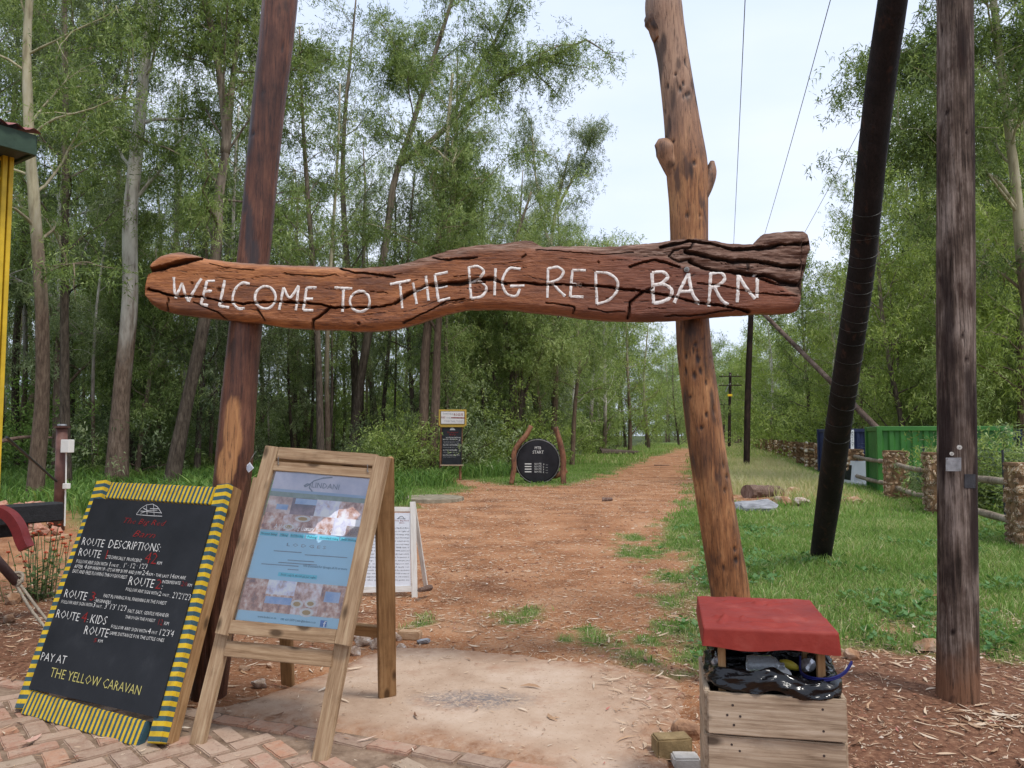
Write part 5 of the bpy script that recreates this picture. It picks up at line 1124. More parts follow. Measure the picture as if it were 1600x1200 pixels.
plank('back_leg', aBL, tL, .075, .034, bnA, M_pine2, A_, .003, .002, 20)
r1_ = aBR.lerp(tR, .30); r2_ = aBL.lerp(tL, .22)
plank('back_rail', aBR.lerp(tR, .285), aBL.lerp(tL, .285), .07, .03, bnA, M_pine2, A_, .003, .002, 21)
plank('back_panel', aBR.lerp(tR, .96), aBL.lerp(tL, .96), .07, .03, bnA, M_pine2, A_, .003, .002, 23)
for x, y in ((438, 721), (577, 733)):
    p = pa(x, y, .02); V, F = tube([p + UPV * .02, p + UPV * .004, p - UPV * .012, p - UPV * .02 + wd * .006], .0025, 6); obj('hook', V, F, M_steel, A_)
# poster
PP = (PA[0] - an * .004, an)
def zp(x, y): return (370 + x / 4.138, 720 + y / 4.138)
def glossy(name, stops, scale, **kw): return mottled(name, stops, scale, rough=.35, bump=0, **{'Coat Weight': .9, 'Coat Roughness': .09}, **kw)
M_pblue = glossy('poster_blue', [(.3, (.30, .56, .70)), (.7, (.38, .64, .78))], 1.5)
poster = quad_on('poster', [zp(255, 66), zp(868, 116), zp(655, 1090), zp(-8, 1028)][::-1], PP, M_pblue, A_, .001)
PQ = (PP[0] + an * .001, an)
def edge(v):   # left and right border of the sheet at row v, 0 top 1 bottom
    a = (255 + (-8 - 255) * v, 66 + (1028 - 66) * v); b = (868 + (655 - 868) * v, 116 + (1090 - 116) * v); return a, b
def cell(u0, u1, v0, v1, mat, off=.0006, nm='print'):
    c = []
    for u, v in ((u0, v1), (u1, v1), (u1, v0), (u0, v0)):
        a, b = edge(v); c.append(zp(a[0] + (b[0] - a[0]) * u, a[1] + (b[1] - a[1]) * u))
    return quad_on(nm, c, PQ, mat, poster, off)
def photo(name, cols, scale):
    cols = [tuple(min(.85, c * 1.35) for c in q) for q in cols]
    return glossy(name, [(.32, cols[0]), (.45, cols[1]), (.56, cols[2]), (.68, cols[3])], scale)
ph_room = photo('photo_room', [(.20, .07, .05), (.42, .26, .20), (.55, .46, .46), (.72, .72, .78)], 24)
ph_room2 = photo('photo_warm_room', [(.14, .05, .035), (.33, .14, .08), (.5, .33, .25), (.66, .60, .58)], 26)
ph_pool = photo('photo_pool', [(.10, .24, .42), (.26, .14, .11), (.50, .36, .30), (.66, .62, .66)], 9)
ph_dusk = photo('photo_dusk', [(.05, .03, .05), (.13, .08, .10), (.24, .16, .18), (.35, .26, .22)], 10)
ph_bed = photo('photo_bedroom', [(.36, .26, .24), (.50, .50, .60), (.66, .68, .80), (.78, .80, .88)], 20)
M_sky1 = glossy('print_cloudy_sky', [(.35, (.42, .44, .56)), (.65, (.70, .66, .72))], 5); M_lake = glossy('print_water', [(.3, (.22, .36, .55)), (.7, (.34, .46, .60))], 6)
M_veld = glossy('print_bush', [(.3, (.13, .20, .15)), (.7, (.28, .36, .30))], 14); M_bsky = glossy('print_blue_sky', [(.3, (.12, .28, .58)), (.6, (.42, .56, .76))], 12); M_cyan = flat('print_cyan', (.16, .62, .74), .35); M_fb = flat('print_logo_blue', (.05, .16, .45), .35)
cell(0, 1, 0, .125, M_sky1); cell(0, 1, .115, .135, M_lake, .0008); cell(0, 1, .133, .165, M_veld, .0008)
for u0, u1, v0, v1, m_ in ((0, .25, .165, .275, ph_pool), (.25, .5, .165, .275, ph_dusk), (.5, .74, .165, .275, ph_bed), (.74, 1, .165, .275, ph_room), (0, .2, .275, .39, ph_room2), (.2, .45, .275, .39, ph_room), (.45, .72, .275, .39, ph_room), (.72, 1, .275, .39, ph_bed), (.86, 1, .32, .39, ph_room2),
                           (0, .22, .715, .93, ph_room2), (.22, .5, .715, .81, ph_bed), (.22, .5, .81, .93, ph_room2), (.5, .76, .715, .93, ph_room), (.76, 1, .715, .93, ph_room2)): cell(u0, u1, v0, v1, m_, .0010)
cell(.28, .5, .168, .205, M_bsky, .0014); cell(.10, .22, .215, .25, M_bsky, .0014); cell(.23, .49, .825, .872, M_bsky, .0014); cell(.80, .95, .76, .83, M_bsky, .0014)
M_dish = flat('print_dish', (.72, .70, .68), .35); M_food = flat('print_food', (.45, .30, .10), .35)
def pell(u, v, ru, rv, mat, off, nm='print'):
    pts = []
    for k in range(20):
        a_ = -2 * math.pi * k / 20; uu, vv2 = u + ru * math.cos(a_), v + rv * math.sin(a_); a, b = edge(vv2); pts.append(zp(a[0] + (b[0] - a[0]) * uu, a[1] + (b[1] - a[1]) * uu))
    return quad_on(nm, pts, PQ, mat, poster, off)
for u, v, ru, rv in ((.55, .86, .06, .028), (.68, .85, .055, .026), (.66, .91, .07, .03), (.40, .30, .08, .022), (.28, .36, .06, .02)): pell(u, v, ru, rv, M_dish, .0018); pell(u, v, ru * .6, rv * .55, M_food, .0021)
def TP(s, x0, y0, x1, y1, h, mat, shear=0.0): return sign_text('lettering', s, zp(x0, y0), zp(x1, y1), (h * .05, -h * .24), PQ, mat, poster, .0024, shear, 1)
M_slate = flat('print_grey_blue', (.20, .24, .30), .35); M_navy = flat('print_navy', (.03, .10, .16), .35); M_pw = flat('print_white', (.85, .85, .86), .35)
TP('LINDANI', 480, 172, 660, 188, 34, M_slate); V, F = stroke_on([zp(*p) for p in [(440, 170), (470, 155), (500, 130), (560, 112), (620, 108)]], .006, PQ, .0024, .3, 3); obj('emblem', V, F, M_slate, poster)
V, F = stroke_on([zp(*p) for p in [(435, 165), (455, 150), (478, 152), (470, 175), (490, 200)]], .009, PQ, .0024, .3, 4); obj('emblem', V, F, M_slate, poster)
TP('A Waterberg Luxury Family Getaway', 240, 435, 705, 475, 30, M_pw, .2)
for x0, x1, s in ((150, 262, 'Mountain Biking'), (275, 332, 'Hiking'), (342, 435, 'Bird Watching'), (448, 520, 'Fishing'), (530, 660, 'Horseback riding'), (668, 775, 'Rock climbing')):
    y0 = 470 + (x0 - 150) * .075; y1 = 470 + (x1 - 150) * .075; quad_on('print', [zp(x0, y0 + 10), zp(x1, y1 + 10), zp(x1 + 5, y1 - 14), zp(x0 + 5, y0 - 14)], PQ, M_cyan, poster, .0014); TP(s, x0 + 8, y0 + 5, x1 - 4, y1 + 5, 14, M_navy)
TP('L O D G E S', 320, 550, 575, 572, 20, M_slate)
for y, x0, x1 in ((580, 240, 420), (606, 440, 715), (640, 330, 500), (655, 270, 520), (664, 160, 400), (700, 330, 400)): quad_on('print', [zp(x0, y + 4), zp(x1, y + 4 + (x1 - x0) * .07), zp(x1, y - 1 + (x1 - x0) * .07), zp(x0, y - 1)], PQ, M_slate, poster, .0016)
TP('10% Discount for Groups of 10 or more', 428, 685, 712, 708, 16, M_navy)
quad_on('print', [zp(265, 745), zp(515, 768), zp(522, 742), zp(272, 720)], PQ, M_cyan, poster, .0014); TP('From only R 450.00 pp per night', 285, 742, 508, 762, 14, M_navy)
TP('www.lindani.co.za', 135, 1012, 255, 1024, 14, M_navy); TP('083 631 5579 | info@lindani.co.za', 282, 1030, 510, 1052, 14, M_navy)
quad_on('print', [zp(536, 1072), zp(578, 1077), zp(585, 1034), zp(543, 1030)], PQ, M_fb, poster, .0014); TP('f', 554, 1074, 576, 1076, 40, M_pw)
# clear sheet over the poster
g = G('clear_plastic'); gl = g.n('BsdfGlossy', {'Roughness': .05, 'Color': (1, 1, 1, 1)}); tr = g.n('BsdfTransparent'); fr = g.n('Fresnel', {'IOR': 1.5}); ms = g.n('MixShader', {0: g.math('MULTIPLY', fr.outputs[0], 1.6, True)})
g.t.links.new(tr.outputs[0], ms.inputs[1]); g.t.links.new(gl.outputs[0], ms.inputs[2]); g.t.links.new(ms.outputs[0], g.out.inputs['Surface'])
cs = [onp(*p, PQ, .006) for p in (zp(250, 60), zp(872, 112), zp(660, 1092), zp(-14, 1030))][::-1]; gx2 = []
for j in range(13):
    for i in range(9):
        u, v = i / 8, j / 12; p = cs[3].lerp(cs[2], u).lerp(cs[0].lerp(cs[1], u), v); gx2.append(p + an * (.004 * math.sin(u * 5 + v * 3) + .003 * math.sin(v * 9 + u * 2)))
q = (np.arange(12)[:, None] * 9 + np.arange(8)[None]).ravel(); obj('cover_sheet', gx2, np.stack([q, q + 9, q + 10, q + 1], 1), g.m, A_, smooth=True)
# ------------------------------------------------------------------ WHITE NOTICE BOARD
PW0 = gnd(648, 934); PW1 = PW0 + Vector((-.60, .07, 0)); PWp = mkplane(PW0, PW1, PW0 + UPV + Vector((-.02, .16, 0))); wn_ = PWp[1]
Wb = thing('notice_board', 'white framed notice board of dense black text standing behind the A-frame', 'notice board', PW0)
plank('post', onp(648, 935, PWp), onp(645, 784, PWp), .052, .03, wn_, M_white, Wb, .003, .002, 31)
plank('post', onp(552, 925, PWp), onp(560, 780, PWp), .05, .03, wn_, M_white, Wb, .003, .002, 32)
plank('rail', onp(560, 795, PWp, -.002), onp(641, 796, PWp, -.002), .045, .026, wn_, M_white, Wb, .003, .002, 33)
plank('rail', onp(556, 922, PWp, -.002), onp(644, 920, PWp, -.002), .055, .026, wn_, M_white, Wb, .003, .002, 34)
def zw(x, y): return (550 + x / 6.667, 770 + y / 6.667)
M_sheet = flat('white_sheet', (.72, .75, .80), .4, nse=.05)
sheet = quad_on('notice', [(561, 918), (642, 915), (641, 801), (563, 801)], PWp, M_sheet, Wb, .002)
def TW(s, x0, x1, y, h=15, mat=M_black, sl=.0): return sign_text('lettering', s, zw(x0, y), zw(x1, y), (0, -h / 6.667), PWp, mat, sheet, .0045, 0, 1)
for k, (l, r) in enumerate([('The management', 'The Big Red Barn'), ('accept no claims', 'close or right of'), ('Red Barn, Natur', 'ural Holdings (Pty)'), ('Ltd (TBRB) an', 'Lindani Holdings'), ('owners, agents', 'and employees'), ('cannot be lia', 'any personal injury'), ('ble, and throu', 'the TBRB cycle of'), ('use of the prem', 'the TBRB guides and'), ('at your risk, TB', 'brought legal actions,'), ('loss and resulta', 'loss however it'), ('injury, damage', 'other damages, and'), ('loss or your', 'during your visit,'), ('entrance at', 'shall apply out'), ('as a result or injury tha', 'shall be excluded'), ('will be exempted by', 'and TCP is any of'), ('its agency, whose', 'ty or otherwise,'), ('on the premises', 'of the guides are')]):
    y = 372 + k * 33.8; TW(l, 100, 400, y, 12); TW(r, 418, 598, y, 12)
TW('The Big Red', 448, 590, 296, 14, M_red); TW('Barn', 495, 548, 318, 12, M_red); TW('IN', 235, 272, 318, 30, M_red)
V, F = stroke_on([zw(*p) for p in [(478, 268), (500, 250), (525, 245), (548, 268)]], .004, PWp, .0045, .2, 2); obj('emblem', V, F, M_black, sheet); V, F = stroke_on([zw(470, 270), zw(560, 271)], .003, PWp, .0045); obj('emblem', V, F, M_black, sheet)
plank('back_post', onp(645, 788, PWp, -.03), PW0 + Vector((.06, .42, 0)), .04, .025, wn_, M_white, Wb)
# ------------------------------------------------------------------ RUBBISH BIN
ZT = .592; Af, Bf = gnd(1110, 1079, ZT), gnd(1320, 1092, ZT); Af.z = Bf.z = 0; bu = (Bf - Af).normalized(); bw_ = (Bf - Af).length; bv = Vector((-bu.y, bu.x, 0)); 
BIN = thing('rubbish_bin', 'wooden crate bin with a red covered lid and a black bag, at the lower right', 'bin', (Af + Bf) / 2 + bv * .22)
BD = .44
def bp(u, v, z): return Af + bu * u + bv * v + UPV * z
heights = [(ZT - .148, ZT), (ZT - .148 - .152, ZT - .152), (ZT - .148 - .30, ZT - .304), (.0, ZT - .456)]
for k, (z0, z1_) in enumerate(heights):
    zm = (z0 + z1_) / 2; ins = 0 if k == 0 else .012
    plank('plank', bp(-.012, ins, zm), bp(bw_ + .004, ins, zm), z1_ - z0 - .004, .022, -bv, M_greyp, BIN, .004, .003, 50 + k)
    plank('plank', bp(-.012, .014, zm) , bp(-.012, BD, zm), z1_ - z0 - .002, .022, -bu, M_greyp, BIN, .004, .003, 60 + k)
    plank('plank', bp(bw_, .014, zm), bp(bw_, BD, zm), z1_ - z0 - .004, .022, bu, M_greyp, BIN, .004, .003, 70 + k)
    plank('plank', bp(0, BD, zm), bp(bw_, BD, zm), z1_ - z0 - .004, .022, bv, M_greyp, BIN, .004, .003, 80 + k)
M_hole = flat('nail_head', (.05, .035, .03), .7)
for u, z in ((.075, .55), (.056, .515), (.078, .482), (.375, .555), (.376, .482), (.10, .513), (.07, .41), (.097, .39), (.378, .395)): disc('nail', bp(u, -.012 if z > .45 else 0, z), -bv, .0045, .003, M_hole, BIN, 8)
# inner corner posts carry the lid
for u, v in ((.045, .06), (bw_ - .065, .06), (.045, BD - .06), (bw_ - .065, BD - .06)): plank('post', bp(u, v, ZT - .12), bp(u, v, .752), .034, .026, bu, M_pine2, BIN, .002)
M_lid = mottled('red_painted_canvas', [(.3, (.19, .022, .016)), (.55, (.25, .030, .020)), (.8, (.34, .07, .05))], 6, rough=.6, bump=.35, bscale=70, bdist=.003, spec=.25)
zt_, zb = .815, .743; LN = 90; lq = [gnd(*p, zt_) for p in ((1107, 983), (1316, 987), (1261, 936), (1079, 931))]; lcx = sum(((q - Af).dot(bu) for q in lq)) / 4; lcy = sum(((q - Af).dot(bv) for q in lq)) / 4
lx = ((lq[1] - lq[0]).length + (lq[2] - lq[3]).length) / 2 * .975; ly = ((lq[3] - lq[0]).length + (lq[2] - lq[1]).length) / 2 * .98
gu = np.linspace(-1, 1, LN); U_, V_ = np.meshgrid(gu, gu); 
def lidpos(a, b):
    # square grid wrapped over the slab: outside .86 it turns down the side
    m_ = np.maximum(np.abs(a), np.abs(b)); k = .84; over = np.maximum(m_ - k, 0) / (1 - k); s_ = np.where(m_ > k, k / np.maximum(m_, 1e-6), 1)
    x = a * s_ / k; y = b * s_ / k; z = -over * (zt_ - zb); rnd_ = np.clip(over / .12, 0, 1)
    return x, y, z, over
x_, y_, z_, ov = lidpos(U_.ravel(), V_.ravel())
q = np.stack([x_ * 3, y_ * 3, z_ * 10], 1); cre = 0
for (ax, ay, bx3, by3, hgt, w_) in ((-.75, -.45, -.35, -.55, .006, .05), (-.35, -.55, .1, -.5, .005, .04), (-.72, -.75, -.6, -.42, .006, .04), (0, .55, .35, .8, .006, .05), (.2, .5, .6, .7, .005, .04), (-.5, .7, .1, .72, .005, .05), (-.2, -.75, .4, -.72, .006, .06), (.3, .2, .6, -.3, .004, .08), (-.6, .1, -.1, .2, .003, .08)):
    ex_, ey_ = bx3 - ax, by3 - ay; t = np.clip(((x_ - ax) * ex_ + (y_ - ay) * ey_) / (ex_ ** 2 + ey_ ** 2), 0, 1); dd = np.hypot(x_ - ax - t * ex_, y_ - ay - t * ey_ + .03 * np.sin(x_ * 9)); cre = cre + 1.8 * hgt * np.exp(-(dd / w_) ** 2) * (1 - ov)
nzv = fbm(q, 91, 3) * .005 + fbm(q * 3, 92, 2) * .0018
Vl = np.array([tuple(bp(lcx + a * lx / 2 * (1 + .02 * o_ + n_ * 2.2) , lcy + b * ly / 2 * (1 + .015 * o_ + n_ * 2.2) + .0, zt_ + c + n_ * (1 if o_ == 0 else .4) + cr + (.006 * math.sin(a * 5) if o_ > .9 else 0))) for a, b, c, o_, n_, cr in zip(x_, y_, z_, ov, nzv, cre)])
q = (np.arange(LN - 1)[:, None] * LN + np.arange(LN - 1)[None]).ravel(); Fl = np.stack([q, q + 1, q + 1 + LN, q + LN], 1)
lid = obj('lid', Vl, Fl, M_lid, BIN, smooth=True)
V, F = bevbox(lx - .03, ly - .03, .05, .004); Mx = Matrix.Translation(bp(lcx, lcy, .752 + .026)) @ Matrix.Rotation(math.atan2(bu.y, bu.x), 4, 'Z'); link('lid_board', fast_mesh('lid_board', V, F), M_pine2, BIN, Mx)
# bag
g = G('black_bin_bag'); M_bag = g.done((.005, .005, .006, 1), .16, g.bump(g.noise(14, g.coord((1, 1, 3)), 3, .5, 1.0), .4, .012), .45)
NB_, NP = 150, 22; Vg2 = []
for i in range(NB_):
    a = i / NB_ * 2 * math.pi; ca, sa = math.cos(a), math.sin(a); m_ = (abs(ca) ** 5 + abs(sa) ** 5) ** (-.2); bx4, by4 = ca * m_, sa * m_
    sag = .012 * math.sin(a * 3 + 1) + .008 * math.sin(a * 7)
    for j in range(NP):
        t = j / (NP - 1)       # from inside deep, over the rim, down outside
        if t < .45: k = t / .45; rr_ = .80 + .12 * k; zz = .36 + (.30) * k
        elif t < .62: k = (t - .45) / .17; rr_ = .92 + .13 * math.sin(k * math.pi / 2); zz = .66 - .005 * k
        else: k = (t - .62) / .38; rr_ = 1.05 + .10 * math.sin(k * math.pi * .8); zz = .655 - .066 * k
        pl_ = (.006 * math.sin(a * 23 + t * 19) + .005 * math.sin(a * 9 + t * 38 + 1.3 * math.sin(a * 4)) + .007 * math.sin(a * 5 - t * 27)) * (1 if t > .3 else .5)
        Vg2.append(bp(bw_ / 2 + bx4 * (.205 * rr_ + pl_ * .6), BD / 2 - .005 + by4 * (.20 * rr_ + pl_ * .6), zz + sag + .004 * math.sin(a * 13 + t * 22)))
i = np.arange(NB_)[:, None] * NP; i2 = ((np.arange(NB_) + 1) % NB_)[:, None] * NP; j = np.arange(NP - 1)[None]
obj('bag', Vg2, np.stack([i + j, i2 + j, i2 + j + 1, i + j + 1], -1).reshape(-1, 4), M_bag, BIN, smooth=True)
V = [bp(bw_ / 2 + x * .18, BD / 2 + y * .18, .46 + .03 * math.sin(x * 5 + y * 3)) for y in np.linspace(-1, 1, 9) for x in np.linspace(-1, 1, 9)]; q = (np.arange(8)[:, None] * 9 + np.arange(8)[None]).ravel(); obj('bag_lining', V, np.stack([q, q + 1, q + 10, q + 9], 1), M_bag, BIN, smooth=True)
# rubbish in the mouth of the bag
def onbin(px, py, v): return onp(px, py, (bp(0, v, 0), -bv))
g = G('clear_bottle_plastic'); M_clear = g.done((.75, .78, .8, 1), .12, g.bump(g.noise(12, g.coord(), 4), .6, .02), .5, **{'Transmission Weight': .75})
c = onbin(1192, 1040, .12); V, F = tube([c + bu * t_ + UPV * (.02 * t_) for t_ in (-.06, -.055, -.03, .0, .03, .045, .06, .075)], [.012, .034, .037, .034, .037, .03, .014, .013], 20); tag(obj('plastic_bottle', V, F, M_clear, smooth=True), 'clear crumpled plastic bottle lying in the mouth of the black bag', 'bottle')
M_cup = flat('white_plastic', (.70, .70, .68), .4, nse=.04); c = onbin(1221, 1056, .10); ax_ = (UPV * .75 - bv * .6).normalized(); V, F = tube([c - ax_ * .05, c - ax_ * .004, c, c + ax_ * .006, c + ax_ * .007], [.026, .033, .037, .036, .030], 24); tag(obj('paper_cup', V, F, M_cup, smooth=True), 'white paper cup with a lid, tilted in the bag', 'cup')
M_ban = flat('yellow_wrapper', (.45, .36, .04), .5); c = onbin(1234, 1044, .16); P = [c + bu * t_ + UPV * (.012 - t_ * .35 - t_ * t_ * 2) for t_ in np.linspace(-.035, .035, 8)]; V, F = tube(P, [.006, .012, .015, .016, .016, .014, .011, .005], 10); tag(obj('banana_peel', V, F, M_ban, smooth=True), 'yellow-green peel lying behind the white cup in the bag', 'peel')
M_bl = flat('blue_strap', (.012, .015, .11), .45); P = smooth_path([onbin(1250, 1028, .2), onbin(1252, 1052, .12), onbin(1272, 1062, .04), onbin(1300, 1062, .02), onbin(1320, 1052, .03), onbin(1331, 1036, .05)], 30); V, F = tube(P, .004, 6); V2_ = V + np.array([0, 0, .006]); V, F = join([(V, F), (V2_, F)]); tag(obj('blue_strap', V, F, M_bl), 'dark blue strap end sticking out of the bag', 'strap')
M_foil = mottled('crumpled_foil', [(.3, (.3, .3, .32)), (.7, (.6, .6, .62))], 8, rough=.3, metal=.6, bump=.8)
for k, (px, py, v, r_) in enumerate(((1262, 1040, .2, .03), (1120, 1035, .14, .022))):
    V, F = rock_mesh(400 + k, 2, .4, (r_, r_, r_)); tag(obj('foil_wrapper', V + np.array(onbin(px, py, v)), F, M_foil), ('crumpled silver wrapper behind the yellow peel in the bag', 'crumpled pale wrapper at the left corner of the bag')[k], 'wrapper')

# ------------------------------------------------------------------ ROUTE BOARD AND ROUND START SIGN ON THE TRAIL
YS = 26.0
RB = thing('route_board', 'tall black route board under a yellow framed white sign beside the charred gum', 'sign board', at(706, 752, YS))
PR = (at(706, 700, YS), Vector((0, -1, 0)))
M_yf = flat('yellow_painted_frame', (.42, .27, .045), .6); M_ws = flat('sign_white', (.62, .58, .55), .5, nse=.05); M_sup = woodmat('red_brown_log', [(.10, .04, .022), (.22, .095, .05), (.34, .17, .09)], .6, .3, grain=(1, 1, .15), dirt=(.05, .03, .02))
def logobj(name, pts, ws, Y, parent, mat, n=14, seed=0, label=None, dY=0):
    P = [at(px, py, Y + dY * i) for i, (px, py) in enumerate(pts)]; P, r = smooth_path(P, 26, [w / 2 / FPX * Y for w in ws])
    V, F = tube(P, r, n, True, lambda rr, i, a, Pp: rr * (1 + .10 * fbm(np.stack([np.cos(a) * 1.4 + seed, np.sin(a) * 1.4, i * .3], -1).reshape(-1, 3), seed, 3).reshape(rr.shape)))
    me = fast_mesh(name, V, F); cattr(me, 'bare', np.zeros(len(V))); cattr(me, 'char', sstep(.2, .5, fbm(V * 5, seed, 3)) * .6); return link(name, me, mat, parent, smooth=True)
logobj('post', [(687, 753), (689, 700), (690, 655)], [4.5, 4.2, 4], YS + .06, RB, M_sup, seed=1); logobj('post', [(719, 752), (720, 700), (722, 655)], [4.2, 4, 4], YS + .06, RB, M_sup, seed=2)
def slab_on(name, x0, y0, x1, y1, plane, th, mat, parent, off=0, b=.008):
    a, c = onp(x0, y1, plane, off), onp(x1, y0, plane, off); m_ = (a + c) / 2; V, F = bevbox(abs(c.x - a.x), th, abs(c.z - a.z), b); return link(name, fast_mesh(name, V, F), mat, parent, Matrix.Translation(m_))
p2 = slab_on('panel', 690.5, 666, 721.5, 727, PR, .03, M_board, RB); slab_on('ledge', 688, 726, 724, 728, PR, .08, M_greyp, RB, .02)
fr_ = slab_on('frame', 685.5, 640, 729, 665.5, PR, .05, M_yf, RB, .03); slab_on('frame_inset', 688.3, 642.6, 726.3, 663.2, PR, .03, M_board, fr_, .048); slab_on('sign_face', 689.2, 643.3, 725.6, 662.4, PR, .03, M_ws, fr_, .056); slab_on('ledge', 688, 665, 726, 667.5, PR, .06, M_yf, RB, .02)
def zr(x, y): return (680 + x / 9.23, 630 + y / 9.23)
PR2 = (PR[0] + Vector((0, -.075, 0)), PR[1]); PR3 = (PR[0] + Vector((0, -.018, 0)), PR[1])
def TR_(s, x0, y0, x1, y1, h, mat, pl, par): return sign_text('lettering', s, zr(x0, y0), zr(x1, y1), (0, -h / 9.23), pl, mat, par, .002, 0, 1)
M_gl = flat('grey_lettering', (.30, .30, .30), .6)
TR_("DON'T BE A", 110, 160, 262, 168, 26, M_gl, PR2, fr_); TR_('ROGUE', 270, 182, 400, 182, 38, M_red, PR2, fr_); TR_('PAY', 88, 220, 148, 222, 32, M_red, PR2, fr_); TR_('THE', 160, 222, 222, 222, 24, M_gl, PR2, fr_); TR_('YOUR TRAIL TICKETS', 130, 270, 415, 276, 28, M_gl, PR2, fr_)
for k in range(10): disc('print', onp(*zr(240 + k * 20, 208 + k * .4), PR2, .004), PR2[1], .022, .002, M_red, fr_, 10)
for s, x0, x1, y, h, m_ in (('ROUTE DESCRIPTIONS', 155, 370, 505, 18, M_chalk), ('ROUTE 1 TECHNICAL', 112, 325, 530, 18, M_chalk), ('42', 338, 362, 545, 24, M_chalk), ('follow any sign with 1 on it', 120, 340, 560, 10, M_chalk2), ('then last 14 km are easy', 120, 345, 578, 10, M_chalk2), ('ROUTE 2 INTERMEDIATE', 112, 372, 612, 18, M_chalk), ('follow any sign with 2 on it', 115, 330, 640, 10, M_chalk2), ('ROUTE 3 BEGINNERS', 112, 318, 686, 18, M_chalk), ('12', 342, 360, 684, 16, M_chalk), ('follow any sign with 3 on it', 115, 330, 712, 10, M_chalk2), ('ROUTE 4 KIDS ROUTE 5', 112, 350, 758, 18, M_chalk), ('follow any sign with 4 on it', 115, 300, 780, 10, M_chalk2), ('The Big Red', 170, 330, 432, 22, M_red), ('Barn', 205, 300, 464, 22, M_red)): TR_(s, x0, y, x1, y, h, m_, PR3, p2)
quad_on('emblem', [zr(210, 388), zr(292, 388), zr(270, 358), (zr(245, 348)), zr(222, 362)], PR3, M_chalk2, p2, .003)
YM = 23.6
MS = thing('start_sign', 'round black MTB START sign hung between two crooked red-brown logs', 'start sign', at(842, 758, YM))
logobj('log_post', [(799, 757), (803, 730), (804, 705), (812, 692), (822, 680), (830, 665)], [7.5, 8, 8, 8.5, 8, 7], YM, MS, M_sup, 18, 11)
logobj('log_post', [(881, 762), (880, 738), (880, 715), (876, 695), (872, 680), (868, 667)], [8.5, 9, 9, 9, 8, 7], YM - .1, MS, M_sup, 18, 12)
logobj('cross_log', [(806, 736), (840, 742), (870, 742), (886, 735)], [5, 7, 10, 7], YM + .55, MS, M_sup, 12, 13)
PM = (at(840.5, 721, YM + .22), Vector((0, -1, 0)))
M_disc = mottled('black_disc_paint', [(.3, (.008, .008, .010)), (.7, (.02, .02, .024))], 4, rough=.35, bump=.1)
c = onp(840.5, 721, PM); V, F = tube([c + Vector((0, .03, 0)), c + Vector((0, -.008, 0)), c + Vector((0, -.0085, 0))], [.625, .625, .6], 64); dsk = obj('disc', V, F, M_disc, MS)
ringp = [c + Vector((math.cos(a) * .665, .01, math.sin(a) * .665)) for a in np.linspace(0, 2 * math.pi, 65)]; V, F = tube(ringp, .014, 6, False); obj('rim', V, F, M_steel, MS)
M_rub = flat('dark_rubber', (.012, .012, .012), .8)
ringp = [c + Vector((math.cos(a) * .60, .17, math.sin(a) * .60)) for a in np.linspace(0, 2 * math.pi, 65)]; V, F = tube(ringp, .095, 10, False); ty_ = obj('tyre', V, F, M_rub, MS, smooth=True)
for k in range(26):
    a = k / 26 * 2 * math.pi; q = c + Vector((math.cos(a) * .695, .17, math.sin(a) * .695)); M_ = Matrix.Translation(q) @ Matrix.Rotation(-a, 4, 'Y'); V, F = xf(M_, bevbox(.04, .17, .06, .006)); obj('tread_block', V, F, M_rub, ty_)
PM2 = (PM[0] + Vector((0, -.010, 0)), PM[1])
def zm(x, y): return (640 + x / 5, 600 + y / 5)
def TM(s, x0, x1, y, h): return sign_text('lettering', s, zm(x0, y), zm(x1, y), (0, -h / 5), PM2, M_chalk, dsk, .003, 0, 1)
TM('MTB', 976, 1028, 510, 22); TM('START', 960, 1047, 544, 24)
for k in range(4):
    y = 632 + k * 20.5; TM('ROUTE', 976, 1030, y, 15); TM('1234'[k], 1040, 1050, y + 2, 13); TM('-', 1062, 1080, y + 4, 12)
    quad_on('print', [zm(900, y - 4), zm(952, y - 4), zm(952, y - 12), zm(900, y - 12)], PM2, M_chalk, dsk, .003)
# ------------------------------------------------------------------ STONE PILLARS, RAILS, WIRE FENCE
M_stone = mottled('rubble_stone', [(.34, (.10, .055, .03)), (.45, (.29, .155, .075)), (.54, (.42, .30, .18)), (.64, (.60, .54, .45))], 4.0, rough=.9, bump=.7, bscale=22, bdist=.02, tint=.5)
M_mortar = mottled('brown_mortar', [(.3, (.10, .055, .03)), (.6, (.24, .14, .07)), (.8, (.34, .22, .13))], 7, bump=.8, bdist=.02, rough=.95)
M_rail = woodmat('grey_rail', [(.16, .12, .085), (.30, .245, .18), (.42, .36, .28)], .8, .2, scale=6, dirt=(.08, .06, .04))
smesh = []
for k in range(10):
    V, F = rock_mesh(500 + k, 2, .22, chop=(.42, .8), nc=12); smesh.append(fast_mesh('stone', V, F)); smesh[-1].materials.append(M_stone)
for k in range(6):
    V, F = rock_mesh(520 + k, 1, .25); m_ = fast_mesh('stone', V, F); m_.materials.append(M_stone); smesh.append(m_)
FD = Vector((.268, 1, 0)).normalized(); FN = Vector((FD.y, -FD.x, 0)); rs = random.Random(33)
Ys = [10.35, 14.6, 18.2]; y = 23.8
while y < 118: Ys.append(y); y += 3.9
def fpt(y): return Vector((6.86 + .268 * (y - 10.3) - .0, y, 0))
PW_ = .5
def where(k, y):
    if k == 0: return 'big nearest stone pillar at the right edge beyond the utility pole'
    if k == 1: return 'rubble stone pillar half hidden by the grey utility pole'
    if k == 2: return 'whole rubble stone pillar standing before the green container'
    if k == 3: return 'stone pillar beside the black leaning pole, in front of the blue container'
    return None
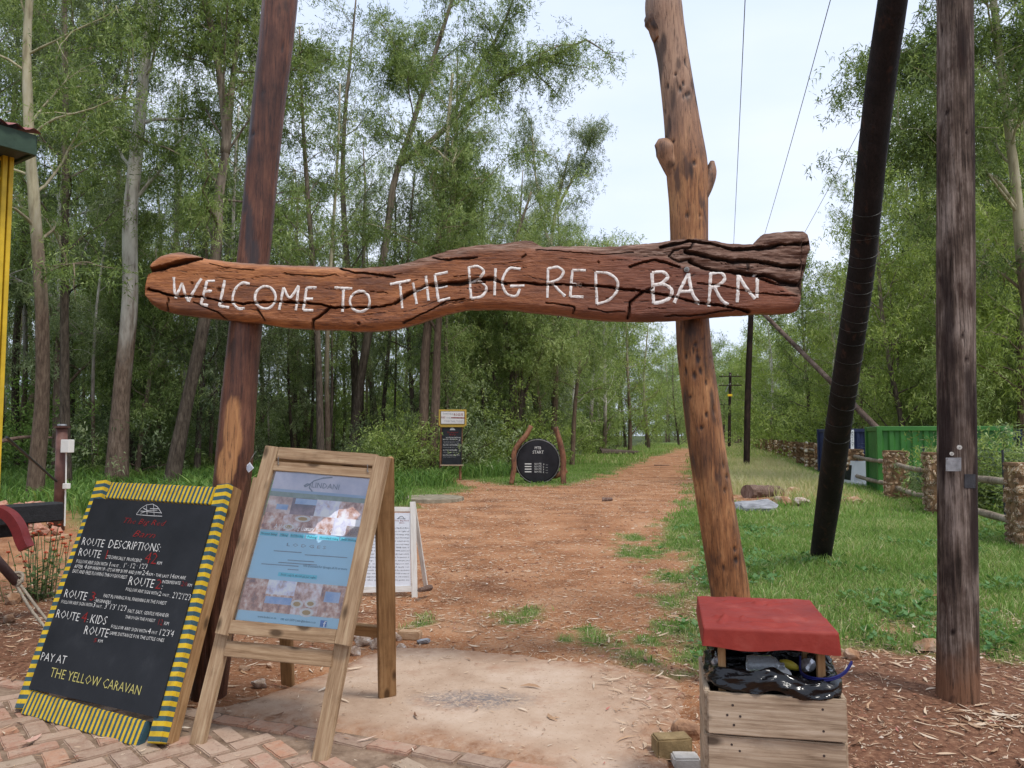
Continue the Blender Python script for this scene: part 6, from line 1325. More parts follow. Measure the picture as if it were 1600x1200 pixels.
for k, y in enumerate(Ys):
    p = fpt(y); p.z = zat(p.x, p.y) - .02; h = 1.10 + rs.uniform(-.05, .06); rot = Matrix.Rotation(math.atan2(FD.y, FD.x), 4, 'Z')
    lab = where(k, y) or 'rubble stone pillar in the row receding along the trail'
    t = thing('stone_pillar', lab, 'stone pillar', p, None if k < 4 else 'receding stone pillars of the trail fence')
    V, F = subbox(h + .2, PW_ - .055, PW_ - .055, .01, k, .012); Mz = Matrix.Translation(p + Vector((0, 0, h / 2 - .1))) @ rot @ Matrix.Rotation(math.pi / 2, 4, 'Y'); link('core', fast_mesh('core', V, F), M_mortar, t, Mz)
    V, F = subbox(.05, PW_ - .02, PW_ - .02, .012, k + 40, .012); link('cap', fast_mesh('cap', V, F), M_mortar, t, Mz @ Matrix.Translation(Vector((-(h + .2) / 2 + .01, 0, 0))) if False else Matrix.Translation(p + Vector((0, 0, h - .02))) @ rot @ Matrix.Rotation(math.pi / 2, 4, 'Y'))
    stones_ = []
    faces_ = [(1, 0), (-1, 0), (0, 1), (0, -1)] if k < 3 else [(-1, 0), (0, 1)]
    # faces: (along fence, across)
    for fa, fb in faces_:
        z = .0
        while z < h - .03:
            rh = rs.uniform(.07, .19) if k < 3 else rs.uniform(.12, .2); u = -PW_ / 2 + .0
            while u < PW_ / 2 - .02:
                w_ = rs.uniform(.07, .22) if k < 3 else rs.uniform(.15, .26); w_ = min(w_, PW_ / 2 - u + .02); uc = u + w_ / 2; dz = z + rh / 2 + rs.uniform(-.03, .03)
                off_ = PW_ / 2 - .045
                loc = p + FD * (fa * off_ + (fb != 0) * uc) + FN * (fb * -off_ + (fa != 0) * uc) + Vector((0, 0, min(dz, h - .05)))
                sc = (.5 * (w_ if fa == 0 else .10), .5 * (.10 if fa == 0 else w_), rh * .5)
                M_ = Matrix.Translation(loc) @ rot @ Matrix.Rotation(rs.uniform(-.45, .45), 4, 'X' if fa else 'Y') @ Matrix.Diagonal((sc[0] * rs.uniform(.95, 1.15), sc[1] * rs.uniform(.95, 1.15), sc[2] * rs.uniform(.8, 1.1), 1))
                stones_.append(M_); u += w_ + .004
            z += rh
    if k < 3:
        for M_ in stones_:
            me = rs.choice(smesh[:10]); o = bpy.data.objects.new('stone', me); COL.objects.link(o); o.parent = t; o.matrix_basis = W(t).inverted() @ M_
    else:
        V, F = join([xf(M_, rock_mesh(520 + i % 6, 1, .25)) for i, M_ in enumerate(stones_)]); me = fast_mesh('stones', V, F); o = link('stones', me, M_stone, t); o['kind'] = 'stuff'
# rails between the pillars
for k, (ya, yb) in enumerate(zip(Ys[:-1], Ys[1:])):
    if k > 11: break
    for q, zh in enumerate((.80, .27)):
        a = fpt(ya) + FD * .15 - FN * .02; b = fpt(yb) - FD * .15 - FN * .02; a.z = zat(a.x, a.y) + zh + rs.uniform(-.03, .03); b.z = zat(b.x, b.y) + zh + rs.uniform(-.03, .03)
        if k == 5 and q == 1: continue
        P = [a.lerp(b, t_) + Vector((0, 0, -.03 * math.sin(t_ * 3.14))) for t_ in np.linspace(0, 1, 14)]
        V, F = tube(P, [.055 * (1 + .08 * math.sin(i_ * 1.7 + k)) for i_ in range(14)], 14, True, lambda rr, i, a_, Pp: rr * (1 + .05 * fbm(np.stack([np.cos(a_) * 2 + k, np.sin(a_) * 2, i * .3], -1).reshape(-1, 3), k, 2).reshape(rr.shape)))
        nm = ('upper', 'lower')[q]; names = ['from the nearest pillar to the half hidden one', 'between the half hidden pillar and the whole one', 'from the whole pillar toward the black leaning pole']
        lab = f'{nm} round wooden rail {names[k]}' if k < 3 else 'round wooden rail between the far stone pillars'
        me = fast_mesh('fence_rail', V, F); cattr(me, 'bare', np.zeros(len(V))); cattr(me, 'char', np.zeros(len(V))); o = link('fence_rail', me, M_rail, smooth=True); tag(o, lab, 'fence rail', None if k < 3 else 'far rails of the stone fence'); world_origin(o)
# one more panel toward the camera, running off the right edge
for q, zh in enumerate((.80, .27)):
    a = fpt(10.35) - FD * .15; b = fpt(6.6); a.z, b.z = zh, zh; V, F = tube([a.lerp(b, t_) for t_ in np.linspace(0, 1, 10)], .055, 14); me = fast_mesh('fence_rail', V, F); cattr(me, 'bare', np.zeros(len(V))); cattr(me, 'char', np.zeros(len(V))); o = link('fence_rail', me, M_rail, smooth=True); tag(o, f'{("upper","lower")[q]} round wooden rail leaving the nearest pillar out of the picture', 'fence rail'); world_origin(o)
WF = thing('wire_fence', 'thin wire fence with dark steel posts running behind the stone pillars', 'wire fence', fpt(18) + FN * .75)
M_fw = flat('fence_wire', (.16, .20, .18), .5)
for y in (8.0, 11.8, 13.6, 15.4, 17.0, 18.8, 22.0, 25.5, 30, 34, 38, 42, 46, 50):
    p = fpt(y) + FN * .75; z0 = zat(p.x, p.y); V, F = tube([p + Vector((0, 0, z0 - .1)), p + Vector((0, 0, 1.25))], .022, 6); obj('post', V, F, M_blackmet, WF)
for k in range(9):
    z_w = .25 + k * .12; a, b = fpt(6) + FN * .75, fpt(52) + FN * .75; V, F = tube([Vector((*a.lerp(b, t_).xy, z_w + (.01 * math.sin(t_ * 40 + k)))) for t_ in np.linspace(0, 1, 40)], .0035, 3, False); obj('wire', V, F, M_fw, WF)
# ------------------------------------------------------------------ CONTAINERS AND PARKED CAR
def container(name, O, dx, dy, L, Wd, H, mat, label, per=.26, dep=.045):
    """O: near left bottom corner, dx along the long side, dy along the short side."""
    t = thing(name, label, 'shipping container', O)
    def wall(A, B, nrm, z0, z1_, per_, dep_, nm='side_panel'):
        L_ = (B - A).length; d = (B - A).normalized(); n_ = int(L_ / per_); V = []; 
        prof = [(0, 0), (.28, 0), (.42, -1), (.78, -1), (.92, 0)]
        xs_ = [((i + q) * L_ / n_, w) for i in range(n_) for q, w in prof] + [(L_, 0)]
        for x, w in xs_: V += [A + d * x + nrm * (dep_ * w) + Vector((0, 0, z0)), A + d * x + nrm * (dep_ * w) + Vector((0, 0, z1_))]
        m_ = len(xs_); F = np.array([[2*i, 2*i+2, 2*i+3, 2*i+1] for i in range(m_ - 1)]); obj(nm, V, F, mat, t)
    a, b, c_, d_ = O, O + dx * L, O + dx * L + dy * Wd, O + dy * Wd; n1_ = -dy; n2_ = -dx
    wall(a, b, n1_, .12, H - .1, per, dep); wall(d_, a, n2_, .12, H - .1, .12, .02, 'end_panel'); wall(b, c_, -n2_, .12, H - .1, .12, .02, 'end_panel'); wall(c_, d_, -n1_, .12, H - .1, per, dep)
    for A, B in ((a, b), (b, c_), (c_, d_), (d_, a)):
        for z in (.06, H - .06): plank('rail', A + Vector((0, 0, z)), B + Vector((0, 0, z)), .12, .07, (n1_ if A in (a,) else n1_), mat, t, .01) if abs((B - A).normalized().dot(dx)) > .9 else plank('rail', A + Vector((0, 0, z)), B + Vector((0, 0, z)), .12, .07, n2_, mat, t, .01)
    for q in (a, b, c_, d_): plank('corner_post', q, q + Vector((0, 0, H + .003)), .13, .13, dx, mat, t, .01)
    V = [q + Vector((0, 0, H - .02)) for q in (a, b, c_, d_)]; obj('roof', V, np.array([[0, 1, 2, 3]]), mat, t); return t
M_green = mottled('green_container_paint', [(.3, (.026, .115, .018)), (.6, (.042, .17, .026)), (.8, (.07, .21, .05))], 1.2, rough=.5, bump=.15, spec=.4)
M_blue = mottled('blue_container_paint', [(.3, (.018, .025, .07)), (.7, (.03, .042, .11))], 1.5, rough=.5, bump=.15)
gA = at(1374, 700, 20.0); gA.z = -.93; gd = Vector((.975, -.225, 0)).normalized(); ge = Vector((-.10, 1, 0)).normalized()
gL = at(1357, 700, 22.2); ge = (Vector((gL.x, gL.y, 0)) - Vector((gA.x, gA.y, 0))).normalized()
container('shipping_container', gA, gd, ge, 3.0, 2.44, 2.66, M_green, 'bright green corrugated shipping container behind the stone fence')
bA = at(1314, 700, 27.5); bA.z = -.93; container('shipping_container', bA, Vector((1, -.08, 0)).normalized(), Vector((.08, 1, 0)).normalized(), 6.05, 2.44, 2.66, M_blue, 'dark blue shipping container with a white lettered strip, left of the green one', .28)
bpn = (bA + Vector((0, -.05, 0)), Vector((-.08, -1, 0)).normalized()); strip = quad_on('strip', [(1329.0, 702), (1334.0, 702), (1334.0, 671.5), (1329.0, 671.5)], bpn, M_pw, [o for o in bpy.data.objects if o.name.startswith('shipping_container')][-1], .02)
for k, chh in enumerate('ARCONT'): sign_text('lettering', chh, (1330.0, 677 + k * 4.0), (1333.0, 677 + k * 4.0), (0, -2.9), bpn, M_black, strip, .03)
# parked bakkie: white body, dark glass and roof rack
car = thing('parked_car', 'white pick-up with a black roof rack parked between the two containers', 'car', at(1352, 740, 24.2))
cw = at(1352, 740, 24.2); cw.z = -.9; Mc = Matrix.Translation(cw) @ Matrix.Rotation(R(96), 4, 'Z')
M_cw = flat('white_car_paint', (.66, .68, .70), .25, nse=.03, **{'Coat Weight': .6}); M_gls = flat('dark_glass', (.01, .012, .014), .08, spec=.8); M_chr = flat('chrome', (.5, .5, .5), .2, metal=.9)
prof = [(-2.4, .35), (-2.4, .95), (-.9, 1.0), (-.75, 1.62), (.55, 1.66), (1.25, 1.08), (2.25, .98), (2.42, .75), (2.4, .35)]
def extr(pr, y0, y1, top=0.0):
    V = [(x, y0 + (top if z > 1.2 else 0), z) for x, z in pr] + [(x, y1 - (top if z > 1.2 else 0), z) for x, z in pr]; n = len(pr); V = np.array(V, float); F = np.array([[i, (i + 1) % n, n + (i + 1) % n, n + i] for i in range(n)]); return V, [F, np.array([list(range(n))[::-1]]), np.array([list(range(n, 2 * n))])]
V, F = extr(prof, -.9, .9, .14); link('body', fast_mesh('body', V, F), M_cw, car, Mc)
V, F = extr([(-.72, 1.05), (-.62, 1.55), (.5, 1.58), (1.08, 1.10)], -.905, .905, .13); link('window', fast_mesh('window', V, F), M_gls, car, Mc)
V = np.array([(1.22, -.72, 1.12), (1.22, .72, 1.12), (.60, .62, 1.62), (.60, -.62, 1.62)]) + np.array([.02, 0, .015]); link('windscreen', fast_mesh('windscreen', V, np.array([[0, 1, 2, 3]])), M_gls, car, Mc)
for s_ in (-1, 1):
    for x in (-1.5, 1.55): V, F = tube([(x, s_ * .92, .36), (x, s_ * .70, .36)], .36, 22); wh = link('wheel', fast_mesh('wheel', V, F), M_rub, car, Mc); V, F = tube([(x, s_ * .93, .36), (x, s_ * .92, .36)], [.18, .2], 14); link('rim', fast_mesh('rim', V, F), M_chr, wh, Mc)
    V, F = xf(Matrix.Translation(Vector((2.36, s_ * .68, .82))), bevbox(.1, .3, .16, .03)); link('headlight', fast_mesh('headlight', V, F), M_chr, car, Mc)
V, F = xf(Matrix.Translation(Vector((2.42, 0, .72))), bevbox(.06, .9, .2, .02)); link('grille', fast_mesh('grille', V, F), M_rub, car, Mc); V, F = xf(Matrix.Translation(Vector((2.44, 0, .45))), bevbox(.14, 1.75, .2, .04)); link('bumper', fast_mesh('bumper', V, F), M_rub, car, Mc)
for x in (-.6, -.1, .4): V, F = tube([(x, -.6, 1.78), (x, .6, 1.78)], .02, 6); link('rack_bar', fast_mesh('rack_bar', V, F), M_rub, car, Mc)
for s_ in (-.6, .6): V, F = tube([(-.7, s_, 1.78), (.55, s_, 1.78)], .022, 6); link('rack_rail', fast_mesh('rack_rail', V, F), M_rub, car, Mc)
for x, s_ in ((-.6, -.6), (.4, -.6), (-.6, .6), (.4, .6)): V, F = tube([(x, s_, 1.60), (x, s_, 1.78)], .015, 5); link('rack_foot', fast_mesh('rack_foot', V, F), M_rub, car, Mc)
# ------------------------------------------------------------------ ROCKS, LOGS, LOOSE BRICKS
M_rockg = mottled('grey_boulder', [(.3, (.12, .12, .12)), (.5, (.26, .26, .27)), (.7, (.42, .42, .43))], 3, stretch=(1, 1, 4), rough=.9, bump=.8, bdist=.03)
M_rocko = mottled('ochre_stone', [(.3, (.16, .08, .045)), (.5, (.36, .20, .11)), (.68, (.52, .42, .33))], 7, rough=.9, bump=.8, bdist=.02, tint=.2)
M_rockw = mottled('pale_quartz_stone', [(.3, (.16, .10, .07)), (.48, (.42, .31, .23)), (.64, (.62, .56, .50))], 22, rough=.85, bump=.8, bdist=.008, tint=.2)
def rock(px, py, w, h, mat, label, group=None, seed=0, deep=None, z0=.0, name='rock', sub=3, amp=.22):
    p = stand(px, py); s_ = p.y / FPX; sx_ = w / 2 * s_; V, F = rock_mesh(seed, sub, amp, (sx_, deep or sx_ * .75, h * .62 * s_), 2.2, (.5, .85), 14); return world_origin(tag(obj(name, V + np.array([p.x, p.y + (deep or sx_ * .75) * .8, p.z + h * .35 * s_ + z0]), F, mat, smooth=False), label, 'rock', group))
rock(1192, 806, 82, 26, M_rockg, 'flat grey boulder in the lawn below the fallen log', seed=601, deep=.5)
rock(1243, 782, 36, 22, M_rocko, 'ochre stone right of the fallen log', seed=602); rock(1222, 795, 34, 18, M_rocko, 'low pale stone between the grey boulder and the log', seed=603); rock(1254, 795, 32, 18, M_rockw, 'rough whitish stone touching the ochre stone', seed=604)
rock(1311, 783, 20, 18, M_rockw, 'small upright pale stone right of the black leaning pole', seed=605); rock(1338, 793, 36, 14, M_rocko, 'flat rusty stone in the grass before the whole stone pillar', seed=606)
rock(1460, 1024, 56, 20, M_rocko, 'pinkish stone just behind the foot of the utility pole', seed=607); rock(1080, 1158, 52, 34, M_rocko, 'orange-brown rock against the left side of the bin', seed=608); rock(1336, 1036, 34, 18, M_rocko, 'small ochre stone right of the bin lid', seed=609)
rock(402, 1078, 34, 16, M_rockw, 'pale round stone between the A-frame legs', seed=610)
def loose_brick(px, py, L, Wd, H, ang, mat, label, z=0):
    p = stand(px, py); V, F = subbox(L, Wd, H, .008, int(px), .004); o = link('brick', fast_mesh('loose_brick', V, F), mat, None, Matrix.Translation(p + Vector((0, Wd * .5, H / 2 + z))) @ Matrix.Rotation(R(ang), 4, 'Z')); o.name = 'loose_brick'; return tag(o, label, 'brick')
M_tanb = mottled('tan_brick', [(.3, (.36, .21, .11)), (.7, (.50, .34, .21))], 18, bump=.5); M_ochb = mottled('ochre_brick', [(.3, (.16, .105, .045)), (.7, (.30, .21, .10))], 14, bump=.6); M_conc = mottled('grey_block', [(.3, (.42, .38, .33)), (.7, (.58, .54, .48))], 14, bump=.5)
loose_brick(639, 1000, .17, .09, .06, -12, M_tanb, 'orange-tan brick lying flat behind the A-frame back leg'); loose_brick(1053, 1188, .17, .1, .1, 8, M_ochb, 'ochre brick on edge left of the bin foot'); loose_brick(1075, 1203, .12, .09, .05, 0, M_conc, 'pale concrete block at the bottom edge by the bin')
rock(663, 1007, 26, 10, M_rockg, 'silvery grey stone beside the tan brick', seed=620)
for k, (px, py, w, h) in enumerate([(552, 1026, 30, 17), (566, 1012, 30, 20), (585, 1016, 26, 16), (574, 1034, 24, 12), (594, 1000, 30, 18), (556, 1002, 30, 16), (541, 1012, 20, 14), (618, 1003, 22, 14), (608, 1018, 20, 12), (628, 1012, 16, 10), (532, 1030, 24, 14), (575, 992, 24, 12)]): rock(px, py, w, h, M_rockw, 'broken whitish rubble piece in the heap between the A-frame legs', 'rubble between the A-frame legs', 630 + k, sub=2, amp=.35, name='rubble_stone')
for k, (px, py, w, h) in enumerate([(455, 1035, 20, 9), (420, 1045, 18, 8), (380, 1050, 22, 10), (15, 945, 40, 22), (40, 935, 24, 12), (8, 975, 30, 14), (235, 905, 30, 12), (388, 868, 18, 10), (385, 800, 20, 14)]): rock(px, py, w, h, M_rocko, ['small brown stone in the litter behind the A-frame', 'broken orange rock below the wagon pole'][k in (3, 4, 5)], ['stones in the litter', 'rocks below the wagon pole'][k in (3, 4, 5)], 650 + k, sub=2)
# loose pile of old bricks behind the wagon
heap = thing('brick_heap', 'low heap of broken orange-pink bricks behind the wagon sill', 'brick heap', stand(50, 830)); rh_ = random.Random(9)
M_oldb = mottled('old_broken_brick', [(.3, (.28, .12, .07)), (.55, (.42, .22, .15)), (.75, (.50, .36, .28))], 12, bump=.6, tint=.25)
hm = []
for k in range(5): V, F = rock_mesh(700 + k, 1, .22, (.13, .08, .06)); m_ = fast_mesh('brick', V, F); m_.materials.append(M_oldb); hm.append(m_)
for k in range(130):
    px, py = rh_.uniform(-60, 92), rh_.uniform(800, 836); p = stand(px, py); lay = max(0, 1 - abs(py - 815) / 20) * .12; o = bpy.data.objects.new('brick', rh_.choice(hm)); COL.objects.link(o); o.parent = heap; s_ = rh_.uniform(.7, 1.3)
    o.matrix_basis = W(heap).inverted() @ Matrix.Translation(p + Vector((0, 0, .05 + rh_.random() * (.05 + lay * 1.8)))) @ Euler((rh_.uniform(-.6, .6), rh_.uniform(-.6, .6), rh_.uniform(0, 6))).to_matrix().to_4x4() @ Matrix.Diagonal((s_, s_, s_, 1))
for a, b, lab in ((gnd(42, 838), gnd(78, 826), 'pale kerb timber edging the brick heap'), (gnd(73, 847), gnd(108, 840), 'short pale timber edging in front of the pipe post')): o = plank('edging', a + UPV * .03, b + UPV * .03, .07, .05, UPV, M_tanb); tag(o, lab, 'edging timber')
# logs and branches
M_log = bark('old_log_bark', [(.07, .045, .035), (.19, .12, .09), (.33, .24, .19)], [(.19, .12, .09), (.3, .2, .15), (.4, .3, .24)], 50, 60)
def log(name, a, b, r0, r1, mat, label, cat, seed=0, n=18, k=22, am=.16, sag=0.0):
    P = [a.lerp(b, t_) + Vector((0, 0, sag * math.sin(t_ * 3.14))) for t_ in np.linspace(0, 1, k)]; V, F = tube(P, np.linspace(r0, r1, k), n, True, lambda rr, i, a_, Pp: rr * (1 + am * fbm(np.stack([np.cos(a_) * 1.6 + seed, np.sin(a_) * 1.6, i * .28], -1).reshape(-1, 3), seed, 4).reshape(rr.shape)))
    return world_origin(tag(obj(name, V, F, mat, smooth=False), label, cat))
a, b = stand(1163, 783), stand(1236, 778); log('fallen_log', a + UPV * .13 + Vector((.12, .2, 0)), b + UPV * .10 + Vector((-.15, .4, 0)), .17, .13, M_log, 'thick broken brown log lying in the grass near the slim pole', 'log', 5, am=.3)
a, b = stand(1022, 728), stand(1046, 728); log('stick', a + UPV * .04, b + UPV * .05, .03, .02, M_log, 'dark stick lying across the far trail', 'stick', 7, 8, 8)
a, b = stand(941, 783), stand(957, 783); log('wood_chunk', a + UPV * .04, b + UPV * .05, .05, .035, M_log, 'small dark chunk of wood on the middle of the trail', 'wood chunk', 8, 8, 8)
a, b = stand(1005, 694), stand(915, 697); c = at(950, 690, 60); log('fallen_log', Vector((6.3, 56, .25)), Vector((9.4, 58, .15)), .3, .2, B_dark, 'dark fallen trunk far off at the edge of the left wood', 'log', 9, 10, 10)
log('fallen_branch', at(0, 690, 17.5), at(80, 684, 19), .05, .03, M_log, 'long grey branch lying level behind the rusty pipe post', 'branch', 12, 7, 12, sag=.06); log('fallen_branch', at(655, 922, 7.1) + UPV * -.0, at(672, 918, 7.3), .02, .03, M_log, 'short grey branch end on the ground right of the notice board', 'branch', 13, 8, 8)
# concrete cover in the grass
p = stand(672, 784); P = [p + Vector((0, 0, z)) for z in (-.02, .0, .075, .085, .085)]; V, F = tube(P, [.74, .74, .73, .70, .02], 48, True, lambda rr, i, a_, Pp: rr * (1 + .015 * np.sin(a_ * 7)))
M_cov = mottled('lichen_concrete', [(.3, (.14, .12, .08)), (.5, (.24, .20, .14)), (.7, (.36, .31, .23))], 5, rough=.95, bump=.6); V[:, 1] += .35
world_origin(tag(obj('manhole_cover', V, F, M_cov), 'round weathered concrete cover lying in the grass behind the notice board', 'concrete cover'))
# pipe post with white boxes
M_rust = mottled('rust_brown_pipe', [(.3, (.07, .03, .022)), (.55, (.12, .055, .042)), (.75, (.17, .085, .065))], 5, rough=.6, bump=.2)
YPp = 12.45; pb_ = at(92, 826, YPp); pt_ = at(97, 668, YPp); pp_ = thing('pipe_post', 'rust brown steel pipe post with white junction boxes, left of the striped board', 'pipe post', pb_)
V, F = tube([pb_ - UPV * .1, pt_], .083, 28); obj('pipe', V, F, M_rust, pp_, smooth=True); V, F = tube([pt_, pt_ + UPV * .015, pt_ + UPV * .0151, pt_ + UPV * .03], [.125, .125, .06, .055], 28); obj('flange', V, F, M_rust, pp_); V, F = tube([pt_ + UPV * .03, pt_ + UPV * .055], [.07, .065], 20); obj('cap', V, F, M_galv, pp_)
M_wp = flat('white_plastic_box', (.70, .69, .64), .4, nse=.04)
def boxat(nm, px, py, w, h, d, y_): q = at(px, py, y_); V, F = xf(Matrix.Translation(q) @ Matrix.Rotation(R(-18), 4, 'Z'), bevbox(w, d, h, .008, 2)); return obj(nm, V, F, M_wp, pp_)
boxat('junction_box', 105.5, 697, .165, .205, .11, YPp - .12); boxat('socket_box', 104, 759.5, .095, .085, .07, YPp - .11)
V, F = tube([at(103.5, 707, YPp - .1), at(103, 755, YPp - .1)], .012, 6); obj('cable', V, F, M_wp, pp_); V, F = tube([at(102.5, 764, YPp - .1), at(101, 822, YPp - .08)], .013, 6); obj('cable', V, F, M_wp, pp_)
V, F = tube([at(10, 683, 10.2), at(88, 752, YPp - .1)], .018, 8); world_origin(tag(obj('brace_rod', V, F, M_blackmet), 'thin black rod slanting from behind the wagon to the pipe post', 'rod'))
# card hung beside the left gate post
q = at(389.5, 730.5, 4.5); M_ = Matrix.Translation(q) @ Euler((0, R(-40), R(-12))).to_matrix().to_4x4(); V, F = xf(M_, bevbox(.043, .003, .043, .001)); M_card = flat('white_card', (.66, .67, .70), .4, nse=.05); cardo = tag(obj('paper_tag', V, F, M_card), 'small white card turned on its corner beside the left gate post', 'tag')
M_lb = flat('grey_line_print', (.42, .45, .52), .5); V, F = xf(M_ @ Matrix.Translation(Vector((0, -.0022, 0))), bevbox(.03, .001, .03, 0)); obj('print', V, F, M_lb, cardo)
P = smooth_path([at(400, 705, 4.55), at(393, 716, 4.5), at(389, 724, 4.5)], 8); V, F = tube(P, .0015, 5); obj('string', V, F, M_steel, cardo)
# ------------------------------------------------------------------ YELLOW WAGON AT THE LEFT EDGE
C0 = Vector((at(-9, 780, 6.0).x, 6.0, 0)); ua = Vector((-.57, -.82, 0)).normalized(); ub = Vector((-ua.y, ua.x, 0)); ub = ub if ub.x < 0 else -ub; nw = -ub
WG = thing('wagon', 'dark wagon with yellow lattice trim and red tin roof, cut by the left edge', 'wagon', C0)
M_wy = flat('yellow_gloss_paint', (.60, .40, .025), .45, nse=.15, scale=9); M_wd = flat('dark_green_grey_paint', (.05, .065, .055), .6, nse=.25, scale=5); M_gr = flat('green_fascia_paint', (.035, .065, .04), .55, nse=.3, scale=6, bump=.4); M_tar = flat('tarred_timber', (.018, .018, .019), .65, nse=.3, bump=.4)
M_tin = mottled('red_tin', [(.3, (.20, .05, .04)), (.7, (.34, .12, .10))], 6, rough=.6, bump=.2); M_bred = flat('red_bracket_paint', (.16, .018, .018), .45, nse=.2)
def wz(py): return at(18, py, 6.0).z
zf = wz(790); zr0 = wz(243)
def wp(a, b, z): return C0 + ua * a + ub * b + UPV * z
LW = 3.2
o_ = plank('wall', wp(LW / 2, .05, zf), wp(LW / 2, .05, zr0), LW, .05, nw, M_wd, WG); plank('wall', wp(.03, 1.1, zf), wp(.03, 1.1, zr0), 2.1, .05, -ua, M_wd, WG)
plank('wall', wp(LW, 1.1, zf), wp(LW, 1.1, zr0), 2.1, .05, ua, M_wd, WG); plank('wall', wp(LW / 2, 2.15, zf), wp(LW / 2, 2.15, zr0), LW, .05, ub, M_wd, WG)
plank('trim_post', wp(-.012, -.0, zf - .02), wp(-.012, -.0, zr0 + .02), .032, .05, nw, M_wy, WG, .004); plank('trim_post', wp(.034, -.002, zf), wp(.034, -.002, zr0), .036, .045, nw, M_wy, WG, .004)
for k in range(16):
    z = zf + .06 + k * (zr0 - zf - .1) / 16; dz = (zr0 - zf - .1) / 16
    plank('lattice_slat', wp(.058, .003, z), wp(.26, .003, z + dz * .5), .028, .02, nw, M_wy, WG, .002); plank('lattice_slat', wp(.26, .006, z + dz * .5), wp(.058, .006, z + dz), .028, .02, nw, M_wy, WG, .002)
plank('trim_post', wp(.285, -.002, zf), wp(.285, -.002, zr0), .036, .045, nw, M_wy, WG, .004)
for k in range(1, 4):
    if k < 4: plank('trim_post', wp(.33 + k * .9, -.002, zf), wp(.33 + k * .9, -.002, zr0), .05, .045, nw, M_wy, WG, .004)
plank('sill_beam', wp(-.46, -.05, zf - .075), wp(LW, -.05, zf - .075), .15, .16, nw, M_tar, WG, .012); plank('chassis_beam', wp(-.28, .12, .80), wp(LW, .12, .80), .20, .12, nw, M_tar, WG, .01); plank('chassis_beam', wp(-.02, .12, .93), wp(-.02, 2.0, .93), .10, .12, UPV, M_tar, WG, .01)
zfa = (at(62, 212, 5.9).z, at(62, 243, 5.9).z); e0 = at(55, 225, 5.9); e0 = Vector((e0.x, e0.y, 0))
fb_ = e0 + ua * 3.4
plank('fascia', e0 + UPV * (sum(zfa) / 2), fb_ + UPV * (sum(zfa) / 2), .16, .03, nw, M_gr, WG, .003); plank('fascia', e0 + UPV * (sum(zfa) / 2), e0 + ub * 2.4 + UPV * (sum(zfa) / 2), .16, .03, -ua, M_gr, WG, .003)
V = [e0 + UPV * (zfa[1] + .02), fb_ + UPV * (zfa[1] + .02), fb_ + ub * 2.4 + UPV * (zfa[1] + .02), e0 + ub * 2.4 + UPV * (zfa[1] + .02)]; obj('soffit', V + [v + UPV * .02 for v in V], [np.array([[0, 1, 2, 3], [7, 6, 5, 4], [0, 4, 5, 1], [1, 5, 6, 2], [2, 6, 7, 3], [3, 7, 4, 0]])], M_wd, WG)
V = []; NRF = 120
for i in range(NRF + 1):
    for j in range(7):
        a = -.05 + i / NRF * 3.5; bb = -.05 + j / 6 * 1.3; V.append(e0 + ua * a + ub * bb + UPV * (zfa[0] + .035 + bb * .28 + .016 * math.sin(a * 2 * math.pi / .12)))
q = (np.arange(NRF)[:, None] * 7 + np.arange(6)[None]).ravel(); obj('tin_roof', V, np.stack([q, q + 7, q + 8, q + 1], 1), M_tin, WG, smooth=True)
V = []
for i in range(NRF + 1):
    for j in range(7):
        a = -.05 + i / NRF * 3.5; bb = 1.25 + j / 6 * 1.25; V.append(e0 + ua * a + ub * bb + UPV * (zfa[0] + .035 + (2.5 - bb) * .28 + .016 * math.sin(a * 2 * math.pi / .12)))
obj('tin_roof', V, np.stack([q, q + 7, q + 8, q + 1], 1), M_tin, WG, smooth=True)
P = smooth_path([at(-10, 797, 5.75), at(8, 806, 5.75), at(24, 828, 5.75), at(30, 846, 5.75), at(36, 858, 5.75)], 14); P = [Vector(p) for p in P]
V = []; 
for i, p in enumerate(P):
    d = (P[min(i + 1, 13)] - P[max(i - 1, 0)]).normalized(); s_ = d.cross(Vector((0, -1, 0))).normalized()
    for w_, dp in ((-.035, 0), (.035, 0), (.035, .09), (-.035, .09)): V.append(p + s_ * w_ + Vector((0, dp, 0)))
i = np.arange(13)[:, None] * 4; j = np.arange(4)[None]; obj('bracket', V, [np.stack([i + j, i + 4 + j, i + 4 + (j + 1) % 4, i + (j + 1) % 4], -1).reshape(-1, 4), np.array([[0, 1, 2, 3], [55, 54, 53, 52]])], M_bred, WG)
for s_, vv_ in ((.5, .15), (.5, 2.0), (2.6, .15), (2.6, 2.0)):
    c = wp(s_, vv_, .42); V, F = tube([c - ub * .05, c + ub * .05], .42, 32); w0 = obj('wheel', V, F, M_tar, WG); V, F = tube([c - ub * .09, c + ub * .09], .09, 14); obj('hub', V, F, M_bred, w0)
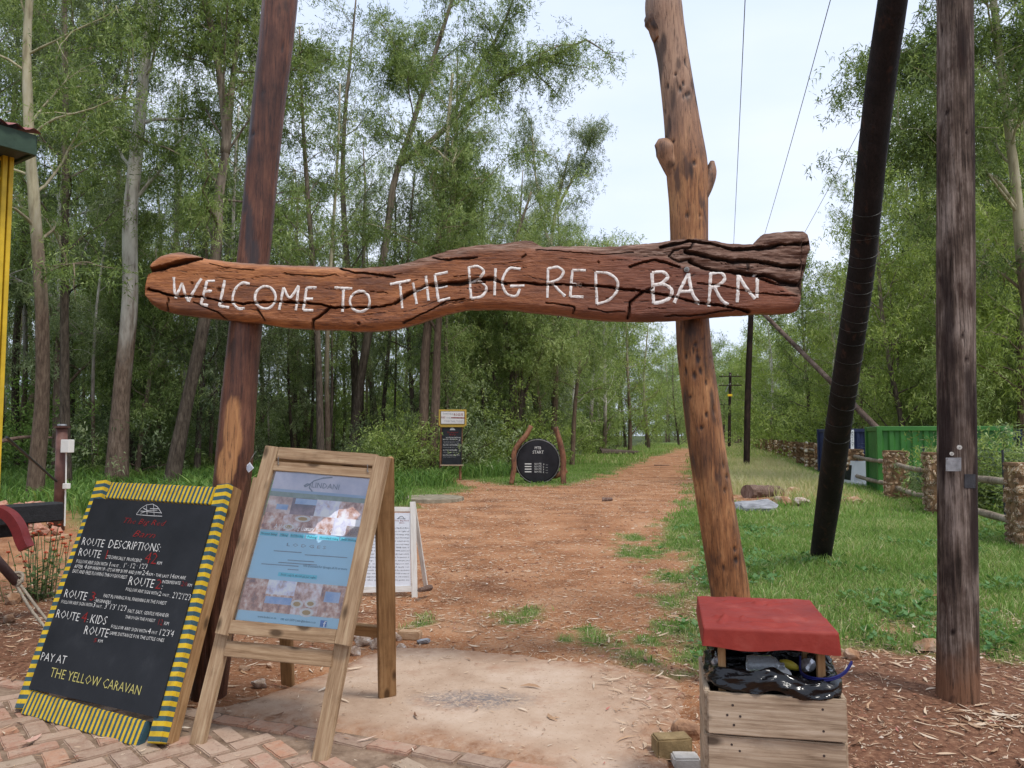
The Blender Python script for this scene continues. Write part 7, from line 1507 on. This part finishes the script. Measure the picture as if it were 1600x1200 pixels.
# draw pole with a knotted rope pegged to the ground
M_iron = mottled('rusty_iron', [(.3, (.05, .03, .03)), (.7, (.12, .07, .06))], 8, rough=.6); M_rope = mottled('pale_rope', [(.3, (.22, .18, .13)), (.7, (.42, .36, .28))], 40, bump=.8, rough=.9)
ra, rb_ = at(-40, 835, 5.9), at(26, 910, 6.15); V, F = tube([ra, rb_], .035, 14); world_origin(tag(obj('iron_bar', V, F, M_iron, smooth=True), 'rusty iron bar slanting down from the wagon at the left edge', 'bar'))
gp1, gp2 = gnd(86, 985), gnd(78, 990)
rp_ = thing('guy_rope', 'pale doubled rope knotted to the iron bar and pegged beside the striped board', 'rope', gp1)
for gp_, sd_ in ((gp1, .015), (gp2, -.015)):
    P = smooth_path([rb_ + Vector((sd_, 0, 0)), rb_.lerp(gp_, .5) + Vector((sd_, 0, -.015)), gp_], 20); V, F = tube(P, .011, 8, False, lambda rr, i, a_, Pp: rr * (1 + .15 * np.sin(a_ * 3 + i * 2.2))); obj('strand', V, F, M_rope, rp_, smooth=True)
P = [rb_ + Vector((math.cos(t_) * .04, math.sin(t_ * 2) * .02, math.sin(t_) * .045 + t_ * .004)) for t_ in np.linspace(0, 12, 60)]; V, F = tube(P, .012, 8); obj('knot', V, F, M_rope, rp_, smooth=True)
# flowering plant beside the striped board
fpnt = stand(66, 935); FPp = thing('flowering_plant', 'leafy plant with orange-red flower heads beside the striped board', 'plant', fpnt); rf = random.Random(4)
stems, lvV, lvF, lvT, heads = [], [], [], [], []; off = 0
M_stem = flat('green_stem', (.10, .13, .05), .7); M_fl = flat('orange_red_flower', (.40, .07, .025), .6, nse=.3); L_fp = foliage_mat('herb_leaf', [(0, (.05, .09, .03)), (.5, (.12, .19, .06)), (1, (.24, .31, .13))], .35, .5)
for k in range(34):
    a = rf.uniform(0, 6.28); r_ = rf.uniform(0, .32); b = fpnt + Vector((math.cos(a) * r_ * 1.3, math.sin(a) * r_ * .7, 0)); h = rf.uniform(.35, .78); tp = b + Vector((math.cos(a) * .10, math.sin(a) * .1, h)); mid_ = b.lerp(tp, .5) + Vector((rf.uniform(-.03, .03), 0, .02)); P = smooth_path([b, mid_, tp], 8); stems.append(tube(P, .004, 4, False))
    for j in range(11):
        t_ = rf.uniform(.08, .75) ** 1.1; p = P[int(t_ * 7)]; az = rf.uniform(0, 6.28); L_ = rf.uniform(.05, .10); d = np.array([math.cos(az), math.sin(az), rf.uniform(-.1, .6)]); s_ = np.array([-math.sin(az), math.cos(az), 0]) * L_ * .2
        lvV += [p, p + d * L_ * .5 + s_, p + d * L_, p + d * L_ * .5 - s_]; lvF.append([off, off + 1, off + 2, off + 3]); lvT.append(min(1, max(0, rf.gauss(.5, .18)))); off += 4
    if k < 24:
        for lv in ((0, .018), (.055, .014)) if rf.random() < .4 else ((0, .019),): V, F = rock_mesh(800 + k, 1, .3, (lv[1] * 1.25, lv[1] * 1.25, lv[1] * .8)); obj('flower_head', V + np.array(tp) - np.array([0, 0, lv[0]]), F, M_fl, FPp)
V, F = join(stems); obj('stems', V, F, M_stem, FPp)['kind'] = 'stuff'; me = fast_mesh('foliage', np.array([tuple(v) for v in lvV]), np.array(lvF)); cattr(me, 'tone', np.array(lvT), 'FACE'); link('foliage', me, L_fp, FPp)
